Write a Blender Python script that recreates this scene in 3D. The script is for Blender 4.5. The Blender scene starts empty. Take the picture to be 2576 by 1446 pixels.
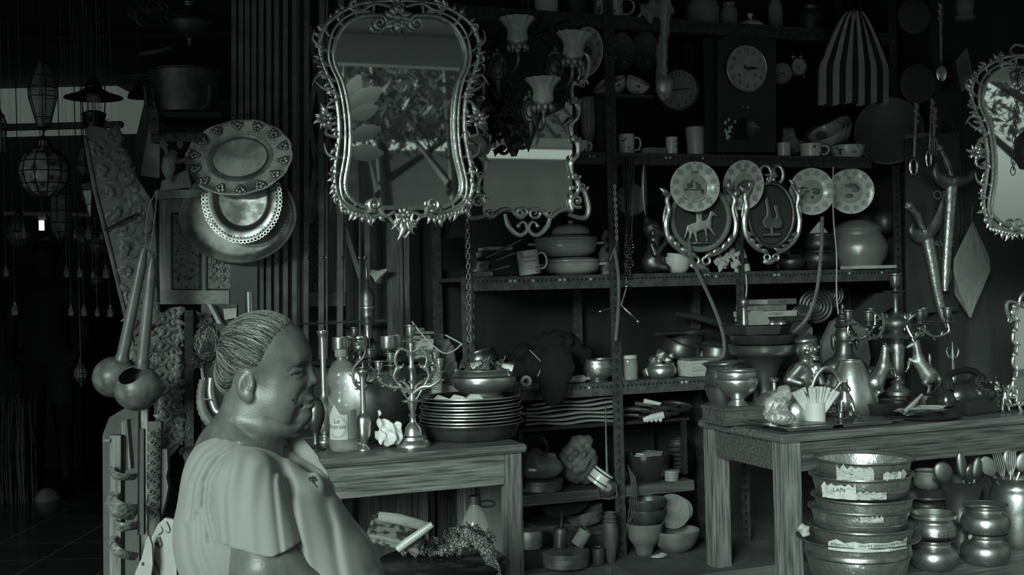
import bpy, bmesh, math, random
import numpy as np
from math import sin, cos, pi, radians as R
from mathutils import Vector, Matrix, Euler, noise as mnoise
C = bpy.context.scene.collection
scene = bpy.context.scene
random.seed(7)
F = 3000.0; H = 1.31; ROLL = 0.025; TH = R(21)      # focal length in pixels, eye height, camera roll, shop front direction

# ---------------------------------------------------------------- camera, sky, sun, exposure
cam_d = bpy.data.cameras.new('camera'); cam = bpy.data.objects.new('camera', cam_d); C.objects.link(cam)
cam_d.sensor_width = 36.0; cam_d.lens = F / 2576 * 36.0; cam_d.clip_start = 0.05
cam.matrix_world = Matrix.Translation((0, 0, H)) @ Matrix.Rotation(pi / 2, 4, 'X') @ Matrix.Rotation(-ROLL, 4, 'Z')
scene.camera = cam
w = bpy.data.worlds.new('sky'); scene.world = w; w.use_nodes = True
wn = w.node_tree.nodes; wl = w.node_tree.links
bg = wn['Background']; bg.inputs['Strength'].default_value = 0.52
tc = wn.new('ShaderNodeTexCoord'); sx = wn.new('ShaderNodeSeparateXYZ'); rp = wn.new('ShaderNodeValToRGB')
wl.new(tc.outputs['Generated'], sx.inputs[0]); wl.new(sx.outputs['Z'], rp.inputs[0]); wl.new(rp.outputs[0], bg.inputs[0])
rp.color_ramp.elements[0].position = 0.0; rp.color_ramp.elements[0].color = (0.22, 0.275, 0.247, 1)
rp.color_ramp.elements[1].position = 0.14; rp.color_ramp.elements[1].color = (0.80, 1.0, 0.90, 1)
sun_d = bpy.data.lights.new('sun', 'SUN'); sun_d.energy = 4.3; sun_d.angle = R(20); sun_d.color = (0.80, 1.0, 0.90)
sun = bpy.data.objects.new('sun', sun_d); C.objects.link(sun)
sun.rotation_euler = Vector((-0.38, -1.0, 0.31)).to_track_quat('Z', 'Y').to_euler()
scene.view_settings.view_transform = 'Standard'; scene.view_settings.look = 'None'
scene.view_settings.gamma = 1.0; scene.view_settings.exposure = 0.0; scene.view_settings.use_curve_mapping = False

# ---------------------------------------------------------------- placing
def P(sx_, sy_, Y):
    a = sx_ - 1288; b = sy_ - 723
    return Vector(((a - ROLL * b) * Y / F, Y, H - (b + ROLL * a) * Y / F))
def shY(px, off=0.0): return (4.739 + off) / (1 - 0.000128 * (px - 1288))
def ltY(px, off=0.0): return (4.124 + off) / (1 - 0.000128 * (px - 1288))
def rtY(px, off=0.0): return (3.84 + off) / (1 - 0.000128 * (px - 1288))
def on(px, Y, z):                      # point over pixel column px at depth Y and height z
    y = (H - z) * F / Y; x = (px - 1288) - ROLL * y
    return Vector((x * Y / F, Y, z))

# ---------------------------------------------------------------- materials
MATS = {}
def mat(name, col=0.5, rough=0.5, metal=0.0, col2=None, ns=8.0, bump=0.0, bs=40.0, stretch=None, spec=0.5, trans=0.0, alpha=1.0,
        rough2=None, emis=0.0, kind='noise', detail=6.0, lo=0.35, hi=0.65, sub=0.0, sheen=0.0):
    m = bpy.data.materials.new(name); m.use_nodes = True; MATS[name] = m
    N = m.node_tree.nodes; L = m.node_tree.links; b = N['Principled BSDF']
    c = (col, col, col, 1) if not isinstance(col, tuple) else (*col, 1)
    b.inputs['Base Color'].default_value = c
    b.inputs['Roughness'].default_value = rough; b.inputs['Metallic'].default_value = metal
    b.inputs['Specular IOR Level'].default_value = spec
    if trans: b.inputs['Transmission Weight'].default_value = trans; b.inputs['IOR'].default_value = 1.2
    if alpha < 1: b.inputs['Alpha'].default_value = alpha
    if sub: b.inputs['Subsurface Weight'].default_value = sub; b.inputs['Subsurface Radius'].default_value = (.01, .01, .01)
    if sheen: b.inputs['Sheen Weight'].default_value = sheen
    if emis: b.inputs['Emission Color'].default_value = (0.8, 1, 0.9, 1); b.inputs['Emission Strength'].default_value = emis
    co = N.new('ShaderNodeTexCoord'); mp = N.new('ShaderNodeMapping'); L.new(co.outputs['Object'], mp.inputs[0])
    if stretch: mp.inputs['Scale'].default_value = stretch
    if col2 is not None or rough2 is not None:
        if kind == 'voro':
            t = N.new('ShaderNodeTexVoronoi'); t.inputs['Scale'].default_value = ns; o = t.outputs['Distance']
        elif kind == 'wave':
            t = N.new('ShaderNodeTexWave'); t.inputs['Scale'].default_value = ns; t.inputs['Distortion'].default_value = 4; t.inputs['Detail'].default_value = 3; o = t.outputs['Fac']
        else:
            t = N.new('ShaderNodeTexNoise'); t.inputs['Scale'].default_value = ns; t.inputs['Detail'].default_value = detail; t.inputs['Roughness'].default_value = 0.6; o = t.outputs['Fac']
        L.new(mp.outputs[0], t.inputs['Vector'])
        r = N.new('ShaderNodeValToRGB'); L.new(o, r.inputs[0])
        r.color_ramp.elements[0].position = lo; r.color_ramp.elements[1].position = hi
        c2 = col2 if col2 is not None else col
        r.color_ramp.elements[0].color = c; r.color_ramp.elements[1].color = (c2, c2, c2, 1) if not isinstance(c2, tuple) else (*c2, 1)
        if col2 is not None: L.new(r.outputs[0], b.inputs['Base Color'])
        if rough2 is not None:
            mr = N.new('ShaderNodeMapRange'); mr.inputs['From Min'].default_value = lo; mr.inputs['From Max'].default_value = hi
            mr.inputs['To Min'].default_value = rough; mr.inputs['To Max'].default_value = rough2
            L.new(o, mr.inputs[0]); L.new(mr.outputs[0], b.inputs['Roughness'])
    if bump:
        t2 = N.new('ShaderNodeTexNoise'); t2.inputs['Scale'].default_value = bs; t2.inputs['Detail'].default_value = 4
        L.new(mp.outputs[0], t2.inputs['Vector'])
        bp = N.new('ShaderNodeBump'); bp.inputs['Strength'].default_value = min(1, bump); bp.inputs['Distance'].default_value = 0.004 * max(1, bump)
        L.new(t2.outputs['Fac'], bp.inputs['Height']); L.new(bp.outputs[0], b.inputs['Normal'])
    return m
brass = mat('brass', 0.38, 0.28, 0.9, col2=0.14, ns=14, rough2=0.5, bump=0.12, bs=60)
brass_lt = mat('brass_light', 0.62, 0.26, 0.9, col2=0.36, ns=18, rough2=0.42, bump=0.12, bs=70)
brass_eng = mat('brass_engraved', 0.50, 0.30, 0.88, col2=0.24, ns=45, rough2=0.48, bump=0.55, bs=75)
brass_dk = mat('brass_dark', 0.16, 0.34, 0.85, col2=0.07, ns=10, rough2=0.55, bump=0.2, bs=60)
brass_old = mat('brass_stained', 0.13, 0.42, 0.7, col2=0.38, ns=9, rough2=0.5, bump=0.15, bs=50, lo=0.42, hi=0.62)
iron = mat('iron', 0.10, 0.45, 0.6, col2=0.05, ns=20, bump=0.2, bs=60)
iron_dk = mat('iron_dark', 0.03, 0.5, 0.4, col2=0.015, ns=20, bump=0.2)
steel = mat('steel_angle', 0.12, 0.5, 0.4, col2=0.055, ns=30, bump=0.15, bs=120)
steel_dk = mat('steel_rusty', 0.07, 0.55, 0.3, col2=0.03, ns=45, bump=0.4, bs=120)
chrome = mat('chrome', 0.75, 0.15, 1.0)
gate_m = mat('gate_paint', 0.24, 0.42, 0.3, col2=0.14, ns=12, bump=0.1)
silver = mat('antique_silver', 0.62, 0.30, 0.85, col2=0.34, ns=30, rough2=0.42, bump=0.3, bs=120)
mirror_m = mat('mirror_glass', 0.90, 0.02, 1.0)
def wood(name, a, b, axis='X', rough=0.6, bump=0.5, s=1.0):
    st = {'X': (0.05, 1, 1), 'Y': (1, 0.05, 1), 'Z': (1, 1, 0.05)}[axis]
    return mat(name, a, rough, 0, col2=b, ns=95 * s, stretch=st, bump=bump, bs=90 * s, lo=0.36, hi=0.64, detail=8)
wood_x = wood('worn_wood_x', 0.035, 0.20, 'X'); wood_z = wood('worn_wood_z', 0.04, 0.19, 'Z')
wood_top = wood('table_top_wood', 0.05, 0.14, 'X', 0.42); wood_dk = wood('dark_wood', 0.035, 0.075, 'Z')
wood_dkx = wood('dark_wood_x', 0.03, 0.09, 'X'); wood_cab = wood('cabinet_wood', 0.32, 0.48, 'Z', 0.5, 0.25)
wood_cabx = wood('cabinet_wood_x', 0.32, 0.48, 'X', 0.5, 0.25); wood_post = wood('post_wood', 0.07, 0.18, 'Z', 0.6)
wood_shade = wood('shaded_wood_x', 0.02, 0.10, 'X')  # worn wood in a darker copy, shade of the right table put into the colour
carved_dk = mat('carved_ground', 0.035, 0.6, 0, col2=0.06, ns=12)
plate_m = mat('plate_glaze', 0.68, 0.2, 0, col2=0.60, ns=6)
carved = mat('carved_wood', 0.07, 0.5, 0, col2=0.17, ns=12, bump=0.5, bs=70)
black = mat('black', 0.012, 0.5); black_gl = mat('black_gloss', 0.018, 0.22)
blackcl = mat('black_cloth', 0.010, 0.9, spec=0.2, bump=0.3, bs=60)
ceramic = mat('ceramic', 0.60, 0.25, 0, col2=0.52, ns=6, bump=0.03)
ceramic_pr = mat('floral_ceramic', 0.60, 0.25, 0, col2=0.12, ns=34, lo=0.60, hi=0.64, detail=2)
paper = mat('paper', 0.50, 0.85, 0, col2=0.38, ns=25, bump=0.2, bs=120); paper_dk = mat('paper_grey', 0.24, 0.85, 0, col2=0.15, ns=25)
ink = mat('ink', 0.02, 0.7); ink2 = mat('print_grey', 0.13, 0.6); picture = mat('printed_picture', 0.42, 0.4, 0, col2=0.08, ns=38, lo=0.42, hi=0.62)
plastic = mat('clear_film', 0.7, 0.18, 0, alpha=0.22, bump=1.0, bs=45, spec=0.9)
plastic_w = mat('white_film', 0.72, 0.35, 0, alpha=0.86, bump=1.0, bs=30, spec=0.6, sub=0.2)
clearp = mat('clear_bottle', 0.6, 0.05, 0, alpha=0.17, spec=1.0)
water_m = mat('water', 0.4, 0.02, 0, alpha=0.08, spec=0.8)
glass_m = mat('glass', 0.45, 0.08, 0, alpha=0.25, spec=0.9)
frosted = mat('frosted_glass', 0.42, 0.5, 0, col2=0.32, ns=60, bump=0.3, bs=150, sub=0.2)
gourd = mat('coconut_shell', 0.05, 0.40, 0, col2=0.17, ns=16, bump=0.2, bs=40)
ham_wood = mat('stick_wood', 0.08, 0.38, 0, col2=0.16, ns=10, bump=0.1)
rock = mat('pottery', 0.13, 0.6, 0, col2=0.07, ns=12, bump=0.5, bs=50)
tin = mat('old_tin', 0.20, 0.5, 0.4, col2=0.09, ns=22, bump=0.2)
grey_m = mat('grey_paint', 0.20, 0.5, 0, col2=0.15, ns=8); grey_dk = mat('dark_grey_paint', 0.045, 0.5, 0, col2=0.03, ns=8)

# ---------------------------------------------------------------- mesh builder
class MB:
    def __init__(s): s.v = []; s.f = []; s.m = []; s.M = Matrix.Identity(4); s.mi = 0
    def _a(s, vs, fs):
        n = len(s.v); M = s.M
        s.v += [tuple(M @ Vector(v)) for v in vs]; s.f += [tuple(i + n for i in f) for f in fs]; s.m += [s.mi] * len(fs); return s
    def at(s, loc=(0, 0, 0), rot=(0, 0, 0), sc=1.0):
        s.M = Matrix.Translation(loc) @ Euler(rot).to_matrix().to_4x4() @ (Matrix.Scale(sc, 4) if not isinstance(sc, tuple) else Matrix.Diagonal((*sc, 1))); return s
    def box(s, c, d, r=(0, 0, 0), b=0.0):
        E = Euler(r).to_matrix(); c = Vector(c); x, y, z = d[0] / 2, d[1] / 2, d[2] / 2
        if b <= 0:
            vs = [c + E @ Vector((i * x, j * y, k * z)) for i in (-1, 1) for j in (-1, 1) for k in (-1, 1)]
            return s._a(vs, [(0, 1, 3, 2), (4, 6, 7, 5), (0, 4, 5, 1), (2, 3, 7, 6), (0, 2, 6, 4), (1, 5, 7, 3)])
        bm = bmesh.new(); bmesh.ops.create_cube(bm, size=1)
        for v in bm.verts: v.co = Vector((v.co.x * 2 * x, v.co.y * 2 * y, v.co.z * 2 * z))
        bmesh.ops.bevel(bm, geom=bm.edges[:], offset=b, segments=2, affect='EDGES')
        bm.verts.index_update(); r_ = s._a([c + E @ v.co for v in bm.verts], [[v.index for v in f.verts] for f in bm.faces]); bm.free(); return r_
    def lathe(s, prof, n=32, wob=None, close=False):
        vs = []; fs = []; k = len(prof)
        for i in range(n):
            a = 2 * pi * i / n
            for j, (r, z) in enumerate(prof):
                rr = r * (wob(a, j, z) if wob else 1)
                vs.append((rr * cos(a), rr * sin(a), z))
        for i in range(n):
            i2 = (i + 1) % n
            for j in range(k - 1): fs.append((i * k + j, i2 * k + j, i2 * k + j + 1, i * k + j + 1))
            if close: fs.append((i * k + k - 1, i2 * k + k - 1, i2 * k, i * k))
        return s._a(vs, fs)
    def tube(s, pts, r, n=8, cap=True, flat=1.0):
        pts = [Vector(p) for p in pts]; k = len(pts)
        rs = r if isinstance(r, (list, tuple)) else [r] * k
        if len(rs) != k: rs = [rs[min(len(rs) - 1, int(i * len(rs) / k))] for i in range(k)]
        vs = []; fs = []; up = None
        for i, p in enumerate(pts):
            t = (pts[min(i + 1, k - 1)] - pts[max(i - 1, 0)]); t = t.normalized() if t.length > 1e-9 else Vector((0, 0, 1))
            if up is None: up = Vector((0, 1, 0)) if abs(t.y) < .9 else Vector((1, 0, 0))
            u = (up - t * up.dot(t)); u = u.normalized() if u.length > 1e-6 else t.orthogonal().normalized()
            up = u; q = t.cross(u)
            for j in range(n):
                a = 2 * pi * j / n; vs.append(p + (u * cos(a) * flat + q * sin(a)) * rs[i])
        for i in range(k - 1):
            for j in range(n): fs.append((i * n + j, i * n + (j + 1) % n, (i + 1) * n + (j + 1) % n, (i + 1) * n + j))
        if cap: fs += [tuple(range(n - 1, -1, -1)), tuple((k - 1) * n + j for j in range(n))]
        return s._a(vs, fs)
    def ell(s, c, r, n=16, rot=(0, 0, 0)):
        if not isinstance(r, (tuple, list)): r = (r, r, r)
        E = Euler(rot).to_matrix(); m = max(6, n // 2); vs = [Vector(c) + E @ Vector((0, 0, -r[2]))]; fs = []
        for j in range(1, m):
            a = -pi / 2 + pi * j / m
            for i in range(n): vs.append(Vector(c) + E @ Vector((r[0] * cos(a) * cos(2 * pi * i / n), r[1] * cos(a) * sin(2 * pi * i / n), r[2] * sin(a))))
        vs.append(Vector(c) + E @ Vector((0, 0, r[2]))); L = len(vs) - 1
        for i in range(n):
            fs.append((0, 1 + (i + 1) % n, 1 + i)); fs.append((L, L - n + i, L - n + (i + 1) % n))
            for j in range(m - 2): fs.append((1 + j * n + i, 1 + j * n + (i + 1) % n, 1 + (j + 1) * n + (i + 1) % n, 1 + (j + 1) * n + i))
        return s._a(vs, fs)
    def prism(s, poly, y0, y1):           # polygon in x,z extruded over y
        n = len(poly); vs = [(x, y0, z) for x, z in poly] + [(x, y1, z) for x, z in poly]
        return s._a(vs, [tuple(range(n)), tuple(range(2 * n - 1, n - 1, -1))] + [(i, i + n, (i + 1) % n + n, (i + 1) % n) for i in range(n)])
    def ring(s, c, R0, r, n=24, m=8, rot=(0, 0, 0), sx=1.0, sz=1.0):   # torus in x,z plane
        E = Euler(rot).to_matrix(); pts = [Vector(c) + E @ Vector((R0 * sx * cos(2 * pi * i / n), 0, R0 * sz * sin(2 * pi * i / n))) for i in range(n + 1)]
        return s.tube(pts, r, m, cap=False)
    def build(s, name, m, parent=None, smooth=True, ang=40):
        me = bpy.data.meshes.new(name); me.from_pydata(s.v, [], s.f)
        ms = m if isinstance(m, (list, tuple)) else [m]
        for q in ms: me.materials.append(q)
        if len(ms) > 1: me.polygons.foreach_set('material_index', [min(i, len(ms) - 1) for i in s.m])
        return link(name, me, parent, smooth, ang)
def link(name, me, parent=None, smooth=True, ang=40):
    bm = bmesh.new(); bm.from_mesh(me); bmesh.ops.recalc_face_normals(bm, faces=bm.faces); bm.to_mesh(me); bm.free()
    if smooth:
        me.shade_smooth(); me.set_sharp_from_angle(angle=R(ang))
    o = bpy.data.objects.new(name, me); C.objects.link(o)
    if parent is not None: o.parent = parent
    return o
def tag(o, label=None, cat=None, group=None, kind=None):
    if label: o['label'] = label
    if cat: o['category'] = cat
    if group: o['group'] = group
    if kind: o['kind'] = kind
    return o
def thing(name, label, cat, loc=(0, 0, 0), rot=(0, 0, 0), group=None):
    o = bpy.data.objects.new(name, None); C.objects.link(o); o.empty_display_size = 0.02
    o.location = loc; o.rotation_euler = rot; return tag(o, label, cat, group)
def single(mb, name, label, cat, m, loc=(0, 0, 0), rot=(0, 0, 0), group=None, **k):
    o = mb.build(name, m, **k); o.location = loc; o.rotation_euler = rot; return tag(o, label, cat, group)
def copy_tree(o, parent=None, **kw):
    c = o.copy(); C.objects.link(c)
    if parent is not None: c.parent = parent
    for ch in list(o.children): copy_tree(ch, c)
    return c
def dup(o, loc, rot=None, label=None, sc=None):
    c = copy_tree(o); c.location = loc
    if rot is not None: c.rotation_euler = rot
    if label: c['label'] = label
    if sc: c.scale = (sc, sc, sc)
    return c
def struct(mb, name, m, **k): return tag(mb.build(name, m, **k), kind='structure')
def text_mesh(txt, size, align='CENTER', ext=0.0):
    cu = bpy.data.curves.new('t', 'FONT'); cu.body = txt; cu.size = size; cu.align_x = align; cu.align_y = 'CENTER'; cu.extrude = ext
    o = bpy.data.objects.new('t', cu); C.objects.link(o); dg = bpy.context.evaluated_depsgraph_get()
    me = bpy.data.meshes.new_from_object(o.evaluated_get(dg)); bpy.data.objects.remove(o); bpy.data.curves.remove(cu)
    vs = [tuple(v.co) for v in me.vertices]; fs = [tuple(p.vertices) for p in me.polygons]; bpy.data.meshes.remove(me); return vs, fs
def put_text(mb, txt, size, c, rx=pi / 2, rz=0.0, ry=0.0, bend=None, mi=1, flip=False):
    vs, fs = text_mesh(txt, size); E = (Matrix.Rotation(rz, 3, 'Z') @ Matrix.Rotation(ry, 3, 'Y') @ Matrix.Rotation(rx, 3, 'X'))
    old = mb.mi; mb.mi = mi
    if bend: mb._a([Vector(c) + Vector((bend * sin(v[0] / bend), -bend * cos(v[0] / bend), v[1])) for v in vs], fs)   # wrap round a vertical cylinder
    else: mb._a([Vector(c) + E @ Vector(((-v[0] if flip else v[0]), v[1], 0)) for v in vs], fs)
    mb.mi = old; return mb
def spline(pts, n=8, closed=False):
    pts = [Vector(p) if len(p) == 3 else Vector((p[0], 0, p[1])) for p in pts]; out = []; m = len(pts)
    for i in range(m if closed else m - 1):
        p0 = pts[(i - 1) % m] if closed or i > 0 else pts[0]; p1 = pts[i]; p2 = pts[(i + 1) % m]; p3 = pts[(i + 2) % m] if closed or i + 2 < m else pts[-1]
        for k in range(n):
            t = k / n; out.append(0.5 * ((2 * p1) + (p2 - p0) * t + (2 * p0 - 5 * p1 + 4 * p2 - p3) * t * t + (3 * p1 - p0 - 3 * p2 + p3) * t ** 3))
    out.append(pts[0] if closed else pts[-1]); return out
def shell(prof, t):                        # closed outer + inner wall profile of an open vessel, from the bottom centre to the rim and back
    out = list(prof)
    inner = [(max(0.0, r - t), z + (t if i == 0 else 0)) for i, (r, z) in enumerate(prof)][::-1]
    inner = [(r, z) for (r, z) in inner if r > 0 and z > prof[0][1] + t]
    return [(0.0, prof[0][1])] + out + [(max(0.0, prof[-1][0] - t * .5), prof[-1][1] + t * .3)] + inner + [(0.0, prof[0][1] + t * 1.2)]
def smoothprof(p, n=4):
    q = spline([(a, b) for a, b in p], n); return [(max(0, v.x), v.z) for v in q]
def vessel(name, label, cat, px, Y, z, prof, m=None, rot=(0, 0, 0), group=None, open_=True, n=36, t=1.6, sm=True, parts=(), wob=None, k=None):
    """a turned vessel; prof in photo pixels (radius, height) from the bottom up; parts = (name, profile, material)"""
    k = k or Y / F; pr = [(a * k, b * k) for a, b in prof]
    if sm: pr = smoothprof(pr, 4)
    if open_: pr = shell(pr, t * k)
    else: pr = [(0, pr[0][1])] + pr + [(0, pr[-1][1])]
    mb = MB().lathe(pr, n, wob)
    if not parts: return single(mb, name, label, cat, m or brass, on(px, Y, z), rot, group)
    e = thing(name, label, cat, on(px, Y, z), rot, group); mb.build('body', m or brass, e)
    for pn, pp, pm in parts:
        MB().lathe([(a * k, b * k) for a, b in pp], n).build(pn, pm or m or brass, e)
    return e

# ---------------------------------------------------------------- implicit surfaces (surface nets) for bodies, bags and figures
def snet(f, lo, hi, h):
    ax = [np.arange(lo[i], hi[i] + h, h, dtype=np.float32) for i in range(3)]
    X, Y_, Z = np.meshgrid(*ax, indexing='ij'); V = f(X, Y_, Z).astype(np.float32); ins = V < 0
    sh = [d - 1 for d in V.shape]; acc = np.zeros(sh + [3], np.float32); cnt = np.zeros(sh, np.float32)
    co = [(i, j, k) for i in (0, 1) for j in (0, 1) for k in (0, 1)]
    def sl(A, o): return A[o[0]:o[0] + sh[0], o[1]:o[1] + sh[1], o[2]:o[2] + sh[2]]
    for a in co:
        for d in range(3):
            if a[d] == 0:
                b = tuple(a[i] + (i == d) for i in range(3)); va = sl(V, a); vb = sl(V, b); x = sl(ins, a) != sl(ins, b)
                t = np.where(x, va / np.where(va - vb == 0, 1, va - vb), 0)
                for c in range(3): acc[..., c] += np.where(x, a[c] + (t if c == d else 0), 0)
                cnt += x
    on_ = cnt > 0; idx = -np.ones(sh, np.int64); idx[on_] = np.arange(on_.sum())
    g = np.argwhere(on_); pos = (g + acc[on_] / cnt[on_][:, None]) * h + np.array(lo, np.float32)
    fs = []
    for d in range(3):
        e1, e2 = [i for i in range(3) if i != d]
        A = ins[tuple(slice(0, -1) if i == d else slice(1, -1) for i in range(3))]; B = ins[tuple(slice(1, None) if i == d else slice(1, -1) for i in range(3))]
        q = np.argwhere(A != B)
        if len(q) == 0: continue
        s_ = A[A != B]; q[:, e1] += 1; q[:, e2] += 1
        def g_(o1, o2):
            r = q.copy(); r[:, e1] += o1; r[:, e2] += o2; return idx[r[:, 0], r[:, 1], r[:, 2]]
        qs = np.stack([g_(-1, -1), g_(0, -1), g_(0, 0), g_(-1, 0)], 1); qs[s_] = qs[s_][:, ::-1]; fs.append(qs)
    return pos, np.concatenate(fs)
def smin(a, b, k): h_ = np.clip(0.5 + 0.5 * (b - a) / k, 0, 1); return b * (1 - h_) + a * h_ - k * h_ * (1 - h_)
def smax(a, b, k): return -smin(-a, -b, k)
def sE(X, Y, Z, c, r, ang=0.0):            # ellipsoid, turned by ang in the x,z plane
    dx, dy, dz = X - c[0], Y - c[1], Z - c[2]
    if ang: ca, sa = cos(ang), sin(ang); dx, dz = dx * ca + dz * sa, -dx * sa + dz * ca
    q = np.sqrt((dx / r[0]) ** 2 + (dy / r[1]) ** 2 + (dz / r[2]) ** 2); return (q - 1) * min(r)
def sC(X, Y, Z, a, b, ra, rb=None):        # tapered capsule
    rb = ra if rb is None else rb; a = np.array(a, float); b = np.array(b, float); ab = b - a; L = (ab ** 2).sum()
    t = np.clip(((X - a[0]) * ab[0] + (Y - a[1]) * ab[1] + (Z - a[2]) * ab[2]) / L, 0, 1)
    return np.sqrt((X - a[0] - t * ab[0]) ** 2 + (Y - a[1] - t * ab[1]) ** 2 + (Z - a[2] - t * ab[2]) ** 2) - (ra + (rb - ra) * t)
def poly2(X, Z, pts):                      # distance to a polyline in the x,z plane
    d = None
    for (a, b), (c, e) in zip(pts[:-1], pts[1:]):
        l2 = (c - a) ** 2 + (e - b) ** 2; t = np.clip(((X - a) * (c - a) + (Z - b) * (e - b)) / l2, 0, 1)
        q = (X - a - t * (c - a)) ** 2 + (Z - b - t * (e - b)) ** 2; d = q if d is None else np.minimum(d, q)
    return np.sqrt(d)
def groove(d, X, Z, pts, depth, wd, mask=1.0): return d + depth * np.exp(-(poly2(X, Z, pts) / wd) ** 2) * mask
def sdf_obj(f, lo, hi, h, name, m, parent=None, k=1.0, org=(0, 0, 0), smooth_it=1, roll=False):
    pos, fs = snet(f, lo, hi, h); pos = (pos - np.array(org, np.float32)) * k
    if roll: x, z = pos[:, 0].copy(), pos[:, 2].copy(); pos[:, 0] = x + ROLL * z; pos[:, 2] = z - ROLL * x
    me = bpy.data.meshes.new(name); me.from_pydata([tuple(map(float, p)) for p in pos], [], [tuple(map(int, q)) for q in fs]); me.materials.append(m)
    if smooth_it:
        bm = bmesh.new(); bm.from_mesh(me)
        for _ in range(smooth_it): bmesh.ops.smooth_vert(bm, verts=bm.verts, factor=0.4, use_axis_x=True, use_axis_y=True, use_axis_z=True)
        bm.to_mesh(me); bm.free()
    return link(name, me, parent, True, 180)
# ================================================================ THE SETTING
CT, ST = cos(TH), sin(TH)
def shop(u, v, z): return Vector((u * CT - v * ST, u * ST + v * CT, z))     # u along the shop front, v into the shop
# shelf front plane: v0 where Y = 4.739 at x = 0
V0 = 4.739 * CT; VL = 4.124 * CT; VR = 3.84 * CT
def sbox(mb, u0, u1, v0, v1, z0, z1, b=0.0):
    c = shop((u0 + u1) / 2, (v0 + v1) / 2, (z0 + z1) / 2); return mb.box(c, (u1 - u0, v1 - v0, z1 - z0), (0, 0, TH), b)
tile = mat('floor_tile', 0.035, 0.16, 0, col2=0.02, ns=3, spec=0.6)
N = tile.node_tree.nodes; L = tile.node_tree.links
br = N.new('ShaderNodeTexBrick'); br.offset = 0; br.inputs['Scale'].default_value = 2.5; br.inputs['Brick Width'].default_value = 1; br.inputs['Row Height'].default_value = 1
br.inputs['Mortar Size'].default_value = 0.012; br.inputs['Color1'].default_value = (.03, .03, .03, 1); br.inputs['Color2'].default_value = (.022, .022, .022, 1); br.inputs['Mortar'].default_value = (.09, .09, .09, 1)
L.new(N['Mapping'].outputs[0], br.inputs['Vector']); L.new(br.outputs['Color'], N['Principled BSDF'].inputs['Base Color'])
concrete = mat('concrete', 0.30, 0.8, 0, col2=0.24, ns=5, bump=0.3, bs=20)
cement = mat('cracked_cement', 0.10, 0.7, 0, col2=0.05, ns=4, bump=0.4, bs=18)
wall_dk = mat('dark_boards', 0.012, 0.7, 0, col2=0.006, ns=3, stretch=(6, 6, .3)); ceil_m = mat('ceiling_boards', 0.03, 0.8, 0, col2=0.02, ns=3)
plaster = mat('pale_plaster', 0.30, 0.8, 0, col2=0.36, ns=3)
struct(MB().box((0, 6, -0.05), (14, 12, 0.1)), 'floor', tile, smooth=False)
struct(MB().box((0, -10, -0.08), (60, 20, 0.1)), 'ground', concrete, smooth=False)
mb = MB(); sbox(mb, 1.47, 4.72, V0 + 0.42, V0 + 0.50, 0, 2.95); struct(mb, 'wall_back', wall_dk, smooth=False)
mb = MB(); sbox(mb, 2.05, 4.6, V0 - 0.42, V0 + 0.42, 0.0, 0.195, 0.006); struct(mb, 'trim_1', cement, smooth=False)
mb = MB(); sbox(mb, 1.15, 2.05, V0 - 0.13, V0 + 0.42, 0.0, 0.195, 0.006); struct(mb, 'trim_2', cement, smooth=False)
# roof over the shop, its front edge 2.5 m before the mirrors
mb = MB(); sbox(mb, -6.5, 6, 1.0, 11, 2.95, 3.03); struct(mb, 'ceiling', ceil_m, smooth=False)
mb = MB(); sbox(mb, -6.5, 6, 0.92, 1.02, 2.50, 2.66); struct(mb, 'trim_3', mat('eave_paint', 0.9, 0.7), smooth=False)
mb = MB(); sbox(mb, -6.5, 6, 1.02, 3.2, 2.66, 2.70); struct(mb, 'trim_4', mat('eave_lining', 0.45, 0.8), smooth=False)
# the room at the left: far wall with a pale band, side walls
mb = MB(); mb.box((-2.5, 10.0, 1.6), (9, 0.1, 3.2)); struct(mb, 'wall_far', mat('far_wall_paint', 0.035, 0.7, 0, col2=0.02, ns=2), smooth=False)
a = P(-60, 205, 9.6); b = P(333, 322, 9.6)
mb = MB(); mb.box(((a.x + b.x) / 2, 9.6, (a.z + b.z) / 2), (b.x - a.x, 0.7, a.z - b.z)); struct(mb, 'wall_glow_band', mat('band_glow', .3, .6, 0, col2=.4, ns=3, emis=.075), smooth=False)  # glow added to the pale wall band, in place of light falling on it
mb = MB(); mb.box(((a.x + b.x) / 2, 9.22, b.z - 0.025), (b.x - a.x + .1, 0.06, 0.05), b=0.01); struct(mb, 'trim_6', grey_m, smooth=False)
mb = MB(); a = P(-80, 100, 7.5); mb.box((a.x + 1.2, 7.5, a.z), (3.2, 0.12, 0.05)); struct(mb, 'trim_7', mat('joist', 0.012, 0.8), smooth=False)
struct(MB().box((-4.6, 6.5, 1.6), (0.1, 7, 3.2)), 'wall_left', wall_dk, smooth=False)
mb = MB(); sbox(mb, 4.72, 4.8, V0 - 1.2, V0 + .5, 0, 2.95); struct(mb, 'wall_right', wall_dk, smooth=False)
mb = MB(); mb.box((-0.62, 7.75, 1.5), (0.1, 4.5, 3.0)); struct(mb, 'wall_middle', wall_dk, smooth=False)
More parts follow.
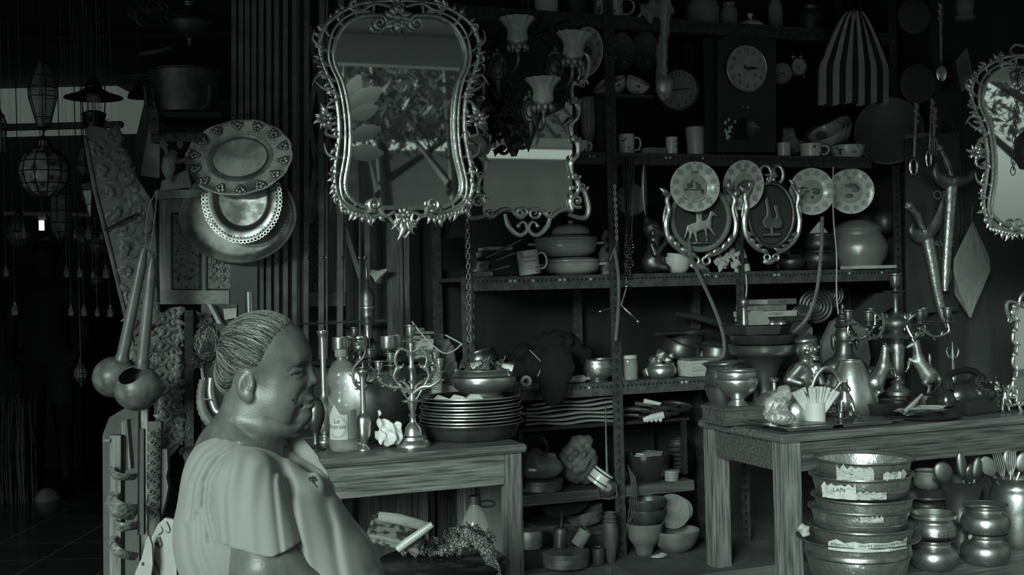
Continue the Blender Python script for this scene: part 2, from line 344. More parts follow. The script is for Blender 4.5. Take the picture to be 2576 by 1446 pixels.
# ================================================================ THE SEATED WOMAN (measured in photo pixels at 2.28 m: x right, z = -row, y depth about her middle plane)
YW = 2.28; KW = YW / F; WC = (640.0, 0.0, -1060.0)
skin = mat('skin', 0.078, 0.40, 0, col2=0.125, ns=22, bump=0.09, bs=220, sub=0.05, spec=0.5)
hair_m = mat('hair', 0.018, 0.38, 0, col2=0.045, ns=30, spec=0.6); hair_g = mat('grey_hair', 0.19, 0.35, 0, spec=0.6)
blouse_m = mat('blouse_cloth', 0.205, 0.8, 0, col2=0.225, ns=3, bump=0.06, bs=300, sheen=0.15)
def side(Y, w=10.0): return 1.0
def head(X, Y, Z):
    A = np.abs(Y)
    d = sE(X, Y, Z, (664, 0, -888), (106, 97, 98), 0.1)                       # skull
    d = smin(d, sE(X, Y, Z, (716, 0, -905), (66, 74, 78)), 26)                # forehead
    d = smin(d, sE(X, Y, Z, (704, 0, -980), (74, 80, 82), -0.25), 30)         # face
    d = smin(d, sE(X, A, Z, (712, 42, -972), (48, 34, 40)), 18)               # cheek bone
    d = smin(d, sE(X, A, Z, (698, 46, -1018), (56, 36, 44)), 22)              # full cheek
    d = smin(d, sE(X, Y, Z, (743, 0, -1008), (45, 42, 50)), 14)               # muzzle
    d = smin(d, sE(X, Y, Z, (762, 0, -1046), (24, 30, 20)), 12)               # chin
    d = smin(d, sE(X, Y, Z, (700, 0, -1066), (60, 62, 30), -0.35), 26)        # double chin
    d = smin(d, sC(X, Y, Z, (640, 0, -1000), (612, 0, -1130), 72, 88), 30)    # neck
    d = smin(d, sE(X, Y, Z, (600, 0, -1120), (95, 120, 40), 0.4), 30)
    d = smin(d, sC(X, A, Z, (766, 12, -897), (756, 52, -903), 12, 10), 12)    # brow
    d = smax(d, -sE(X, A, Z, (783, 34, -927), (22, 22, 15)), 14)              # socket
    d = smin(d, sE(X, A, Z, (755, 35, -930), (17, 18, 14)), 5)                # eyeball with lids
    d = smin(d, sC(X, Y, Z, (773, 0, -915), (785, 0, -954), 9, 12), 10)       # nose bridge
    d = smin(d, sE(X, Y, Z, (786, 0, -959), (15, 15, 13)), 7)                 # nose tip
    d = smin(d, sE(X, A, Z, (775, 16, -966), (13, 9, 11)), 5)                 # nostril wings
    d = smax(d, -sE(X, A, Z, (786, 8, -975), (5, 4, 5)), 3)
    d = smin(d, sE(X, A, Z, (779, 8, -998), (16, 21, 8), -0.3), 5)           # upper lip
    d = smin(d, sE(X, A, Z, (777, 8, -1019), (16, 20, 8)), 5)                 # lower lip
    d = smax(d, -sC(X, A, Z, (804, 0, -1007), (764, 33, -1019), 2.6, 2.0), 3) # mouth line
    m = (A > 15) * 1.0
    d = groove(d, X, Z, [(748, -937), (760, -936), (772, -931)], 4.4, 2.4, m)      # lid line
    d = groove(d, X, Z, [(740, -930), (752, -920), (768, -917)], 2.6, 2.5, m)
    d = groove(d, X, Z, [(742, -948), (755, -953), (770, -950)], 2.2, 4, m)       # eye bag
    d = groove(d, X, Z, [(772, -975), (761, -992), (757, -1010)], 2.8, 4, m)      # nose to mouth fold
    d = groove(d, X, Z, [(766, -1014), (758, -1026), (756, -1040)], 2.6, 5, m)
    d = groove(d, X, Z, [(690, -1046), (725, -1062), (752, -1064)], 2.0, 6, m)    # under the jaw
    for q in ([(600, -1050), (640, -1082), (680, -1100)], [(585, -1065), (620, -1100), (670, -1122)]): d = groove(d, X, Z, q, 2.0, 4)
    # ear (both sides): raised rim, bowl, lobe
    ex, ey, ez = 637, 84, -963
    e = sE(X, A, Z, (ex, ey, ez), (23, 12, 37), -0.15); e = smax(e, -sE(X, A, Z, (ex + 3, ey + 13, ez + 5), (13, 9, 25), -0.15), 4)
    e = smin(e, sC(X, A, Z, (ex - 2, ey + 4, ez + 20), (ex + 5, ey + 4, ez - 12), 3.4), 3); e = smin(e, sE(X, A, Z, (ex + 9, ey + 5, ez - 6), (6, 6, 7)), 3)
    e = smax(e, -sE(X, A, Z, (ex + 5, ey + 12, ez - 3), (5, 8, 8)), 3); e = smin(e, sE(X, A, Z, (ex + 9, ey, ez - 30), (11, 8, 12)), 6)
    d = smin(d, e, 5)
    return d
ARM = dict(a=(600, -150, -1180), b=(640, -168, -1440), c=(760, -140, -1500))
def body(X, Y, Z):
    d = head(X, Y, Z)
    for s_ in (-1, 1):
        arm = sC(X, Y, Z, (646, s_ * 130, -1195), (706, s_ * 165, -1385), 46, 82)
        arm = smin(arm, sC(X, Y, Z, (706, s_ * 168, -1385), (930, s_ * 120, -1530), 80, 40), 20); d = np.minimum(d, arm)
    t = sC(X, Y, Z, (600, 0, -1150), (650, 0, -1500), 110, 190); return smin(d, t, 30)
person = thing('person', 'older woman with tied-back hair sitting in profile in a plain pale blouse', 'person', P(640, 1060, YW))
sdf_obj(body, (470, -260, -1640), (930, 260, -770), 3.4, 'body', skin, person, KW, WC, 1, True)
# eye, mole
def wp(x, y, z): # photo pixels to the person's own frame
    x -= WC[0]; z -= WC[2]; return Vector(((x + ROLL * z) * KW, y * KW, (z - ROLL * x) * KW))
for s_ in (-1, 1):
    MB().ell(wp(760, s_ * 37, -931), (10 * KW, 13 * KW, 5.0 * KW)).build('eye', mat('eye_%d' % (s_ + 1), 0.05, 0.15), person)
    MB().tube([wp(742, s_ * 56, -904), wp(756, s_ * 52, -897), wp(771, s_ * 30, -897), wp(778, s_ * 14, -901)], [.001, .0024, .0024, .001], 6).build('eyebrow', hair_m, person)
# hair: cap, swept strands, bun
def cap(X, Y, Z):
    A = np.abs(Y)
    d = sE(X, Y, Z, (660, 0, -886), (110, 101, 103), 0.1)
    d = smin(d, sE(X, Y, Z, (704, 0, -882), (56, 74, 80)), 10)
    d = smin(d, sE(X, Y, Z, (588, 0, -940), (44, 64, 60)), 10)
    hl = [(790, -780), (757, -811), (738, -826), (712, -852), (688, -900), (668, -931), (626, -924), (604, -948), (600, -985), (566, -1020), (500, -1040)]
    # keep what lies behind / above the hairline
    inside = np.full(X.shape, 60.0, np.float32)
    best = poly2(X, Z, hl); xs = [p[0] for p in hl][::-1]; zs = [p[1] for p in hl][::-1]
    line = np.interp(X, xs, zs); sgn = np.where(Z > line, -1, 1)
    d = d + 6 * np.exp(-(best / 16) ** 2)
    return smax(d, (best * sgn) * 0.7, 4)
hair = sdf_obj(cap, (530, -130, -1060), (800, 130, -760), 3.2, 'hair', hair_m, person, KW, WC, 1, True)
def skull_y(x, z):                         # depth of the cap surface at x,z on the near side
    q = None
    for c, r in (((660, -886), (114, 105, 107)), ((706, -880), (62, 80, 86)), ((588, -940), (48, 68, 64))):
        t = 1 - ((x - c[0]) / r[0]) ** 2 - ((z - c[1]) / r[2]) ** 2
        if t > 0: y = r[1] * math.sqrt(t); q = y if q is None else max(q, y)
    return q
from mathutils.bvhtree import BVHTree
def bvh(o): return BVHTree.FromPolygons([v.co for v in o.data.vertices], [tuple(p.vertices) for p in o.data.polygons])
HB = bvh(hair); HC = wp(650, 0, -905)
def onhair(d, lift):
    h_ = HB.ray_cast(HC + d * .3, -d); return None if h_[0] is None or (h_[0] - HC).length < .05 else h_[0] + d * lift
st = MB(); sg = MB(); rnd = random.Random(3)
starts = [(562, -1012), (582, -990), (598, -966), (610, -952), (624, -934), (650, -930), (676, -920), (696, -890), (716, -856), (740, -831), (757, -816)]
for i in range(1700):
    if rnd.random() < .34: t_ = rnd.uniform(-1, 1); p0 = wp(757 - 26 * t_ * t_ + rnd.uniform(-8, 6), 78 * t_, -812 + rnd.uniform(-4, 12))
    else:
        t = rnd.random() * (len(starts) - 1.01); a = int(t); u = t - a; x = starts[a][0] * (1 - u) + starts[a + 1][0] * u - rnd.uniform(-5, 10); z = starts[a][1] * (1 - u) + starts[a + 1][1] * u + rnd.uniform(-4, 5)
        p0 = wp(x, (skull_y(x, z) or 60) * (-1 if rnd.random() < .75 else 1), z)
    d0 = (p0 - HC).normalized(); d1 = (wp(552 + rnd.uniform(-4, 4), rnd.uniform(-22, 22), -868 + rnd.uniform(-22, 22)) - HC).normalized()
    q = d0.rotation_difference(d1); wv = rnd.uniform(-.05, .05); pts = []; v1 = rnd.uniform(.75, 1); v0 = rnd.choice((0, 0, rnd.uniform(0, .4))); lf = rnd.uniform(.0003, .0022)
    for j in range(18):
        v = v0 + (v1 - v0) * j / 17; d = Vector(d0); d.rotate(Matrix.Identity(3).to_quaternion().slerp(q, v)); d.z += wv * sin(pi * v) + .10 * sin(pi * v); d.normalize(); h_ = onhair(d, lf * min(1, .15 + 3 * v))
        if h_ is not None: pts.append(h_)
    if len(pts) > 6: (sg if rnd.random() < .42 else st).tube(pts, [.0002] + [rnd.uniform(.0004, .0009)] * (len(pts) - 2) + [.0003], 4)
for i in range(4):
    x0, z0 = rnd.choice([(660, -928), (602, -934)]); x0 += rnd.uniform(-8, 8); z0 += rnd.uniform(-6, 6)
    st.tube([wp(x0 + t_ * rnd.uniform(1, 3), -(skull_y(x0, z0) or 90) - 2 + t_ * .6, z0 - t_ * 6) for t_ in range(6)], .0003, 4)
BB = bvh([c for c in person.children if c.name.startswith('body')][0])
mb = MB(); mb.ell(BB.ray_cast(wp(748, -300, -999), Vector((0, 1, 0)))[0], 2.8 * KW, 10); mb.build('mole', ink, person)
for s_ in (-1, 1):
    pts = []
    for x, z in ((744, -939), (750, -936), (757, -935), (764, -935), (770, -937)):
        h_ = BB.ray_cast(wp(x, s_ * 300, z), Vector((0, -s_, 0)))
        if h_[0] is not None: pts.append(h_[0] + Vector((0, s_ * .0004, 0)))
    if len(pts) > 2: MB().tube(pts, [.0008, .0016, .0016, .0008], 6).build('eyelash_line', hair_m, person)
st.build('hair_strands', hair_m, person); tag(sg.build('grey_hair_strands', hair_g, person), 'grey strands')
bun = MB(); bg_ = MB()
for i in range(1000):
    ax = Vector((rnd.gauss(0, 1), rnd.gauss(0, .7), rnd.gauss(0, 1))).normalized(); u_ = ax.orthogonal().normalized(); v_ = ax.cross(u_); a0 = rnd.uniform(0, 6.28); rr = rnd.uniform(.92, 1.16); off = ax * rnd.uniform(-.5, .5); pts = []
    for j in range(13):
        a = a0 + j * .16; d_ = (u_ * cos(a) + v_ * sin(a)) * math.sqrt(1 - off.length_squared) * rr + off; pts.append(wp(523 + d_.x * 30 + rnd.uniform(-1, 1), d_.y * 28, -862 + d_.z * 42))
    (bg_ if rnd.random() < .16 else bun).tube(pts, rnd.uniform(.0004, .0009), 4)
for i in range(60):
    x, z = 502 + rnd.uniform(-14, 30), -894 + rnd.uniform(-10, 10); bun.tube([wp(x + rnd.uniform(-3, 3) * t_, rnd.uniform(-20, 20), z - t_ * 5) for t_ in range(6)], .0006, 4)
tag(bg_.build('grey_bun_strands', hair_g, person), 'grey strands')
bun.ell(wp(523, 0, -862), (29 * KW, 27 * KW, 40 * KW)); bun.build('hair_bun', hair_m, person)
# blouse
def mp_(pts, f): return [(1288 - (1288 - a) * f, -(723 + (-b - 723) * f)) for a, b in pts]
def folds(d, X, Y, Z):
    nr = (Y < 20) * 1.0
    for pts, dp, wd in (
        ([(640, -1118), (600, -1124), (556, -1150), (528, -1200), (520, -1270), (540, -1350)], 9, 7),
        ([(630, -1105), (575, -1112), (520, -1150), (490, -1210), (478, -1300)], 6, 6),
        ([(610, -1098), (560, -1104), (505, -1140), (470, -1200)], 5, 8),
        ([(648, -1110), (690, -1160), (722, -1230), (742, -1300), (770, -1420)], 7, 9),
        ([(668, -1120), (740, -1180), (800, -1262), (830, -1330), (860, -1446)], 6, 10),
        ([(700, -1150), (780, -1215), (850, -1300), (900, -1380), (930, -1450)], 4, 12),
        ([(850, -1250), (905, -1350), (945, -1450)], 3, 10), ([(880, -1290), (940, -1370), (985, -1450)], 4, 9),
        ([(470, -1330), (480, -1400), (500, -1450)], 5, 12), ([(505, -1290), (512, -1370), (540, -1450)], 6, 9)):
        pts = mp_(pts, .955)
        d = groove(d, X, Z, pts, dp, wd, nr)
        d = groove(d, X, Z, [(a + wd * 1.9, b + 3) for a, b in pts], -dp * .55, wd * 1.3, nr)
    return d
def torso(X, Y, Z):
    d = sE(X, Y, Z, (592, 0, -1182), (120, 178, 112), 0.5)                    # shoulders and upper back
    d = smin(d, sE(X, Y, Z, (600, 0, -1340), (158, 185, 210)), 50)            # back and trunk
    d = smin(d, sE(X, Y, Z, (760, 0, -1300), (105, 165, 95), -0.75), 50)      # bust
    d = smin(d, sE(X, Y, Z, (800, 0, -1440), (165, 190, 150), -0.6), 60)      # belly
    d = smin(d, sE(X, Y, Z, (760, 0, -1600), (260, 210, 150)), 70)
    d = smin(d, sC(X, np.abs(Y), Z, (604, 60, -1150), (608, 112, -1200), 60, 62), 30)
    d = smin(d, sC(X, np.abs(Y), Z, (640, 60, -1125), (775, 40, -1225), 32, 50), 24)
    return d
def blouse(X, Y, Z):
    d = folds(torso(X, Y, Z), X, Y, Z)
    # neck opening: a slanting plane with a V in front
    n1 = (Z - (-1098 - np.abs(X - 610) * 0.10)); wid = 60 - (X - 640) * .35
    op = smax(smax(-(Z - (-1100 - np.clip(X - 655, 0, 200) * .93)), np.abs(Y) - np.clip(90 - np.clip(X - 650, 0, 200) * .62, 4, 90), 6), -(X - 520), 5)
    hole = sE(X, Y, Z, (618, 0, -1080), (108, 104, 34), -0.45)
    d = smax(d, -hole, 6); v = smax(sC(X, Y, Z, (690, 0, -1090), (775, 0, -1188), 44, 6), -1e3 + 0 * X, 1); d = smax(d, -v, 5)
    return smax(d, -(torso(X, Y, Z) + 9) if False else d, 1)
bl_o = sdf_obj(blouse, (410, -260, -1660), (1080, 260, -1060), 4.6, 'blouse', blouse_m, person, KW, WC, 2, True)
def sleeve(X, Y, Z):
    B = np.abs(Y)
    o = sC(X, B, Z, (644, 122, -1190), (706, 162, -1378), 80, 104)
    nr = 1.0
    for pts, dp, wd in (([(655, -1125), (668, -1230), (690, -1330), (706, -1400)], 5, 5), ([(560, -1165), (545, -1260), (560, -1390)], 7, 9), ([(600, -1180), (598, -1280), (612, -1400)], 5, 14),
                        ([(640, -1200), (640, -1300), (655, -1400)], 4, 14), ([(700, -1240), (725, -1320), (740, -1380)], 6, 9), ([(720, -1200), (750, -1290), (762, -1370)], 4, 7)):
        pts = mp_(pts, .915); o = groove(o, X, Z, pts, dp, wd, nr); o = groove(o, X, Z, [(a + wd * 1.9, b) for a, b in pts], -dp * .5, wd * 1.2, nr)
    i = sC(X, B, Z, (648, 118, -1200), (706, 162, -1400), 48, 91)
    d = smax(o, -i, 3); hem = -1336 + 9 * np.cos((X - 620) / 42.0) + np.clip(X - 735, 0, 300) * .33
    d = smax(d, hem - Z, 3)
    return smax(d, 62 - B, 4)
for y0_, y1_ in ((-300, -40), (40, 300)): sdf_obj(sleeve, (530, y0_, -1400), (850, y1_, -1060), 4.2, 'sleeve', blouse_m, person, KW, WC, 2, True)
# collar band down the far side of the V, brooch
cb = MB(); pts = [wp(x, y, z) for x, y, z in ((704, 52, -1085), (730, 50, -1112), (765, 44, -1150), (800, 34, -1192), (838, 20, -1238))]
cb.tube(spline(pts, 5), [.012, .016, .016, .012, .006], 10, flat=.35); cb.build('collar', blouse_m, person)
cb = MB(); pts = [wp(x, y, z) for x, y, z in ((650, -92, -1112), (690, -84, -1140), (735, -58, -1176), (775, -24, -1200), (800, 4, -1222))]
cb.tube(spline(pts, 5), .006, 8, flat=.5); cb.build('neckline_trim', blouse_m, person)
bz = MB(); BL = bvh(bl_o); bh = BL.ray_cast(wp(796, -300, -1196), Vector((0, 1, 0)))[0]; bq = lambda x, z: bh + Vector((x, -3, z)) * KW
for i in range(5):
    a = i * 2 * pi / 5; bz.ell(bq(7 * cos(a), 7 * sin(a)), 4 * KW, 8)
bz.ell(bq(0, 0), 4 * KW, 8); bz.tube([bq(4, -5), bq(12, -18)], .0015, 6); tag(bz.build('brooch', brass_dk, person), 'small dark jewelled brooch')
# skirt, legs and the stool below the frame
def skirt(X, Y, Z):
    d = sE(X, Y, Z, (640, 0, -1700), (230, 230, 130)); d = smin(d, sC(X, np.abs(Y), Z, (700, 100, -1720), (1180, 110, -1740), 110, 90), 50)
    return smin(d, sC(X, np.abs(Y), Z, (1180, 110, -1740), (1200, 110, -2180), 85, 60), 40)
sdf_obj(skirt, (380, -280, -2330), (1320, 280, -1540), 12, 'skirt', mat('skirt_cloth', 0.03, 0.85), person, KW, WC, 1, True)
pz = person.location.z
e = thing('stool', 'dark wooden stool the woman sits on', 'stool', (person.location.x, YW, 0)); hz = 0.42
mb = MB(); mb.box((0, 0, hz - .02), (.42, .36, .04), b=.008); mb.build('seat', wood_dkx, e)
for a in (-1, 1):
    for b in (-1, 1): MB().box((a * .17, b * .14, (hz - .04) / 2), (.04, .04, hz - .04)).build('leg', wood_dk, e)
# ================================================================ helpers for traced flat work
class Tr:
    def __init__(s, cx, cy, Y, par=True): s.cx, s.cy, s.Y, s.par = cx, cy, Y, par; s.o = P(cx, cy, Y); s.k = Y / F
    def __call__(s, px, py, dy=0.0):
        Y = s.Y * (1 - 0.000128 * (s.cx - 1288)) / (1 - 0.000128 * (px - 1288)) if s.par else s.Y
        return P(px, py, Y) - s.o + Vector((0, dy, 0))
def spiral(cx, cy, r, turns=1.4, a0=0.0, d=1, n=18, rmin=.15):   # in photo pixels
    return [(cx + r * (1 - (1 - rmin) * i / n) * cos(a0 + d * 2 * pi * turns * i / n), cy + r * (1 - (1 - rmin) * i / n) * sin(a0 + d * 2 * pi * turns * i / n)) for i in range(n + 1)]
def tb(mb, T, pts, r, n=8, dy=0.0, sm=4, flat=1.0):
    q = [T(a, b, dy) for a, b in pts]; q = spline(q, sm) if sm > 1 and len(q) > 2 else q
    if isinstance(r, (list, tuple)):
        L_ = len(q); rr = [np.interp(i / (L_ - 1) * (len(r) - 1), range(len(r)), r) * T.k for i in range(L_)]
    else: rr = r * T.k
    return mb.tube(q, rr, n, flat=flat)
def leaf(mb, T, x, y, L_, ang, wd=.32, dy=0.0, th=.25):           # a curved, pointed, bulging leaf from x,y along ang
    bd = .35 if int(x + y) % 2 else -.35; q = []
    for i in range(6): u = i / 5; q.append(T(x + cos(ang + bd * u) * L_ * u, y + sin(ang + bd * u) * L_ * u, dy - th * .4 * L_ * T.k * sin(pi * u)))
    return mb.tube(q, [L_ * wd * f * T.k for f in (.4, .85, 1.0, .8, .45, .08)], 7, flat=.55)
def rosette(mb, T, x, y, r, n=7, dy=0.0):
    for i in range(n): a = 2 * pi * i / n; leaf(mb, T, x + cos(a) * r * .25, y + sin(a) * r * .25, r * .85, a, .3, dy)
    mb.ell(T(x, y, dy - r * .3 * T.k), r * .32 * T.k, 8)
def slab(mb, T, poly, th, dy=0.0):
    vs = [T(a, b, dy) for a, b in poly]; n = len(vs); vs += [v + Vector((0, th, 0)) for v in vs]
    return mb._a(vs, [tuple(range(n)), tuple(range(2 * n - 1, n - 1, -1))] + [(i, i + n, (i + 1) % n + n, (i + 1) % n) for i in range(n)])
def carve(mb, T, pts, wd, seed=1, dy=-.004, dens=1.0, depth=1.0):      # acanthus scrolls following a line of photo pixels
    rd = random.Random(seed); q = [Vector((a, 0, b)) for a, b in pts]; q = spline(q, 12)
    L_ = 0
    for i in range(0, len(q) - 1, max(1, int(4 / dens))):
        a, b = q[i].x, q[i].z; t = q[i + 1] - q[i]; an = math.atan2(t.z, t.x); nx, nz = -sin(an), cos(an); sd = 1 if (i // max(1, int(4 / dens))) % 2 else -1
        r = wd * rd.uniform(.24, .36); cx, cy = a + nx * sd * wd * .24, b + nz * sd * wd * .24
        tb(mb, T, spiral(cx, cy, r, 1.3, an - sd * pi / 2, sd), [r * .30, r * .24, r * .12], 6, dy, 1)
        for u in range(4): leaf(mb, T, cx + rd.uniform(-.1, .1) * wd, cy + rd.uniform(-.1, .1) * wd, wd * rd.uniform(.3, .5), an + sd * rd.uniform(.3, 2.2), .24, dy - .003, .2)
        mb.ell(T(cx, cy, dy - .006), r * .3 * T.k, 8)
    return mb
# ================================================================ LEFT: carved boards, ladles, trays, gate
T = Tr(290, 640, 4.35)
e = thing('carved_board', 'long carved wooden board leaning diagonally beside the dark passage', 'carving', T.o)
mb = MB(); slab(mb, T, [(213, 325), (228, 316), (262, 322), (292, 360), (318, 400), (345, 450), (382, 505), (392, 600), (396, 760), (402, 900), (404, 1010), (366, 1010), (346, 917), (290, 680), (240, 480)], .035)
mb.build('board', carved, e)
mb = MB(); carve(mb, T, [(262, 350), (285, 420), (310, 500), (335, 570), (345, 650), (352, 740), (365, 840), (378, 930)], 84, 2, .004, .95); mb.build('relief', carved, e)
mb = MB(); tb(mb, T, [(215, 345), (240, 480), (290, 680), (346, 917)], 5, 6, -.004, 1); mb.build('edge_bead', carved, e)
for i, (x0, y0, x1, y1) in enumerate([(268, 580, 352, 538), (345, 845, 400, 812)]):
    mb = MB(); tb(mb, T, [(x0, y0), (x1, y1)], 3, 6, -.02, 1); mb.build('binding_cord', iron_dk, e)
T = Tr(430, 960, 4.25)
e = thing('carved_bracket', 'upright scrolled wooden carving with bead edge behind the two ladles', 'carving', T.o)
mb = MB(); slab(mb, T, [(404, 790), (430, 772), (452, 800), (450, 860), (462, 920), (448, 990), (464, 1050), (452, 1120), (430, 1147), (408, 1140), (388, 1040), (384, 930), (392, 850)], .03); mb.build('board', carved_dk, e)
mb = MB(); carve(mb, T, [(425, 785), (425, 850), (418, 920), (425, 990), (432, 1060), (430, 1120)], 60, 5, .0, 1.1)
for i in range(16): mb.ell(T(455 + 6 * sin(i), 830 + i * 19, -.004), (6.5 + 2 * sin(i * 2)) * T.k, 8)
mb.build('relief', carved, e)
T = Tr(435, 410, 4.45)
e = thing('carved_bracket', 'small scroll bracket under the shelf of the big dark pot', 'carving', T.o)
mb = MB(); tb(mb, T, spiral(412, 362, 9, 1.4, 0, 1), 4, 6); tb(mb, T, [(415, 368), (425, 390), (445, 405), (475, 400)], [5, 8, 8, 4], 8); leaf(mb, T, 430, 400, 60, 1.9, .3); leaf(mb, T, 440, 380, 70, 2.2, .25)
tb(mb, T, spiral(452, 363, 8, 1.3, 2, -1), 3, 6); slab(mb, T, [(405, 455), (470, 425), (480, 470), (400, 480)], .02, .01); mb.build('scroll', carved, e)
# ladles
def ladle(label, bx, by, r, pts, Y, open_):
    T = Tr(bx, by, Y, False); k = T.k; e = thing('coconut_ladle', label, 'ladle', T.o, group='coconut ladles hanging at the passage')
    prof = [(r * sin(a) * k * 1.02, -r * cos(a) * k * .96) for a in [pi * i / 16 for i in range(1, 14 if open_ else 16)]]
    mb = MB(); mb.at((0, 0, 0), (R(40), R(-14), 0) if open_ else (0, 0, 0)); mb.lathe(shell(prof, 3 * k) if open_ else [(0, -r * k * .96)] + prof + [(0, r * k * .96)], 36); mb.build('bowl', gourd, e)
    mb = MB(); q = [T(a, b, -.01) for a, b in pts]; mb.tube(q, [15 * k, 15 * k, 14.5 * k, 14 * k, 13.5 * k, 13 * k, 14 * k, 7 * k], 14)
    mb.build('handle', ham_wood, e)
    mb = MB(); mb.tube([q[0] + (q[1] - q[0]) * -.3, q[0], q[0] + (q[1] - q[0]) * .35], [17 * k, 19 * k, 16.5 * k], 14); mb.build('ferrule', gourd, e)
    return e
def stick(p0, p1, n=7): return [(p0[0] + (p1[0] - p0[0]) * i / n, p0[1] + (p1[1] - p0[1]) * i / n) for i in range(n + 1)]
ladle('coconut ladle with closed round bowl, hanging behind the open one', 289, 948, 54, stick((309, 905), (366, 625)), 4.12, False)
ladle('coconut ladle with open bowl turned to the front, nearest the woman', 347, 976, 58, stick((360, 915), (386, 650)), 4.0, True)
T = Tr(390, 560, 4.15, False); mb = MB(); tb(mb, T, [(396, 478), (388, 560), (378, 640)], 1.6, 5); tb(mb, T, [(398, 476), (372, 530), (366, 640)], 1.6, 5); single(mb, 'hanging_string', 'thin cord the two coconut ladles hang from', 'cord', paper_dk, T.o)
# trays on the gate
def oval_tray(name, label, cx, cy, Y, rx, ry, ang, rings, m, group, scal=0, scn=0, deco=None):
    T = Tr(cx, cy, Y, False); k = T.k; e = thing(name, label, 'tray', T.o, (0, ang, 0), group); n = 120; vs = []; fs = []
    J = len(rings)
    for i in range(n):
        a = 2 * pi * i / n
        for (f, dy) in rings: w_ = 1 + (scal * abs(sin(scn * a / 2)) if f > .95 else 0); vs.append((rx * f * w_ * k * cos(a), dy, ry * f * w_ * k * sin(a)))
        for (f, dy) in rings[::-1]: w_ = 1 + (scal * abs(sin(scn * a / 2)) if f > .95 else 0); vs.append((rx * f * w_ * k * cos(a), dy + .0022, ry * f * w_ * k * sin(a)))
    K = 2 * J
    for i in range(n):
        for j in range(K - 1): fs.append((i * K + j, i * K + j + 1, ((i + 1) % n) * K + j + 1, ((i + 1) % n) * K + j))
    fs.append(tuple(i * K for i in range(n))); fs.append(tuple(i * K + K - 1 for i in range(n)))
    mb = MB(); mb._a(vs, fs); mb.build('dish', m, e, ang=50)
    if deco: deco(T, e, k)
    return e
def deco1(T, e, k):
    mb = MB()
    for i in range(14):
        a = 2 * pi * i / 14 + .15
        for q, (f, off) in enumerate([(.90, 0), (.86, .07), (.86, -.07), (.80, .04), (.80, -.04), (.75, 0), (.92, .10), (.92, -.10)]):
            mb.ell((137 * f * cos(a + off) * k, -.008 - .006 * f, 95 * f * sin(a + off) * k), ((7.5 - q * .5) * k, .0035, (6.5 - q * .4) * k), 8)
    for i in range(90): a = 2 * pi * i / 90; mb.ell((84 * cos(a) * k, -.0045, 58 * sin(a) * k), 1.5 * k, 6)
    mb.build('embossed_border', brass, e)
    mb = MB(); mb.ring((0, -.002, 0), 70 * k, 1.2 * k, 60, 6, sz=.68); mb.build('inner_ring', brass_lt, e)
oval_tray('hanging_embossed_tray', 'oval embossed metal tray with fruit border, hung topmost of three trays', 603, 397, 4.55, 134, 93, R(-7), [(.50, .004), (.53, .003), (.58, -.003), (.66, -.004), (.80, -.008), (.93, -.012), (.985, -.016), (1.0, -.015)], brass_old, 'metal trays hung on the gate', .03, 14, deco1)
def deco2(T, e, k):
    mb = MB()
    for i in range(66):
        a = 2 * pi * i / 66; mb.ring((97 * cos(a) * k, -.010, 108 * sin(a) * k), 4.2 * k, 1.8 * k, 10, 5)
    mb.build('pierced_edge', brass_lt, e)
    mb = MB()
    for i in range(66):
        a = 2 * pi * i / 66; mb.ell((88 * cos(a) * k, -.0105, 99 * sin(a) * k), (2 * k, .001, 2 * k), 6)
    mb.build('edge_hole', black, e)['kind'] = 'stuff'
oval_tray('hanging_pierced_tray', 'oval tray with pierced scalloped edge, hung between the other two trays', 610, 500, 4.60, 95, 106, 0, [(.62, .010), (.66, .009), (.74, -.004), (.80, -.007), (.98, -.010), (1.0, -.009)], brass, 'metal trays hung on the gate', 0, 1, deco2)
def deco3(T, e, k):
    mb = MB()
    for i in range(74):
        a = -1.25 + 2.0 * i / 74; c, s_ = cos(a), sin(a)
        mb.tube([(134 * c * k, -.0105, 110 * s_ * k), (141 * c * k, -.0125, 116 * s_ * k)], 1.25 * k, 5)
    mb.build('rim_slot', black, e)['kind'] = 'stuff'
    mb = MB(); mb.ring((0, -.014, 0), 145 * k, 2.2 * k, 90, 6, sz=.83); mb.build('rolled_rim', brass_lt, e)
    MB().ell((110 * k, -.007, 16 * k), 3 * k, 8).build('rivet', paper, e)
oval_tray('hanging_stained_tray', 'large stained round tray with slotted rim, hung lowest behind the others', 601, 541, 4.66, 145, 121, 0, [(.5, .008), (.80, .008), (.87, .002), (.97, -.012), (1.0, -.013)], brass_old, 'metal trays hung on the gate', 0, 1, deco3)
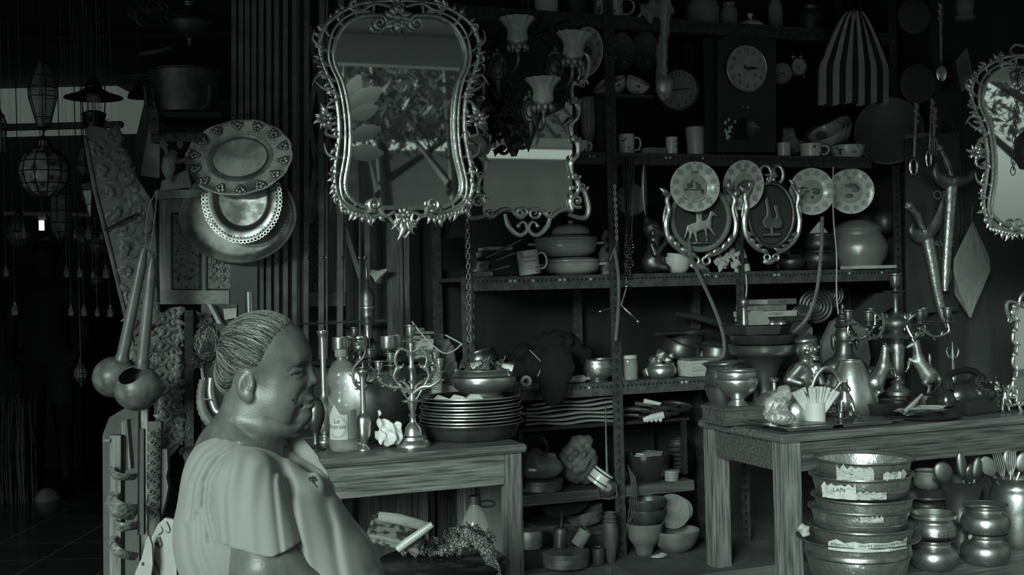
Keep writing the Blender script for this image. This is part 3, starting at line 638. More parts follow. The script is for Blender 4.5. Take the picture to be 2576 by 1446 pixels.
# the cabinet with pressed glass panels, once left of the gate and once behind it
def glass_cabinet(label, x0, x1, y0, y1, Y, gx0, gx1, full=True):
    T = Tr(x0, y1, Y); e = thing('glass_panel_cabinet', label, 'cabinet', T.o); k = T.k
    m1 = MB(); slab(m1, T, [(x0, y0), (x1, y0 - 2), (x1, y1), (x0, y1)], .22, .02); m1.build('body', wood_cab, e)
    m1 = MB(); slab(m1, T, [(x0 - 3, y0 - 2), (x1, y0 - 6), (x1, y0 + 12), (x0 - 3, y0 + 20)], .26, -.025); m1.build('cornice', wood_cabx, e)
    m1 = MB(); slab(m1, T, [(x0 - 2, y1 - 36), (x1, y1 - 34), (x1, y1), (x0 - 2, y1)], .24, -.01); m1.build('bottom_rail', wood_cabx, e)
    gy0, gy1 = y0 + 58, y1 - 40
    for a, b in ((gx0, gx1), (gx1 + 24, x1 + 10)) if full else ((gx0, gx1),):
        m1 = MB(); slab(m1, T, [(a, gy0), (b, gy0), (b, gy1), (a, gy1)], .012, .012)
        pn = m1.build('glass_panel', mat('pressed_glass', 0.05, 0.12, 0, col2=0.30, ns=55, kind='voro', lo=.1, hi=.5, bump=1.0, bs=160) if 'pressed_glass' not in MATS else MATS['pressed_glass'], e)
        m1 = MB()
        for i in range(int((gy1 - gy0) / 21)):
            for j in range(max(1, int((b - a) / 21))):
                cx, cy = a + 12 + j * 22, gy0 + 12 + i * 21
                for q in range(5): an = q * 2 * pi / 5 + i; m1.ell(T(cx + 6 * cos(an), cy + 6 * sin(an), .010), (3 * k, .003, 3 * k), 6)
                m1.ring(T(cx, cy, .010), 9 * k, 1.0 * k, 12, 5)
        m1.build('glass_flower', MATS['pressed_glass'], pn)
        m1 = MB(); tb(m1, T, [(a - 3, gy0 - 3), (b + 3, gy0 - 3), (b + 3, gy1 + 3), (a - 3, gy1 + 3), (a - 3, gy0 - 3)], 3, 6, .012, 1); m1.build('bead', wood_dk, e)
    m1 = MB(); slab(m1, T, [(x0 + 12, y0 + 24), (x0 + 26, y0 + 24), (x0 + 20, y0 + 84), (x0 + 11, y0 + 82)], .02, -.01); m1.build('bracket', wood_cab, e)
    return e
glass_cabinet('pale wooden wall cabinet with pressed glass panel beside the hung trays', 397, 578, 482, 765, 4.62, 434, 497)
glass_cabinet('wooden wall cabinet with pressed glass seen through the folding gate bars', 768, 868, 478, 770, 5.06, 778, 800, False)
# painted column boards of the gate housing
T = Tr(668, 400, 4.75); e = thing('ribbed_panel', 'tall dark ribbed metal shutter panel behind the trays', 'panel', T.o)
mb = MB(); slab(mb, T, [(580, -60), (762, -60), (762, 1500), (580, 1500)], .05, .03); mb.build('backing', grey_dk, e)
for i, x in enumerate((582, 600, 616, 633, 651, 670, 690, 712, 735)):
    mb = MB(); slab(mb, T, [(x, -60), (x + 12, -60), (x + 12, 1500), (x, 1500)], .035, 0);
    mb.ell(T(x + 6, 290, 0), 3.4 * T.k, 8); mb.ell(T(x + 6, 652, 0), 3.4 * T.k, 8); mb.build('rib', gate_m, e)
mb = MB(); slab(mb, T, [(582, 640), (650, 640), (650, 1500), (582, 1500)], .02, -.02); mb.build('wide_board', mat('mid_board', 0.11, 0.5, 0, col2=0.16, ns=4), e)
T = Tr(820, 850, 4.85); e = thing('folding_gate', 'dark folding metal lattice gate with riveted upright bars', 'gate', T.o)
for x, x2, t in ((748, 748, 10), (772, 768, 12), (810, 806, 14), (822, 822, 4), (858, 852, 15), (918, 926, 13), (905, 905, 4)):
    mb = MB(); slab(mb, T, [(x - t / 2, -60), (x + t / 2, -60), (x2 + t / 2, 1640 if x < 880 else 900), (x2 - t / 2, 1640 if x < 880 else 900)], .02, 0)
    for y in (290, 648): mb.ell(T(x, y, -.002), (4.4 * T.k, .006, 4.4 * T.k), 8)
    mb.build('upright', gate_m, e)
for a, b, c, d in ((775, 300, 812, 520), (812, 300, 775, 520), (820, 330, 856, 560), (856, 330, 820, 560), (775, 60, 812, 300), (812, 60, 775, 300), (862, 560, 905, 700), (752, 330, 775, 560)):
    mb = MB(); q = (d - b) / 6; slab(mb, T, [(a - 6, b), (a + 6, b), (c + 6, d), (c - 6, d)], .006, .022); mb.build('lattice_bar', gate_m, e)
mb = MB(); tb(mb, T, [(752, 815), (985, 806)], 6.5, 10, .01, 1); mb.build('rail', iron, e)
# plywood post and boards right of the gate
T = Tr(1000, 850, 4.93); e = thing('wooden_post', 'upright pale worn wooden post behind the candle holders', 'post', T.o)
mb = MB(); slab(mb, T, [(972, 560), (1012, 560), (1026, 1600), (985, 1600)], .04, 0); mb.build('post', wood_post, e)
mb = MB(); slab(mb, T, [(1012, 560), (1028, 560), (1042, 1600), (1026, 1600)], .035, .01); mb.build('post_side', wood_z, e)
T = Tr(900, 700, 5.02); mb = MB(); slab(mb, T, [(872, 540), (978, 540), (978, 1640), (866, 1640)], .02); single(mb, 'backboard', 'dark upright board between the gate and the pale post', 'board', wood_dk, T.o)
T = Tr(955, 690, 4.86); mb = MB(); mb.at((0, 0, 0), (R(20), R(60), 0)); k = T.k; mb.lathe([(3 * k, 26 * k), (7 * k, 14 * k), (10 * k, 2 * k), (17 * k, -8 * k), (22 * k, -12 * k), (15 * k, -7 * k), (8 * k, 4 * k)], 12, lambda a, j, z: 1 + .15 * sin(5 * a)); single(mb, 'paper_flower', 'small pale trumpet flower stuck to the wooden post', 'flower', paper, T.o)
# chrome tube behind the head
T = Tr(628, 780, 4.4, False); mb = MB(); mb.lathe([(10 * T.k, -1.20), (10 * T.k, 46 * T.k), (8.5 * T.k, 46 * T.k), (8.5 * T.k, -1.20)], 20); single(mb, 'chrome_tube', 'upright bright chrome tube rising behind the woman head', 'tube', chrome, T.o)
# pot stand, dark pot with blades, plate
T = Tr(465, 290, 4.6); k = T.k
e = thing('wall_bracket_shelf', 'dark iron bracket shelf under the big dark pot', 'shelf', T.o)
mb = MB(); slab(mb, T, [(396, 292), (575, 292), (575, 306), (396, 306)], .26, -.12); mb.build('shelf_board', iron_dk, e)
mb = MB(); slab(mb, T, [(404, 296), (427, 296), (427, 348), (404, 348)], .03, -.14); mb.ell(T(416, 314, -.142), 4 * k, 8); mb.build('bracket', iron, e)
mb = MB(); slab(mb, T, [(400, 346), (575, 340), (575, 362), (400, 366)], .2, -.10)
for i in range(6): mb.ell(T(430 + i * 26, 350, -.102), 4 * k, 8)
mb.build('lower_board', wood_dkx, e)
mb = MB(); slab(mb, T, [(398, 366), (575, 362), (575, 490), (398, 490)], .03, .16); mb.build('back_board', iron_dk, e)
z0 = T.o.z
potp = [(60, 0), (74, 3), (80, 30), (84, 70), (87, 100), (90, 106)]
e = vessel('dark_pot', 'big dark metal pot of curved blades on the bracket shelf', 'pot', 468, 4.6, z0 + .001, potp, iron, t=2, sm=False, parts=[('rim', [(86, 102), (92, 105), (92, 108), (86, 108)], iron)])
mb = MB()
for s_ in (-1, 1): mb.tube([(s_ * 60 * k, -.10, 8 * k), (s_ * 76 * k, -.115, 14 * k), (s_ * 80 * k, -.11, 60 * k)], 6 * k, 8)
mb.build('lug', iron, e)
for i, (x, h_, rr, tl) in enumerate([(438, 40, 60, -.5), (470, 52, 66, -.1), (500, 58, 70, .5)]):
    mb = MB(); n = 30; r0 = rr * k; pts = [(r0 * cos(pi * j / n), 0, r0 * sin(pi * j / n)) for j in range(n + 1)]
    mb.tube(pts, 1.5 * k, 6); mb.prism([(p[0] * .97, p[2] * .97) for p in pts], -.002, .002)
    single(mb, 'pan_lid', ['dark round lid standing at the left in the big pot', 'dark round lid standing mid pot', 'dark round lid with bright rim, rightmost in the big pot'][i], 'lid', steel, on(x, 4.6 + (i - 1) * .03, z0 + .055), (R(6), R(20 * tl), R(30 + 20 * i)), 'lids standing in the dark pot')
mb = MB(); mb.lathe([(0, 0), (60 * k, 1 * k), (72 * k, 6 * k), (72 * k, 8 * k), (58 * k, 4 * k), (0, 3 * k)], 36); single(mb, 'flat_pan', 'dark flat pan jutting out left of the big dark pot', 'pan', iron, on(375, 4.72, z0 + .15))
mb = MB(); T = Tr(360, 125, 4.7); slab(mb, T, [(350, 132), (425, 118), (436, 124), (380, 138), (352, 140)], .06); single(mb, 'hanging_cleaver', 'dark cleaver blade lying over the pot lids', 'blade', iron, T.o)
e = vessel('hanging_oil_lamp', 'dark brass round oil lamp hanging above the big pot', 'lamp', 477, 4.5, P(477, 106, 4.5).z, [(6, -10), (7, 6), (14, 12), (34, 24), (48, 44), (50, 52), (44, 62), (22, 74), (13, 84), (10, 92), (14, 100), (9, 112), (9, 125)], brass_dk, open_=False, parts=[('band', [(49, 46), (53, 50), (49, 54)], brass_dk)])
mb = MB(); mb.tube([(0, 0, 120 * k), (0, 0, 1.0)], .004, 6); mb.build('chain', iron_dk, e)
T = Tr(380, 40, 4.6); mb = MB()
for i in range(5): tb(mb, T, spiral(340 + i * 22, 30 + 14 * sin(i * 2), 24, 1.5, i, 1 if i % 2 else -1), 3.5, 6)
tb(mb, T, [(330, 20), (360, 55), (420, 62), (470, 20), (520, 30), (570, 8)], 4, 6); tb(mb, T, [(360, 10), (350, -200)], 3, 5); single(mb, 'scroll_chandelier', 'dark wrought scroll chandelier arm at the top left', 'chandelier', iron_dk, T.o)
# leaning pale panel
T = Tr(365, 440, 4.5); e = thing('leaning_panel', 'pale panel with dark wooden edge leaning beside the pot shelf', 'panel', T.o)
mb = MB(); slab(mb, T, [(386, 252), (402, 300), (400, 448), (345, 440)], .01, .004); mb.build('face', plaster, e)
mb = MB(); slab(mb, T, [(362, 262), (386, 246), (352, 442), (322, 430)], .03); mb.build('edge', wood_dk, e)
# lower left: chair, painted boards, perforated post, horn
T = Tr(300, 1446, 4.0, False); e = thing('bentwood_chair', 'worn pale chair with curved slats standing under the ladles', 'chair', P(300, 1446, 4.0))
z0 = T.o.z
def vb(mb, x0, x1, y0, y1, dy, th): return slab(mb, T, [(x0, y0), (x1, y0), (x1 + 1, y1), (x0 + 2, y1)], th, dy)
vb(MB(), 276, 304, 1095, 2400, 0, .045).build('post', wood_z, e)
vb(MB(), 331, 348, 1030, 2400, .10, .02).build('post', mat('pale_post', .26, .6, 0, col2=.18, ns=9), e)
slab(MB(), T, [(298, 1065), (312, 1058), (322, 1184), (304, 1186)], .04, .03).build('upright_board', wood_z, e)
for i, (y, sag, th, dy) in enumerate(((1180, 16, 12, -.02), (1250, 34, 22, -.03), (1316, 6, 12, .02), (1352, 44, 12, -.02))):
    mb = MB(); pts = [T(284 + 64 * u, y + sag * u, dy - .06 * sin(pi * u)) for u in [j / 8 for j in range(9)]]; mb.tube(pts, th * T.k, 8, flat=.35); mb.build('slat', wood_x, e)
mb = MB(); tb(mb, T, [(278, 1108), (262, 1109)], 6, 8); mb.build('dowel', wood_post, e)
mb = MB(); T = Tr(300, 1040, 4.42, False); slab(mb, T, [(258, 1095), (275, 1050), (318, 1024), (350, 1020), (352, 1660), (262, 1660)], .02); single(mb, 'dark_fan', 'dark curved panel behind the ladle bowls', 'panel', iron_dk, T.o)
T = Tr(405, 1350, 4.05, False); e = thing('carved_upright', 'tall narrow carved wooden upright below the scrolled carving', 'carving', T.o)
mb = MB(); slab(mb, T, [(372, 1060), (405, 1060), (402, 1360), (375, 1400)], .03); mb.build('board', wood_dk, e)
mb = MB(); carve(mb, T, [(388, 1080), (388, 1150), (386, 1220), (388, 1300)], 26, 8, -.006, 1.6); mb.build('relief', carved, e)
mb = MB(); slab(mb, T, [(395, 1130), (418, 1130), (420, 1180), (416, 1200), (421, 1225), (415, 1260), (404, 1300), (395, 1300)], .03, .01); mb.build('notched_board', ham_wood, e)
T = Tr(350, 1250, 3.95, False); mb = MB(); slab(mb, T, [(348, 1080), (362, 1080), (362, 1345), (352, 1345)], .02); mb.tube([T(350, 1035), T(348, 1345)], .003, 6); single(mb, 'iron_rod', 'thin dark iron strip hanging below the ladles', 'rod', iron_dk, T.o)
for nm, lb, poly, dots in (('painted_board', 'pale board painted with dark scrolls, next to the woman back', [(378, 1400), (382, 1350), (398, 1318), (415, 1302), (436, 1306), (442, 1340), (446, 1500), (400, 1500)], [(393, 1368)]),
                     ('painted_board', 'small pale pointed painted board left of the scroll painted one', [(336, 1500), (340, 1440), (358, 1400), (366, 1362), (374, 1346), (382, 1370), (384, 1420), (372, 1500)], [(360, 1418)])):
    T = Tr(poly[0][0], poly[0][1], 3.9 if dots[0][0] > 380 else 3.85, False); e = thing(nm, lb, 'board', T.o, group='painted boards beside the woman')
    mb = MB(); slab(mb, T, poly, .015); mb.build('board', mat('painted_pale', .30, .5, 0, col2=.24, ns=14) if 'painted_pale' not in MATS else MATS['painted_pale'], e)
    mb = MB()
    for x, y in dots: mb.ell(T(x, y, 0), (4 * T.k, .001, 5 * T.k), 10)
    if dots[0][0] > 380:
        for a in (((400, 1345), (410, 1335), (404, 1322)), ((402, 1350), (408, 1370), (400, 1376), (396, 1360)), ((420, 1312), (428, 1330), (424, 1340), (416, 1334)), ((388, 1410), (398, 1430), (404, 1446))): tb(mb, T, a, [2.4, 2, .6], 5)
    mb.build('painted_scroll', ink, e)
T = Tr(472, 1100, 4.5); mb = MB(); slab(mb, T, [(464, 780), (486, 780), (490, 1500), (466, 1500)], .03)
mb.mi = 1
for i in range(14): mb.ell(T(476, 1000 + i * 26, -.0005), (3.6 * T.k, .001, 4 * T.k), 8)
single(mb, 'perforated_post', 'dark perforated steel post behind the woman neck', 'post', [steel_dk, black], T.o)
T = Tr(525, 1000, 4.0, False); e = thing('hanging_horn', 'curved ridged horn with metal fittings behind the woman neck', 'horn', T.o)
mb = MB(); q = spline([T(512, 955), T(506, 990), T(510, 1030), T(530, 1062), T(560, 1078)], 6); mb.tube(q, [(13 + 2.0 * (i % 2)) * T.k * (.75 + .4 * i / len(q)) for i in range(len(q))], 12); mb.build('horn', carved, e)
mb = MB(); tb(mb, T, [(530, 950), (528, 990), (540, 1030), (556, 1040)], 10, 10, .01); tb(mb, T, [(514, 1003), (545, 1003)], 2.5, 6, -.02); tb(mb, T, [(506, 910), (512, 960)], [3, 5], 8); mb.build('fitting', brass_lt, e)
T = Tr(560, 890, 4.3, False); e = thing('backboard', 'dark board behind the woman neck and shoulders', 'board', T.o); mb = MB(); slab(mb, T, [(488, 765), (580, 765), (580, 1500), (488, 1500)], .02, .10); mb.build('board', wood_dk, e)
mb = MB(); slab(mb, T, [(548, 778), (582, 776), (582, 800), (552, 806)], .004, .08); mb.build('paper_scrap', paper, e); mb = MB(); slab(mb, T, [(512, 765), (522, 765), (548, 815), (538, 815)], .02, .05); mb.build('batten', wood_cab, e)
mb = MB(); carve(mb, T, [(500, 790), (500, 850), (495, 900)], 36, 4, .09, 1.5); mb.build('relief', carved, e)
# ---------------------------------------------------------------- the dark passage: lanterns, bulb, figure
came = iron_dk; pane = mat('lantern_glass', .34, .3, 0, col2=.16, ns=30, bump=.4, bs=80, alpha=.6)
def lantern(name, label, px, py, Y, prof, sides, m=pane, bars=True, cord=None):   # prof from bottom (radius, up) about py
    T = Tr(px, py, Y, False); k = T.k; e = thing(name, label, 'lantern', T.o, group='lanterns hanging in the passage')
    pr = [(a * k, b * k) for a, b in prof]; MB().lathe(pr, sides).build('glass_panel', m, e, smooth=sides > 8)
    if bars:
        mb = MB()
        for i in range(sides if sides < 9 else 12):
            a = 2 * pi * i / (sides if sides < 9 else 12); mb.tube([(r * cos(a) * 1.01, r * sin(a) * 1.01, z) for r, z in pr], 1.5 * k, 5)
        for r, z in pr[1:-1]: mb.tube([(r * 1.01 * cos(2 * pi * i / sides), r * 1.01 * sin(2 * pi * i / sides), z) for i in range(sides + 1)], 1.3 * k, 5, cap=False)
        mb.build('frame', came, e)
    mb = MB(); zt = pr[-1][1]; mb.lathe([(pr[-1][0] * 1.1, zt), (pr[-1][0] * 1.2, zt + 4 * k), (4 * k, zt + 12 * k), (2 * k, zt + 20 * k)], 10); mb.tube([(0, 0, zt), (0, 0, 2.93 - T.o.z)], .003, 5)
    mb.build('cap', came, e); mb = MB(); mb.lathe([(2 * k, pr[0][1] - 14 * k), (5 * k, pr[0][1] - 8 * k), (pr[0][0] * 1.05, pr[0][1])], 10); mb.build('finial', came, e); return e
lantern('hexagonal_lantern', 'tall hexagonal glass lantern, highest at the far left', 110, 320, 6.2, [(16, 0), (22, 24), (36, 76), (37, 98), (28, 128), (14, 158)], 6)
lantern('globe_lantern', 'round stained glass globe lantern in the passage', 113, 495, 6.0, [(16, 0), (38, 10), (55, 32), (62, 62), (58, 88), (44, 108), (20, 124), (14, 140)], 24, mat('stained_panes', .05, .3, 0, col2=.5, ns=26, kind='voro', lo=.2, hi=.75, detail=0))
lantern('bell_lantern', 'dim bell shaped glass lantern below the globe one', 155, 600, 6.8, [(10, 0), (22, 16), (26, 40), (25, 70), (26, 110), (18, 140)], 8)
lantern('cone_lantern', 'dark inverted cone lantern beside the bell one', 228, 545, 6.6, [(3, 0), (12, 30), (24, 66), (25, 82)], 6, iron)
lantern('diamond_lantern', 'small diamond pane lantern behind the carved board top', 212, 440, 6.6, [(8, 0), (22, 22), (20, 30), (12, 66), (5, 80)], 6, pane)
lantern('tube_lantern', 'narrow glass lantern at the very left picture edge', 3, 385, 5.6, [(14, 0), (14, 60), (16, 72), (10, 90)], 6, pane)
for x, y, s_, lb in ((212, 620, 18, 'small dim glass lamp below the bell lantern'), (248, 640, 22, 'dim round glass lamp behind the diagonal carved board'), (244, 720, 14, 'tiny glass drop lamp beside the diagonal board'), (50, 620, 30, 'dim glass lamp at the left under the globe lantern'), (205, 960, 18, 'low dim glass lamp near the passage floor')):
    lantern('glass_lamp', lb, x, y, 7.0, [(s_ * .3, 0), (s_ * .8, s_ * .5), (s_, s_ * 1.2), (s_ * .7, s_ * 2), (s_ * .3, s_ * 2.6)], 12, glass_m)
T = Tr(237, 300, 6.0, False); e = thing('storm_lamp', 'black oil lamp with a wide flat shade against the pale wall', 'lamp', T.o); k = T.k
MB().lathe([(20 * k, 78 * k), (40 * k, 66 * k), (70 * k, 56 * k), (72 * k, 53 * k), (40 * k, 60 * k), (18 * k, 70 * k)], 36).build('shade', iron_dk, e)
MB().lathe([(0, -60 * k), (18 * k, -60 * k), (22 * k, -20 * k), (30 * k, 14 * k), (18 * k, 20 * k), (0, 20 * k)], 24).build('oil_tank', iron_dk, e)
MB().lathe([(18 * k, 20 * k), (20 * k, 40 * k), (16 * k, 62 * k)], 20).build('chimney', glass_m, e)
mb = MB(); mb.lathe([(0, 106 * k), (10 * k, 104 * k), (13 * k, 94 * k), (22 * k, 82 * k), (20 * k, 74 * k)], 20); mb.tube([(0, 0, 100 * k), (0, 0, 2.93 - T.o.z)], .003, 5); mb.build('top_cap', iron_dk, e)
for s_ in (-1, 1): MB().tube([(s_ * 27 * k, 0, 16 * k), (s_ * 30 * k, 0, 60 * k), (s_ * 28 * k, 0, 88 * k), (s_ * 14 * k, 0, 94 * k)], 1.6 * k, 6).build('guard_wire', iron_dk, e)
mb = MB()
for i in range(8): a = i * pi / 4; mb._a([(22 * k * cos(a - .3), 22 * k * sin(a - .3), -12 * k), (22 * k * cos(a + .3), 22 * k * sin(a + .3), -12 * k), (40 * k * cos(a), 40 * k * sin(a), 4 * k)], [(0, 1, 2)])
mb.build('leaf_collar', iron_dk, e)
T = Tr(352, 245, 6.2, False); mb = MB(); k = T.k; mb.lathe([(6 * k, 34 * k), (14 * k, 22 * k), (28 * k, 8 * k), (30 * k, -2 * k), (24 * k, 4 * k), (10 * k, 18 * k)], 20); mb.tube([(0, 0, 30 * k), (0, 0, 2.93 - T.o.z)], .003, 5); single(mb, 'lamp_shade', 'dark lamp shade partly behind the leaning panel', 'lamp shade', iron_dk, T.o)
T = Tr(105, 567, 8.6, False); e = thing('tube_light', 'small glowing light tube deep in the passage', 'light', T.o); k = T.k
MB().lathe([(0, -13 * k), (6.5 * k, -12 * k), (6.5 * k, 12 * k), (0, 13 * k)], 12).build('bulb', mat('lamp_glow', 0.8, 0.5, emis=2.2), e)
mb = MB(); mb.box((0, .03, 22 * k), (20 * k, .04, 14 * k)); mb.tube([(0, 0, 12 * k), (0, .02, 2.93 - T.o.z)], .004, 5); mb.build('fitting', grey_m, e)
T = Tr(80, 540, 9.0, False); mb = MB(); slab(mb, T, [(10, 532), (220, 536), (220, 545), (10, 541)], .04); single(mb, 'hanging_rail', 'pale horizontal rail across the back of the passage', 'rail', plaster, T.o)
# furniture silhouettes and the standing figure
def man(X, Y, Z):
    d = sE(X, Y, Z, (0, 0, 1.60), (.085, .1, .115)); d = smin(d, sC(X, Y, Z, (0, 0, 1.5), (0, 0, 1.40), .055, .06), .03)
    d = smin(d, sC(X, Y, Z, (-.15, 0, 1.36), (.15, 0, 1.36), .07), .04); d = smin(d, sC(X, Y, Z, (0, 0, 1.3), (0, 0, .95), .15, .15), .06)
    A = np.abs(X); d = smin(d, sC(A, Y, Z, (.21, 0, 1.36), (.26, .02, 1.06), .055, .042), .03); d = smin(d, sC(A, Y, Z, (.26, .02, 1.06), (.20, -.12, .86), .042, .03), .02)
    d = smin(d, sC(A, Y, Z, (.09, 0, .92), (.10, 0, .48), .10, .07), .04); d = smin(d, sC(A, Y, Z, (.10, 0, .48), (.10, .02, .08), .065, .045), .02)
    return smin(d, sC(A, Y, Z, (.10, .02, .04), (.12, -.14, .03), .042, .035), .03)
e = thing('person', 'dim dark-clothed figure standing deep in the passage', 'person', on(128, 8.2, 0))
sdf_obj(man, (-.36, -.24, -.02), (.36, .2, 1.74), .022, 'body', mat('shadow_cloth', .018, .8), e, 1, (0, 0, 0), 1)
MB().ell((0, .02, 1.63), (.095, .105, .10), 16).build('hair', black, e)
mb = MB(); mb.lathe([(.0, 0), (.08, 0), (.085, .01), (.06, .06), (.025, .08), (0, .085)], 20, lambda a, j, z: 1 + .1 * sin(3 * a)); single(mb, 'woven_basket_lid', 'small pale woven lid on the passage floor', 'lid', mat('woven_pale', .12, .7, 0, col2=.06, ns=60, kind='wave'), on(118, 7.75, 0))
mb = MB(); rd = random.Random(5)
for i in range(70):
    x, y = rd.uniform(-.16, .14), rd.uniform(-.05, .1); mb.tube([(x, y, .0), (x + rd.uniform(-.02, .02), y, .3), (x * .9 + rd.uniform(-.02, .02), y, .6 + rd.uniform(0, .1))], rd.uniform(.004, .009), 5)
single(mb, 'stalk_bundle', 'tall bundle of dry stalks standing at the left edge', 'bundle', mat('dry_stalk', .06, .8, 0, col2=.035, ns=20), on(28, 7.7, 0))
for i, (px, Y, w_, h_, lb) in enumerate([(60, 9.2, .9, 1.15, 'dark low cupboard at the end of the passage')]):
    e = thing('cupboard', lb, 'cupboard', on(px, Y, 0)); MB().box((0, .2, h_ / 2), (w_, .4, h_), b=.01).build('body', wood_dk, e)
    for s_ in (-1, 1):
        d = MB().box((s_ * w_ * .245, -.006, h_ / 2), (w_ * .45, .02, h_ * .9), b=.006).build('door', wood_dk, e); MB().ell((s_ * .03, -.025, h_ / 2), .012, 8).build('knob', brass_lt, d)
rd = random.Random(11)
for i in range(16):
    x = (-6 + i * 22 if i < 4 else 168 + (i - 4) * 11); y = 600 + (i * 97) % 290; k = 6.4 / F; s_ = rd.uniform(5, 10)
    mb = MB(); mb.lathe([(0, 0), (s_ * k, 2 * k), (s_ * k * .9, s_ * 2.4 * k), (s_ * k * .35, s_ * 3 * k), (s_ * k * .4, s_ * 3.8 * k)], 10); mb.tube([(0, 0, s_ * 3.4 * k), (0, 0, 2.93 - P(x, y, 6.4 + .25 * (i % 3)).z)], .0015, 4)
    single(mb, 'hanging_glass_bottle', 'small dim glass bottle hanging in the dark passage', 'bottle', [glass_m], P(x, y, 6.4 + .25 * (i % 3)), group='glass bottles hanging in the passage')
# ================================================================ MIRRORS, SCONCES
MN = Vector((ST, -CT, 0))
def rococo_mirror(label, cx, cy, Y, s, seed=1, lean=.03):
    T = Tr(cx, cy, Y); k = T.k; e = thing('rococo_mirror', label, 'mirror', T.o, group='ornate silver framed mirrors')
    X = lambda hw, y, sd: (cx + sd * hw * s + (y - 130) * s * lean - 3 * s, cy + (y - 300) * s)
    inner = [(0, 40), (60, 38), (100, 42), (135, 62), (158, 95), (167, 130), (163, 165), (148, 200), (138, 240), (132, 290), (131, 340), (135, 390), (143, 430), (148, 462), (142, 490), (118, 512), (85, 524), (50, 522), (0, 524)]
    outer = [(0, 0), (60, 5), (105, 12), (155, 38), (188, 70), (200, 110), (197, 150), (180, 195), (165, 235), (158, 290), (158, 340), (165, 390), (172, 430), (172, 470), (160, 505), (130, 532), (90, 547), (50, 540), (28, 560), (0, 598)]
    full = [X(a, b, -1) for a, b in inner] + [X(a, b, 1) for a, b in inner[::-1]][1:-1]
    mb = MB(); slab(mb, T, full, .004, .012); mb.build('mirror_glass', mirror_m, e, smooth=False)
    mb = MB(); slab(mb, T, full, .006, .018); mb.build('backing', wood_dk, e)
    mb = MB(); f2 = full + [full[0]]
    tb(mb, T, f2, 6 * s, 8, .004, 3); tb(mb, T, [X(a + 11, b - (9 if b < 120 else -9 if b > 480 else 0), -1) for a, b in inner[1:-1]], 4.2 * s, 8, .0, 3)
    tb(mb, T, [X(a + 11, b - (9 if b < 120 else -9 if b > 480 else 0), 1) for a, b in inner[1:-1]], 4.2 * s, 8, .0, 3); mb.build('inner_moulding', silver, e)
    for sd in (-1, 1):
        mb = MB(); tb(mb, T, [X(a, b, sd) for a, b in outer], [5 * s, 7 * s, 5 * s, 7 * s, 5 * s, 7 * s, 4 * s], 8, .0, 3)
        for j in range(1, 18):               # bridges between the mouldings leave the openwork gaps
            a, b = inner[j]; c, d = outer[j]; tb(mb, T, [X(a + 4, b, sd), X((a + c) / 2 + 3, (b + d) / 2 + 6, sd), X(c, d, sd)], [5 * s, 3.5 * s, 5 * s], 6, .002, 3)
        rd = random.Random(seed)
        for j, (a, b) in enumerate(outer[2:17]):
            for u in range(3):
                t = u / 3; c, d = outer[j + 3]; x, y = a + (c - a) * t, b + (d - b) * t; an = math.atan2(y - 300, sd * x); an = an + rd.uniform(-.6, .6)
                px, py = X(x, y, sd); leaf(mb, T, px, py, (17 + 9 * rd.random()) * s, an + (.9 if y > 160 else -.9) * sd * .5, .26, -.002, .22)
            if j % 2 == 0:
                px, py = X(a + 5, b, sd); tb(mb, T, spiral(px, py, 11 * s, 1.2, sd + j, sd), [3.4 * s, 2.6 * s, 1.4 * s], 6, -.005, 1)
        for (a, b, c, d, e_, f_) in ((165, 235, 196, 222, 214, 205), (176, 195, 205, 190, 222, 214), (168, 400, 190, 385, 196, 360), (160, 345, 190, 338, 186, 318), (160, 250, 182, 262, 190, 285), (196, 120, 216, 100, 212, 75)):
            tb(mb, T, [X(a, b, sd), X(c, d, sd), X(e_, f_, sd)], [6 * s, 4 * s, 1.5 * s], 7, -.002, 4)
        mb.build('outer_scrollwork', silver, e)
        mb = MB(); px, py = X(190, 300, sd); rosette(mb, T, px, py, 24 * s, 7, -.008)
        for an, L_ in ((-1.57, 44), (1.4, 34), (3.14 if sd < 0 else 0, 34), (-2.4 if sd < 0 else -.7, 30), (2.4 if sd < 0 else .7, 28)): leaf(mb, T, px, py, L_ * s, an, .22, .0)
        mb.build('rose', silver, e)
        mb = MB(); px, py = X(72, 512, sd); tb(mb, T, spiral(px, py + 2 * s, 17 * s, 1.5, pi / 2, -sd), [6 * s, 4 * s, 2 * s], 8, -.008, 1); tb(mb, T, [X(60, 522, sd), X(48, 545, sd), X(24, 535, sd), X(18, 560, sd), X(30, 572, sd)], [5 * s, 5 * s, 3 * s], 8, -.004)
        for u in range(9): px, py = X(84 + u * 9, 548 - u * 2.2, sd); mb.ell(T(px, py, -.004), (5 * k * s, .006, 8 * k * s), 8)
        mb.build('bottom_scroll', silver, e)
        mb = MB(); px, py = X(46, 60, sd); tb(mb, T, spiral(px, py, 20 * s, 1.7, -pi / 2, -sd), [6 * s, 5 * s, 2 * s], 8, -.012, 1); tb(mb, T, [X(18, 18, sd), X(60, 10, sd), X(90, 26, sd), X(120, 22, sd), X(110, -6, sd)], [5 * s, 5 * s, 3 * s], 8, -.004)
        tb(mb, T, [X(30, -20, sd), X(64, -28, sd), X(80, -8, sd), X(60, 6, sd)], [5 * s, 4 * s, 2 * s], 8, -.002); mb.build('crest_scroll', silver, e)
    mb = MB(); px, py = X(0, 48, 1)
    for r, n in ((36, 11), (24, 9)): rosette(mb, T, px, py, r * s, n, -.010 - .0003 * (36 - r))
    px, py = X(0, 4, 1); rosette(mb, T, px, py, 22 * s, 8, -.006); mb.build('crest_shell', silver, e)
    mb = MB(); px, py = X(0, 542, 1); rosette(mb, T, px, py, 22 * s, 8, -.006)
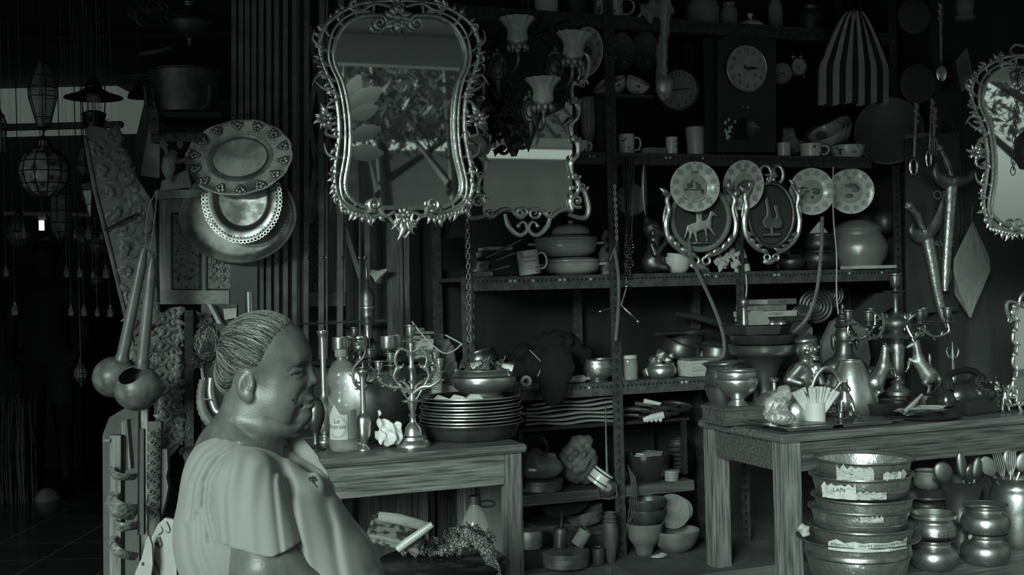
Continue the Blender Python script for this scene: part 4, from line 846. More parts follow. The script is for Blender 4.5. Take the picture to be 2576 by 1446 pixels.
    for i in range(7): leaf(mb, T, px + (i - 3) * 6 * s, py + (14 - abs(i - 3) * 3) * s, (52 - abs(i - 3) * 9) * s, pi / 2 - (i - 3) * .16, .16, -.004, .16)
    mb.build('bottom_finial', silver, e); mb = MB(); px, py = X(0, -10, 1); mb.tube([T(px, py, .01), T(px, py, .01) + Vector((0, 0, 2.94 - T.o.z - T(px, py).z))], .003, 5); mb.build('hanging_wire', iron_dk, e)
    return e
rococo_mirror('large silver rococo mirror reflecting leaves, hanging above the candle holders', 1008, 300, 3.80, 1.0)
rococo_mirror('silver rococo mirror cut by the right picture edge', 2612, 385, 4.45, .83, 3)
def scroll_mirror(label, x0, x1, y0, y1, Y, s, name='scroll_mirror'):
    cx = (x0 + x1) / 2; T = Tr(cx, y1, Y); k = T.k; e = thing(name, label, 'mirror', T.o, group='scroll framed mirrors')
    mb = MB(); slab(mb, T, [(x0, y0), (x1, y0), (x1, y1), (x0, y1)], .004, .012); mb.build('mirror_glass', mirror_m, e, smooth=False)
    mb = MB(); slab(mb, T, [(x0 - 2, y0 - 2), (x1 + 2, y0 - 2), (x1 + 2, y1 + 2), (x0 - 2, y1 + 2)], .006, .018); mb.build('backing', wood_dk, e)
    for sd, xe in ((-1, x0), (1, x1)):
        mb = MB(); n = max(2, int((y1 - y0) / (88 * s)))
        for i in range(n):
            a = y0 + (y1 - y0) * i / n; b = y0 + (y1 - y0) * (i + 1) / n; m = (a + b) / 2; w_ = 14 * s * sd
            tb(mb, T, [(xe, a), (xe + w_, a + .22 * (b - a)), (xe + w_ * .9, m), (xe - w_ * .2, m + .2 * (b - a)), (xe, b)], [4 * s, 7.5 * s, 6 * s, 7 * s, 4 * s], 8, 0, 4)
            tb(mb, T, spiral(xe + w_ * .6, a + 6 * s, 11 * s, 1.2, 0, sd), [4 * s, 3 * s, 2 * s], 7, -.006, 1); mb.ell(T(xe + w_ * .6, a + 6 * s, -.008), 5 * k * s, 8)
            leaf(mb, T, xe, m, 24 * s, pi / 2 + .4 * sd, .2, -.006)
        mb.build('side_scroll', silver, e)
        for yy, up in ((y1, 1), (y0, -1)):
            mb = MB(); tb(mb, T, [(xe, yy - up * 60 * s), (xe + sd * 26 * s, yy - up * 56 * s), (xe + sd * 40 * s, yy - up * 10 * s), (xe + sd * 30 * s, yy + up * 16 * s), (xe - sd * 10 * s, yy + up * 8 * s)], [5 * s, 7 * s, 8 * s, 7 * s, 5 * s], 8)
            tb(mb, T, spiral(xe + sd * 12 * s, yy - up * 26 * s, 17 * s, 1.4, sd, up * sd), [5 * s, 4 * s, 2 * s], 7, -.006, 1); tb(mb, T, spiral(xe + sd * 26 * s, yy - up * 62 * s, 13 * s, 1.3, 0, up), [4 * s, 3 * s, 2 * s], 7, -.004, 1)
            mb.ell(T(xe + sd * 12 * s, yy - up * 26 * s, -.008), 6 * k * s, 8); mb.build('corner_scroll', silver, e)
    for yy, up in ((y1, 1), (y0, -1)):
        mb = MB(); n = max(2, int((x1 - x0) / (70 * s)))
        for i in range(n):
            a = x0 + (x1 - x0) * i / n; b = x0 + (x1 - x0) * (i + 1) / n; m = (a + b) / 2
            tb(mb, T, [(a, yy), ((a + m) / 2, yy + up * 14 * s), (m, yy + up * 2 * s), ((m + b) / 2, yy - up * 6 * s), (b, yy)], [5 * s, 7 * s, 5 * s, 6 * s, 5 * s], 8, 0, 4)
            tb(mb, T, spiral((a + m) / 2, yy + up * 4 * s, 11 * s, 1.2, 1, up), [4 * s, 3 * s, 2 * s], 7, -.006, 1)
        for sd in (-1, 1):
            tb(mb, T, [(cx + sd * 58 * s, yy + up * 6 * s), (cx + sd * 48 * s, yy + up * 38 * s), (cx + sd * 22 * s, yy + up * 60 * s), (cx + sd * 2 * s, yy + up * 46 * s), (cx + sd * 10 * s, yy + up * 26 * s), (cx + sd * 26 * s, yy + up * 34 * s)], [5 * s, 7 * s, 6 * s, 5 * s, 4 * s, 3 * s], 8, 0, 4)
            tb(mb, T, spiral(cx + sd * 16 * s, yy + up * 4 * s, 15 * s, 1.3, 0, sd), [5 * s, 3 * s, 2 * s], 7, -.006, 1); mb.ell(T(cx + sd * 24 * s, yy + up * 36 * s, -.006), 6 * k * s, 8)
        mb.build('centre_scroll', silver, e)
    return e
e = scroll_mirror('dim silver scroll framed mirror hanging behind the three glass wall lamps', 1216, 1440, 150, 532, 4.30, 1.0)
mb = MB(); mb.tube([(0, .012, 0.5), (0, .012, 2.94 - e.location.z)], .003, 5); mb.build('hanging_wire', iron_dk, e)
e = scroll_mirror('small scroll framed mirror standing at the right edge of the right table', 2556, 2640, 768, 1010, 4.75, .62)
# dark carved board with the three lamps
T = Tr(1330, 200, 4.22); e = thing('carved_lamp_board', 'black carved wooden board carrying the glass wall lamps', 'board', T.o); k = T.k
mb = MB(); slab(mb, T, [(1225, 62), (1290, 50), (1400, 52), (1452, 70), (1440, 200), (1420, 270), (1360, 300), (1330, 382), (1296, 300), (1235, 190)], .03, 0); mb.build('board', black, e)
mb = MB(); carve(mb, T, [(1245, 90), (1260, 200), (1300, 290), (1330, 370)], 60, 4, -.006, 1.3); carve(mb, T, [(1300, 70), (1400, 80), (1420, 180), (1380, 270)], 66, 9, -.006, 1.3); mb.build('relief', iron_dk, e)
mb = MB(); mb.tube([T(1330, 60, .02), T(1330, 60, .02) + Vector((0, 0, .5))], .004, 5); mb.build('hanger', iron_dk, e)
def sconce(label, cx, cy, bx, by, Y, tilt=0.0):
    T = Tr(cx, cy, Y, False); k = T.k; e = thing('wall_sconce', label, 'wall lamp', T.o, (0, tilt, 0), 'brass wall lamps with ruffled glass shades')
    mb = MB()
    mb.lathe([(a * k, b * k) for a, b in [(22, 0), (27, 10), (25, 26), (27, 38), (36, 52), (44, 62), (42, 63), (34, 54), (25, 39), (23, 26), (25, 10), (20, 2)]], 96, lambda a, j, z: 1 + (.07 * max(0, z / k - 34) / 28) * sin(11 * a)); mb.build('glass_shade', frosted, e)
    mb = MB(); mb.lathe([(a * k, b * k) for a, b in [(0, -26), (6, -24), (8, -16), (18, -8), (24, 0), (24, 6), (20, 6), (18, 0), (0, -4)]], 24)
    for i in range(9): a = i * 2 * pi / 9; mb.ell((24 * k * cos(a), 24 * k * sin(a), -12 * k), (6 * k, 6 * k, 9 * k), 8)
    mb.build('cup', brass_old, e)
    dx, dz = (bx - cx) * k, -(by - cy) * k; bk = .10
    mb = MB(); q = spline([(0, 0, -24 * k), (0, 0, -48 * k), (dx * .25, bk * .3, -66 * k), (dx * .55, bk * .6, -52 * k), (dx * .75, bk * .8, -18 * k), (dx * .85, bk, dz)], 6); mb.tube(q, 4.5 * k, 8); mb.build('arm', brass, e)
    mb = MB(); mb.at((dx, bk, dz));
    mb.ell((0, 0, 0), (20 * k, 6 * k, 34 * k), 16); mb.ring((0, -.006, 0), 20 * k, 3 * k, 24, 6, sz=1.5); mb.ring((0, -.010, 0), 12 * k, 2.5 * k, 20, 6, sz=1.5); mb.lathe([(8 * k, -30 * k), (5 * k, -50 * k), (3 * k, -56 * k), (0, -72 * k)], 10)
    for i in range(5): mb.ell((12 * k * cos(i * pi / 4), 0, 30 * k + 10 * k * sin(i * pi / 4)), (7 * k, 4 * k, 9 * k), 8)
    mb.ell((0, 0, 48 * k), (7 * k, 4 * k, 12 * k), 8); mb.build('back_plate', brass_dk, e); return e
sconce('brass wall lamp with ruffled glass shade, topmost of the three', 1302, 108, 1250, 158, 4.06)
sconce('brass wall lamp with ruffled glass shade, right one in front of a calendar plate', 1441, 146, 1398, 158, 4.06, R(5))
sconce('brass wall lamp with ruffled glass shade, lowest of the three', 1367, 260, 1335, 268, 4.02)
# alarm clock tucked behind the large mirror
def round_clock(name, label, cx, cy, Y, r, yaw=0, bells=False, nums=True, dark=False, hands=((2.2, .5), (5.6, .75)), feet=False, loc=None, facem=None):
    T = Tr(cx, cy, Y, False); k = T.k; e = thing(name, label, 'clock', T.o, (0, 0, yaw)); r *= k
    mb = MB(); mb.at((0, 0, 0), (pi / 2, 0, 0)); mb.lathe([(0, -.05), (r * .9, -.05), (r, -.03), (r * 1.04, .008), (r * .97, .012), (r * .93, .004)], 48); mb.build('case', iron if dark else brass_old, e)
    mb = MB(); mb.at((0, 0, 0), (pi / 2, 0, 0)); mb.lathe([(0, .003), (r * .94, .003)], 48); mb.M = Matrix.Identity(4); mb.mi = 0
    if nums:
        for i in range(1, 13): a = i * pi / 6; put_text(mb, str(i), r * .30, (r * .74 * sin(a), -.0042, r * .74 * cos(a)))
    else:
        mb.mi = 1
        for i in range(12): a = i * pi / 6; mb.box((r * .8 * sin(a), -.004, r * .8 * cos(a)), (r * .05, .0006, r * .14), (0, a, 0))
    mb.build('dial', [facem or ceramic, ink], e)
    for i, (h_, l_) in enumerate(hands): a = h_ * pi / 6; MB().box((r * l_ * .5 * sin(a), -.0055 - .001 * i, r * l_ * .5 * cos(a)), (r * (.08 - .03 * i), .0008, r * l_), (0, a, 0)).build('hand', ink, e)
    if bells:
        for s_ in (-1, 1):
            MB().ell((s_ * r * .5, .01, r * 1.15), (r * .32, r * .3, r * .24), 14, (0, s_ * .4, 0)).build('bell', brass_lt, e)
            MB().tube([(s_ * r * .45, -.01, -r * .9), (s_ * r * .62, -.012, -r * 1.3)], r * .05, 6).build('foot', brass, e)
        q = spline([(-r * .5, .01, r * 1.3), (-r * .45, .01, r * 1.75), (0, .01, r * 1.9), (r * .45, .01, r * 1.75), (r * .5, .01, r * 1.3)], 5); MB().tube(q, r * .05, 6).build('handle', iron, e)
    return e
round_clock('hanging_small_clock', 'small round clock with worn dial peeping out beside the large mirror', 1200, 366, 4.12, 27, R(-20), hands=((10.4, .6), (4.5, .7)))
# ---------------------------------------------------------------- outdoors, as the mirrors show it
def refl(px, py, D, o=P(1008, 300, 3.80)): p = P(px, py, D); return p - 2 * (p - o).dot(MN) * MN
leaf_m = mat('leaf', .62, .35, 0, col2=.48, ns=6, sub=.3); leaf_f = mat('far_leaf', .06, .5, 0, col2=.20, ns=6)
def leafquad(mb, p, dr, nrm, L_, w_, n=5):
    dr = dr.normalized(); sdv = dr.cross(nrm).normalized(); nn = sdv.cross(dr); vs = []; fs = []
    for i in range(n + 1):
        t = i / n; ww = w_ * sin(pi * min(1, t * .92 + .04)) ** .8; c = p + dr * L_ * t - nn * L_ * .12 * t * t
        vs += [c - sdv * ww, c + nn * ww * -.25, c + sdv * ww]
    for i in range(n): fs += [(3 * i, 3 * i + 1, 3 * i + 4, 3 * i + 3), (3 * i + 1, 3 * i + 2, 3 * i + 5, 3 * i + 4)]
    mb._a(vs, fs)
c0 = refl(868, 420, 6.9); e = thing('potted_shrub', 'broad-leaved shrub standing outside, seen only in the mirror', 'shrub', (c0.x, c0.y, 0))
mb = MB(); mb.lathe([(0, 0), (.16, 0), (.22, .38), (.24, .4), (.20, .4), (.19, .34), (0, .34)], 24); mb.build('pot', rock, e)
mb = MB(); q = [Vector((0, 0, .3)), Vector((.03, .02, 1.0)), Vector((-.02, 0, 1.7)), Vector((0, .02, 2.3)), Vector((.02, 0, 2.7))]; mb.tube(spline(q, 5), [.03, .02, .012], 8); mb.build('stem', wood_dk, e)
mb = MB(); rd = random.Random(4)
up = Vector((0, 0, 1)); right_ = (refl(960, 420, 6.9) - c0).normalized()
for i, (px, py, tx, ty) in enumerate([(868, 300, 905, 212), (872, 300, 962, 245), (880, 320, 955, 292), (878, 372, 962, 345), (876, 405, 968, 410), (862, 170, 872, 110), (860, 520, 900, 460)]):
    p = refl(px, py, 6.9) - e.location; t = refl(tx, ty, 6.9) - e.location; leafquad(mb, p, t - p, MN, (t - p).length, (t - p).length * .24)
for i in range(60):
    z = rd.uniform(1.0, 2.8); a = rd.uniform(0, 2 * pi); p = Vector((0, 0, z)); dr = Vector((cos(a), sin(a), rd.uniform(-.1, .6)));
    if dr.dot(right_) < .1: leafquad(mb, p, dr, up, rd.uniform(.18, .28), .05)
lv = mb.build('foliage', leaf_m, e); lv['kind'] = 'stuff'
for i, (px, D, s_) in enumerate([(950, 10.3, 1), (1130, 9.4, 2), (2560, 10, 4)]):
    o_ = P(1008, 300, 3.8) if px < 1200 else P(1330, 400, 4.3) if px < 2000 else P(2560, 400, 4.5)
    c0 = refl(px, 300, D, o_); e = thing('tree', ['leafy tree outside behind the left part of the mirror view', 'leafy tree outside behind the right part of the mirror view', 'leafy tree outside reflected in the mirror at the right edge'][i], 'tree', (c0.x, c0.y, 0), group='trees across the street')
    mb = MB(); mb.tube([(0, 0, 0), (.1, 0, 1.6), (-.05, .05, 3.2), (.1, 0, 5)], [.08, .07, .05, .03], 10)
    for j in range(9): a = rd.uniform(0, 6.28); z = rd.uniform(1.8, 4.5); mb.tube([(0, 0, z), (cos(a) * .6, sin(a) * .6, z + .4), (cos(a) * 1.3, sin(a) * 1.3, z + .5 + rd.uniform(-.2, .5))], [.04, .02, .008], 6)
    mb.build('trunk', wood_dk, e)
    mb = MB()
    for j in range(5200):
        a = rd.uniform(0, 2 * pi); el = rd.uniform(-1.2, 1.4); r = rd.uniform(.5, 1.0) ** .6 * 1.35; p = Vector((r * cos(a) * cos(el), r * sin(a) * cos(el), 3.6 + 1.5 * r * sin(el) / 1.2))
        if p.z < 2.45: continue
        dr = Vector((rd.uniform(-1, 1), rd.uniform(-1, 1), rd.uniform(-1, .4))); leafquad(mb, p, dr, Vector((rd.uniform(-1, 1), rd.uniform(-1, 1), 1)), rd.uniform(.07, .13), rd.uniform(.015, .03), 2)
    lv = mb.build('foliage', leaf_f, e); lv['kind'] = 'stuff'
c0 = refl(1010, 400, 12); e = thing('neighbour_building', 'low building with tiled roof across the street, seen in the mirror', 'building', (c0.x, c0.y, 0), (0, 0, TH))
MB().box((0, -2.0, 1.3), (5, 3.6, 2.6)).build('wall', plaster, e); MB().box((0, -.1, 2.76), (5.2, .25, .10)).build('fascia', plaster, e)
mb = MB()
for i in range(12): mb.box((0, -.1 - i * .16, 2.86 + i * .10), (5.4, .2, .03), (R(-30), 0, 0))
for i in range(27): mb.tube([(-2.6 + i * .2, .02, 2.84), (-2.6 + i * .2, -1.9, 4.02)], .035, 5)
mb.build('tiled_roof', rock, e); MB().box((-.35, -.08, 1.3), (.12, .12, 2.6)).build('column', wood_dk, e); MB().box((-1.6, -.18, 1.0), (1.2, .06, 2.0), b=.01).build('door', grey_dk, e)
# ================================================================ LEFT TABLE and what stands on it
def onp(px, py, z):                    # the point of the horizontal plane z under photo pixel px,py
    y = (py - 723) + ROLL * (px - 1288); Y = (H - z) * F / y; return on(px, Y, z)
def Yp(px, py, z): return (H - z) * F / ((py - 723) + ROLL * (px - 1288))
TZ = .768
def table(label, u0, u1, v0, v1, z, wl_=.06, wm=wood_x):
    o = shop(u0, v0, 0); e = thing('wooden_table', label, 'table', o, (0, 0, TH)); W_, D_ = u1 - u0, v1 - v0
    mb = MB(); mb.box((W_ / 2, D_ / 2, z - .014), (W_ + .03, D_ + .03, .028), b=.006); mb.build('tabletop', wood_top, e)
    for a, b, c, d in ((wl_, W_ - wl_, .012, .034), (wl_, W_ - wl_, D_ - .034, D_ - .012)): MB().box(((a + b) / 2, (c + d) / 2, z - .028 - .055), (b - a, d - c, .11), b=.003).build('apron', wm, e)
    for a in (.012, W_ - .034): MB().box((a + .011, D_ / 2, z - .028 - .055), (.022, D_ - 2 * wl_, .11), b=.003).build('apron', wood_dkx, e)
    for a in (0, W_ - wl_):
        for b in (0, D_ - wl_): MB().box((a + wl_ / 2, b + wl_ / 2, (z - .028) / 2), (wl_, wl_, z - .028), b=.005).build('leg', wood_z, e)
    return e
table('worn wooden table behind the woman, carrying candle holders and a stack of trays', .42, 1.50, VL, VL + .56, TZ)
table('worn wooden table at the right, carrying bronze statues and an old telephone', 2.385, 3.85, VR, VR + .56, TZ, .075, wood_shade)
def prof(name, label, cat, px, py, pr, m=None, z=TZ, Y=None, **kw):
    Y = Y or Yp(px, py, z); return vessel(name, label, cat, px, Y, z + .0005, pr, m, **kw)
prof('chalice', 'dark brass goblet with egg shaped bowl just past the woman chin', 'goblet', 795, 1132, [(24, 0), (24, 4), (12, 12), (8, 20), (8, 42), (12, 50), (22, 74), (24, 100), (19, 122), (10, 130)], brass_dk)
prof('long_neck_vase', 'tallest narrow brass vase with flared mouth, left of the water bottle', 'vase', 818, 1112, [(20, 0), (19, 5), (10, 12), (9, 20), (18, 36), (24, 66), (22, 92), (9, 116), (7.5, 140), (8, 220), (9, 258), (14, 274), (15, 280)], brass_lt, t=1.2)
prof('bud_vase', 'short narrow brass vase with flared mouth, right of the water bottle', 'vase', 916, 1132, [(17, 0), (16, 4), (8, 12), (8, 18), (16, 36), (19, 62), (17, 82), (8, 92), (6.5, 104), (6.5, 160), (8, 184), (13, 196), (13, 200)], brass_lt, t=1.2)
# water bottle
Y = Yp(865, 1136, TZ); k = Y / F; e = thing('water_bottle', 'clear plastic water bottle with paper label and grey cap', 'bottle', on(865, Y, TZ + .001))
bp = [(0, 3), (14, 0), (30, 2), (36, 12), (37, 30), (36, 60), (36, 108), (37, 118), (36, 134), (29, 152), (31, 160), (35, 172), (36.5, 186), (34, 204), (24, 222), (13, 232), (12, 240), (14, 242), (11, 246), (11, 250)]
mb = MB(); mb.lathe([(v[0] * k, v[1] * k) for v in smoothprof(bp, 3)], 48, lambda a, j, z: 1 + (.025 * sin(5 * a) if z < 14 * k else .008 * sin(z / k * 1.1))); mb.build('bottle', clearp, e)
mb = MB(); mb.lathe([(0, 5 * k), (28 * k, 5 * k), (34 * k, 14 * k), (34.5 * k, 60 * k), (34.5 * k, 116 * k), (33 * k, 134 * k), (27.5 * k, 152 * k), (30 * k, 162 * k), (0, 162 * k)], 40); mb.build('water', water_m, e)
mb = MB(); mb.lathe([(0, 238 * k), (16 * k, 238 * k), (17 * k, 240 * k), (17 * k, 256 * k), (15 * k, 258 * k), (0, 258 * k)], 40, lambda a, j, z: 1 + .02 * sin(30 * a)); mb.build('cap', mat('cap_grey', .22, .5), e)
mb = MB(); n = 28; r = 37.2 * k; mb.mi = 0; a0, a1 = -pi / 2 - .95, -pi / 2 + .45
vs = []; fs = []
for i in range(n + 1):
    a = a0 + (a1 - a0) * i / n; top = 96 + (26 * max(0, 1 - abs(i / n - .35) * 3.2)); vs += [(r * cos(a), r * sin(a), 34 * k), (r * cos(a), r * sin(a), top * k)]
for i in range(n): fs.append((2 * i, 2 * i + 2, 2 * i + 3, 2 * i + 1))
mb._a(vs, fs); o0 = Vector((0, 0, 0))
def wraptext(mb, txt, size, z, a_c, rr, mi):
    vs_, fs_ = text_mesh(txt, size); mb.mi = mi; mb._a([Vector((rr * sin(v[0] / rr + a_c), -rr * cos(v[0] / rr + a_c), z + v[1])) for v in vs_], fs_); mb.mi = 0
mb.mi = 1
for ri, rr_ in enumerate((28, 24)):
    q = [(17 * 0 + rr_ * cos(t_) * .9 - 10, 66 + rr_ * sin(t_)) for t_ in [i * pi / 12 for i in range(-9, 7)]]; mb.tube([(r * 1.004 * sin(x * k / r), -r * 1.004 * cos(x * k / r), z_ * k) for x, z_ in q], .6 * k, 4)
wraptext(mb, 'Le', 17 * k, 80 * k, -.30, r * 1.006, 2); wraptext(mb, 'Minerale', 16 * k, 66 * k, -.42, r * 1.006, 2)
mb.build('label', [mat('label_paper', .42, .5), mat('label_swirl', .16, .5), ink], e)
mb = MB(); vs = []; fs = []
for i in range(9): a = -pi / 2 + .52 + .7 * i / 8; vs += [(r * cos(a), r * sin(a), 36 * k), (r * cos(a), r * sin(a), 108 * k)]
for i in range(8): fs.append((2 * i, 2 * i + 2, 2 * i + 3, 2 * i + 1))
mb._a(vs, fs)
for i in range(14): mb.mi = 1; mb.box((r * 1.01 * sin(.78), -r * 1.01 * cos(.78), (42 + i * 4.6) * k), (14 * k, .0004, 1.3 * k), (0, 0, .78))
mb.mi = 0; mb.build('back_label', [mat('label_grey', .25, .5), ink2], e)
# crumpled plastic bag
def crumple(name, label, cat, px, py, Y, pts, h_, m, seed, amp=6, res=3.2, k=None, parent=None, z=None):
    k = k or Y / F; rd = np.random.RandomState(seed); ph = rd.uniform(0, 6.28, (7, 3)); dr = rd.uniform(-1, 1, (7, 3)) * .14
    def f(X, Yy, Z):
        d = None
        for c, r in pts: q = sE(X, Yy, Z, c, r); d = q if d is None else smin(d, q, 10)
        for i in range(7): d = d + amp * .35 * np.abs(np.sin(X * dr[i, 0] + Yy * dr[i, 1] + Z * dr[i, 2] + ph[i, 0]))
        return smax(d - amp * .4, -Z, 2)
    lo = [min(c[i] - r[i] for c, r in pts) - 8 for i in range(3)]; hi = [max(c[i] + r[i] for c, r in pts) + 8 for i in range(3)]; lo[2] = max(lo[2], -2 * res)
    o = sdf_obj(f, lo, hi, res, name, m, parent, k, (0, 0, 0), 0)
    if parent is None: o.location = on(px, Y, z) if z is not None else P(px, py, Y); tag(o, label, cat)
    return o
crumple('plastic_bag', 'crumpled white plastic bag on the table beside the large candelabrum', 'bag', 980, 1128, Yp(980, 1128, TZ), [((0, 0, 32), (46, 38, 34)), ((-16, 0, 62), (26, 24, 26)), ((-20, 0, 88), (13, 12, 16)), ((22, 0, 62), (26, 18, 14)), ((40, 0, 76), (14, 8, 9))], 100, plastic_w, 4, 9, 2.2, z=TZ + .001)
# candelabra
def cup(mb, x, y, z, k, s=1.0, n=20):   # candle cup on a drip pan, its pan at z
    mb.at((x, y, z)); mb.lathe([(0, 0), (24 * s * k, 0), (27 * s * k, 2 * k), (24 * s * k, 3 * k), (6 * s * k, 3.5 * k), (4 * s * k, 8 * s * k), (8 * s * k, 13 * s * k), (11 * s * k, 17 * s * k), (12 * s * k, 36 * s * k), (16 * s * k, 39 * s * k), (16 * s * k, 41 * s * k), (10 * s * k, 40 * s * k), (9.5 * s * k, 20 * s * k), (0, 19 * s * k)], 28, lambda a, j, zz: 1 + (.04 * sin(14 * a) if 1 <= j <= 3 else 0)); mb.M = Matrix.Identity(4); return mb
def candelabrum(label, px, Y, z, col, arms, m, top, s=1.0, base=None, group='candelabra on the tables'):
    k = Y / F; e = thing('candelabrum', label, 'candelabrum', on(px, Y, z + .0005), group=group)
    MB().lathe([(0, 0)] + [(a * k, b * k) for a, b in base], 40, lambda a, j, zz: 1 + .012 * sin(16 * a)).build('base', m, e)
    MB().lathe([(a * k, b * k) for a, b in col], 20).build('column', m, e)
    cup(MB(), 0, 0, top * k, k, s).build('candle_cup', m, e)
    for (x, y, zt, q) in arms:
        mb = MB(); pts = spline([(a * k, y * k * (i / (len(q) - 1)), b * k) for i, (a, b) in enumerate(q)], 6); mb.tube(pts, [4.5 * k, 4.2 * k, 3.8 * k, 3.2 * k], 8)
        for i in range(3, len(pts) - 3, 3):
            p = pts[i]; d = (pts[i + 1] - pts[i - 1]).normalized(); nrm = Vector((-d.z, 0, d.x)) * (1 if i % 2 else -1)
            mb.tube([p, p + nrm * 7 * k + d * 3 * k, p + nrm * 9 * k + d * 10 * k], [3 * k, 2.6 * k, .6 * k], 6)
        ar = mb.build('arm', m, e); cup(MB(), x * k, y * k, zt * k, k, s * .82).build('candle_cup', m, ar)
    return e
b1 = [(44, 0), (44, 5), (41, 9), (38, 14), (34, 17), (33, 24), (24, 28), (22, 34), (20, 46), (12, 56), (8, 62), (8, 72), (12, 78), (6, 84)]
c1 = [(6, 84), (9, 92), (13, 110), (26, 111), (28, 114), (26, 116), (8, 117), (8, 126), (5, 134), (8, 142), (5, 146), (5, 158), (9, 162), (5, 168), (5, 190), (9, 196), (9, 200), (6, 206), (8, 226), (10, 232), (5, 238), (5, 246), (7, 254), (4, 262)]
arml = [(0, 130), (-26, 148), (-50, 150), (-78, 166), (-80, 182)]; armr = [(0, 130), (26, 148), (48, 150), (72, 166), (72, 182)]
candelabrum('ornate brass candelabrum with leafy arms, in front of the stack of trays', 1040, Yp(1040, 1122, TZ), TZ, c1, [(-80, -20, 184, arml), (72, -20, 186, armr), (-56, 40, 200, [(0, 135), (-20, 160), (-40, 165), (-56, 185), (-56, 198)]), (58, 40, 198, [(0, 135), (20, 158), (42, 165), (58, 184), (58, 196)])], brass_lt, 264, base=b1)
e = [o for o in C.objects if o.name.startswith('candelabrum')][-1]; k = Yp(1040, 1122, TZ) / F
for sd in (-1, 1):                       # upper open scrolls of acanthus
    mb = MB(); q = spline([(sd * 4 * k, 0, 236 * k), (sd * 26 * k, 0, 244 * k), (sd * 40 * k, 0, 222 * k), (sd * 34 * k, 0, 198 * k), (sd * 22 * k, 0, 200 * k), (sd * 20 * k, 0, 208 * k)], 6); mb.tube(q, [3 * k, 4.5 * k, 3.5 * k, 2 * k], 8)
    for i in range(2, 26, 2): p = q[i]; mb.tube([p, p + Vector((sd * 5 * k, 0, 4 * k)), p + Vector((sd * 10 * k, 0, (9 - i) * .8 * k))], [3.4 * k, 2.6 * k, .6 * k], 6)
    mb.tube(spline([(sd * 34 * k, 0, 198 * k), (sd * 44 * k, 0, 176 * k), (sd * 30 * k, 0, 150 * k), (sd * 12 * k, 0, 120 * k), (sd * 6 * k, 0, 124 * k)], 5), [4 * k, 3 * k, 2 * k], 8); mb.build('scroll', brass_lt, e)
candelabrum('slim brass candelabrum with two cups, behind the water bottle', 918, 4.27, TZ, [(5, 60), (4, 150), (8, 160), (4, 170), (4, 200)], [(-19, 0, 258, [(0, 130), (-22, 150), (-24, 185), (2, 215), (6, 240), (-19, 256)]), (20, -12, 203, [(0, 130), (14, 150), (28, 160), (30, 180), (16, 194), (20, 201)])], brass, 150, .98, base=[(34, 0), (34, 5), (20, 14), (10, 30), (6, 60)])
# cauldron on a low bench behind the table, with a dark tray, goblets and a tall ewer on it
e = thing('bench', 'plain bench behind the table carrying the brass cauldron', 'bench', shop(.62, VL + .60, 0), (0, 0, TH))
MB().box((.325, .145, TZ - .015), (.65, .29, .03), b=.005).build('top', wood_dkx, e)
for a in (.03, .62):
    for b in (.03, .26): MB().box((a, b, (TZ - .03) / 2), (.05, .05, TZ - .03)).build('leg', wood_dk, e)
Y = 4.56; k = Y / F
prof('cauldron', 'big dull brass cauldron behind the candle holders', 'cauldron', 925, 0, [(70, 0), (100, 10), (122, 40), (131, 80), (130, 130), (127, 160), (131, 168), (133, 171)], brass, Y=Y, t=3)
zc = TZ + 174 * k
e = thing('round_tray', 'dark round tray lying across the cauldron rim', 'tray', on(925, Y, zc)); MB().lathe([(0, 0), (124 * k, 0), (138 * k, 6 * k), (141 * k, 11 * k), (136 * k, 8 * k), (124 * k, 4 * k), (0, 4 * k)], 48).build('tray', iron, e)
gz = zc + 4.5 * k; gp = [(14, 0), (13, 3), (5, 8), (4, 20), (10, 25), (18, 32), (20, 44), (20, 66)]
g0 = None
for i, (px, off, lb) in enumerate([(857, -.06, 'wide brass goblet, leftmost on the cauldron tray'), (874, .0, 'wide brass goblet tucked second from the left on the cauldron tray'), (891, .06, 'wide brass goblet, third from left on the cauldron tray'), (978, -.06, 'wide brass goblet just left of the pale post, front one'), (996, .02, 'wide brass goblet just left of the pale post, rear one'), (906, -.02, 'wide brass goblet half hidden under the tall ewer')]):
    if g0 is None: g0 = vessel('goblet', lb, 'goblet', px, Y + off, gz, gp, brass_lt, t=1.5, group='wide brass goblets on the cauldron'); g0.data.materials[0] = brass_lt
    else: dup(g0, on(px, Y + off, gz), None, lb)
e = vessel('tall_ewer', 'tall slender brass ewer with pointed lid in front of the gate', 'ewer', 928, Y + .05, gz, [(14, 0), (24, 10), (27, 26), (22, 44), (13, 56), (11, 72), (12, 96), (16, 112), (16, 122), (18, 132)], brass, open_=False, parts=[('collar', [(16, 130), (19, 133), (19, 137), (16, 140)], brass_lt), ('lid', [(17, 139), (18, 160), (14, 176), (7, 186), (5, 190), (7, 194), (5, 198), (7, 202), (4, 206), (4, 222), (2, 238), (0, 242)], brass), ('ring', [(13, 92), (16, 95), (13, 98)], brass_lt)])
mb = MB(); mb.tube([(0, 0, 0), (0, 0, 112 * k)], 2.2 * k, 8); mb.lathe([(2 * k, 108 * k), (5 * k, 114 * k), (4 * k, 112 * k)], 12); mb.lathe([(0, 0), (7 * k, 0), (3 * k, 3 * k)], 12); single(mb, 'iron_pin', 'thin dark pin with round head standing before the tall ewer', 'pin', iron, on(931, Y - .05, gz))
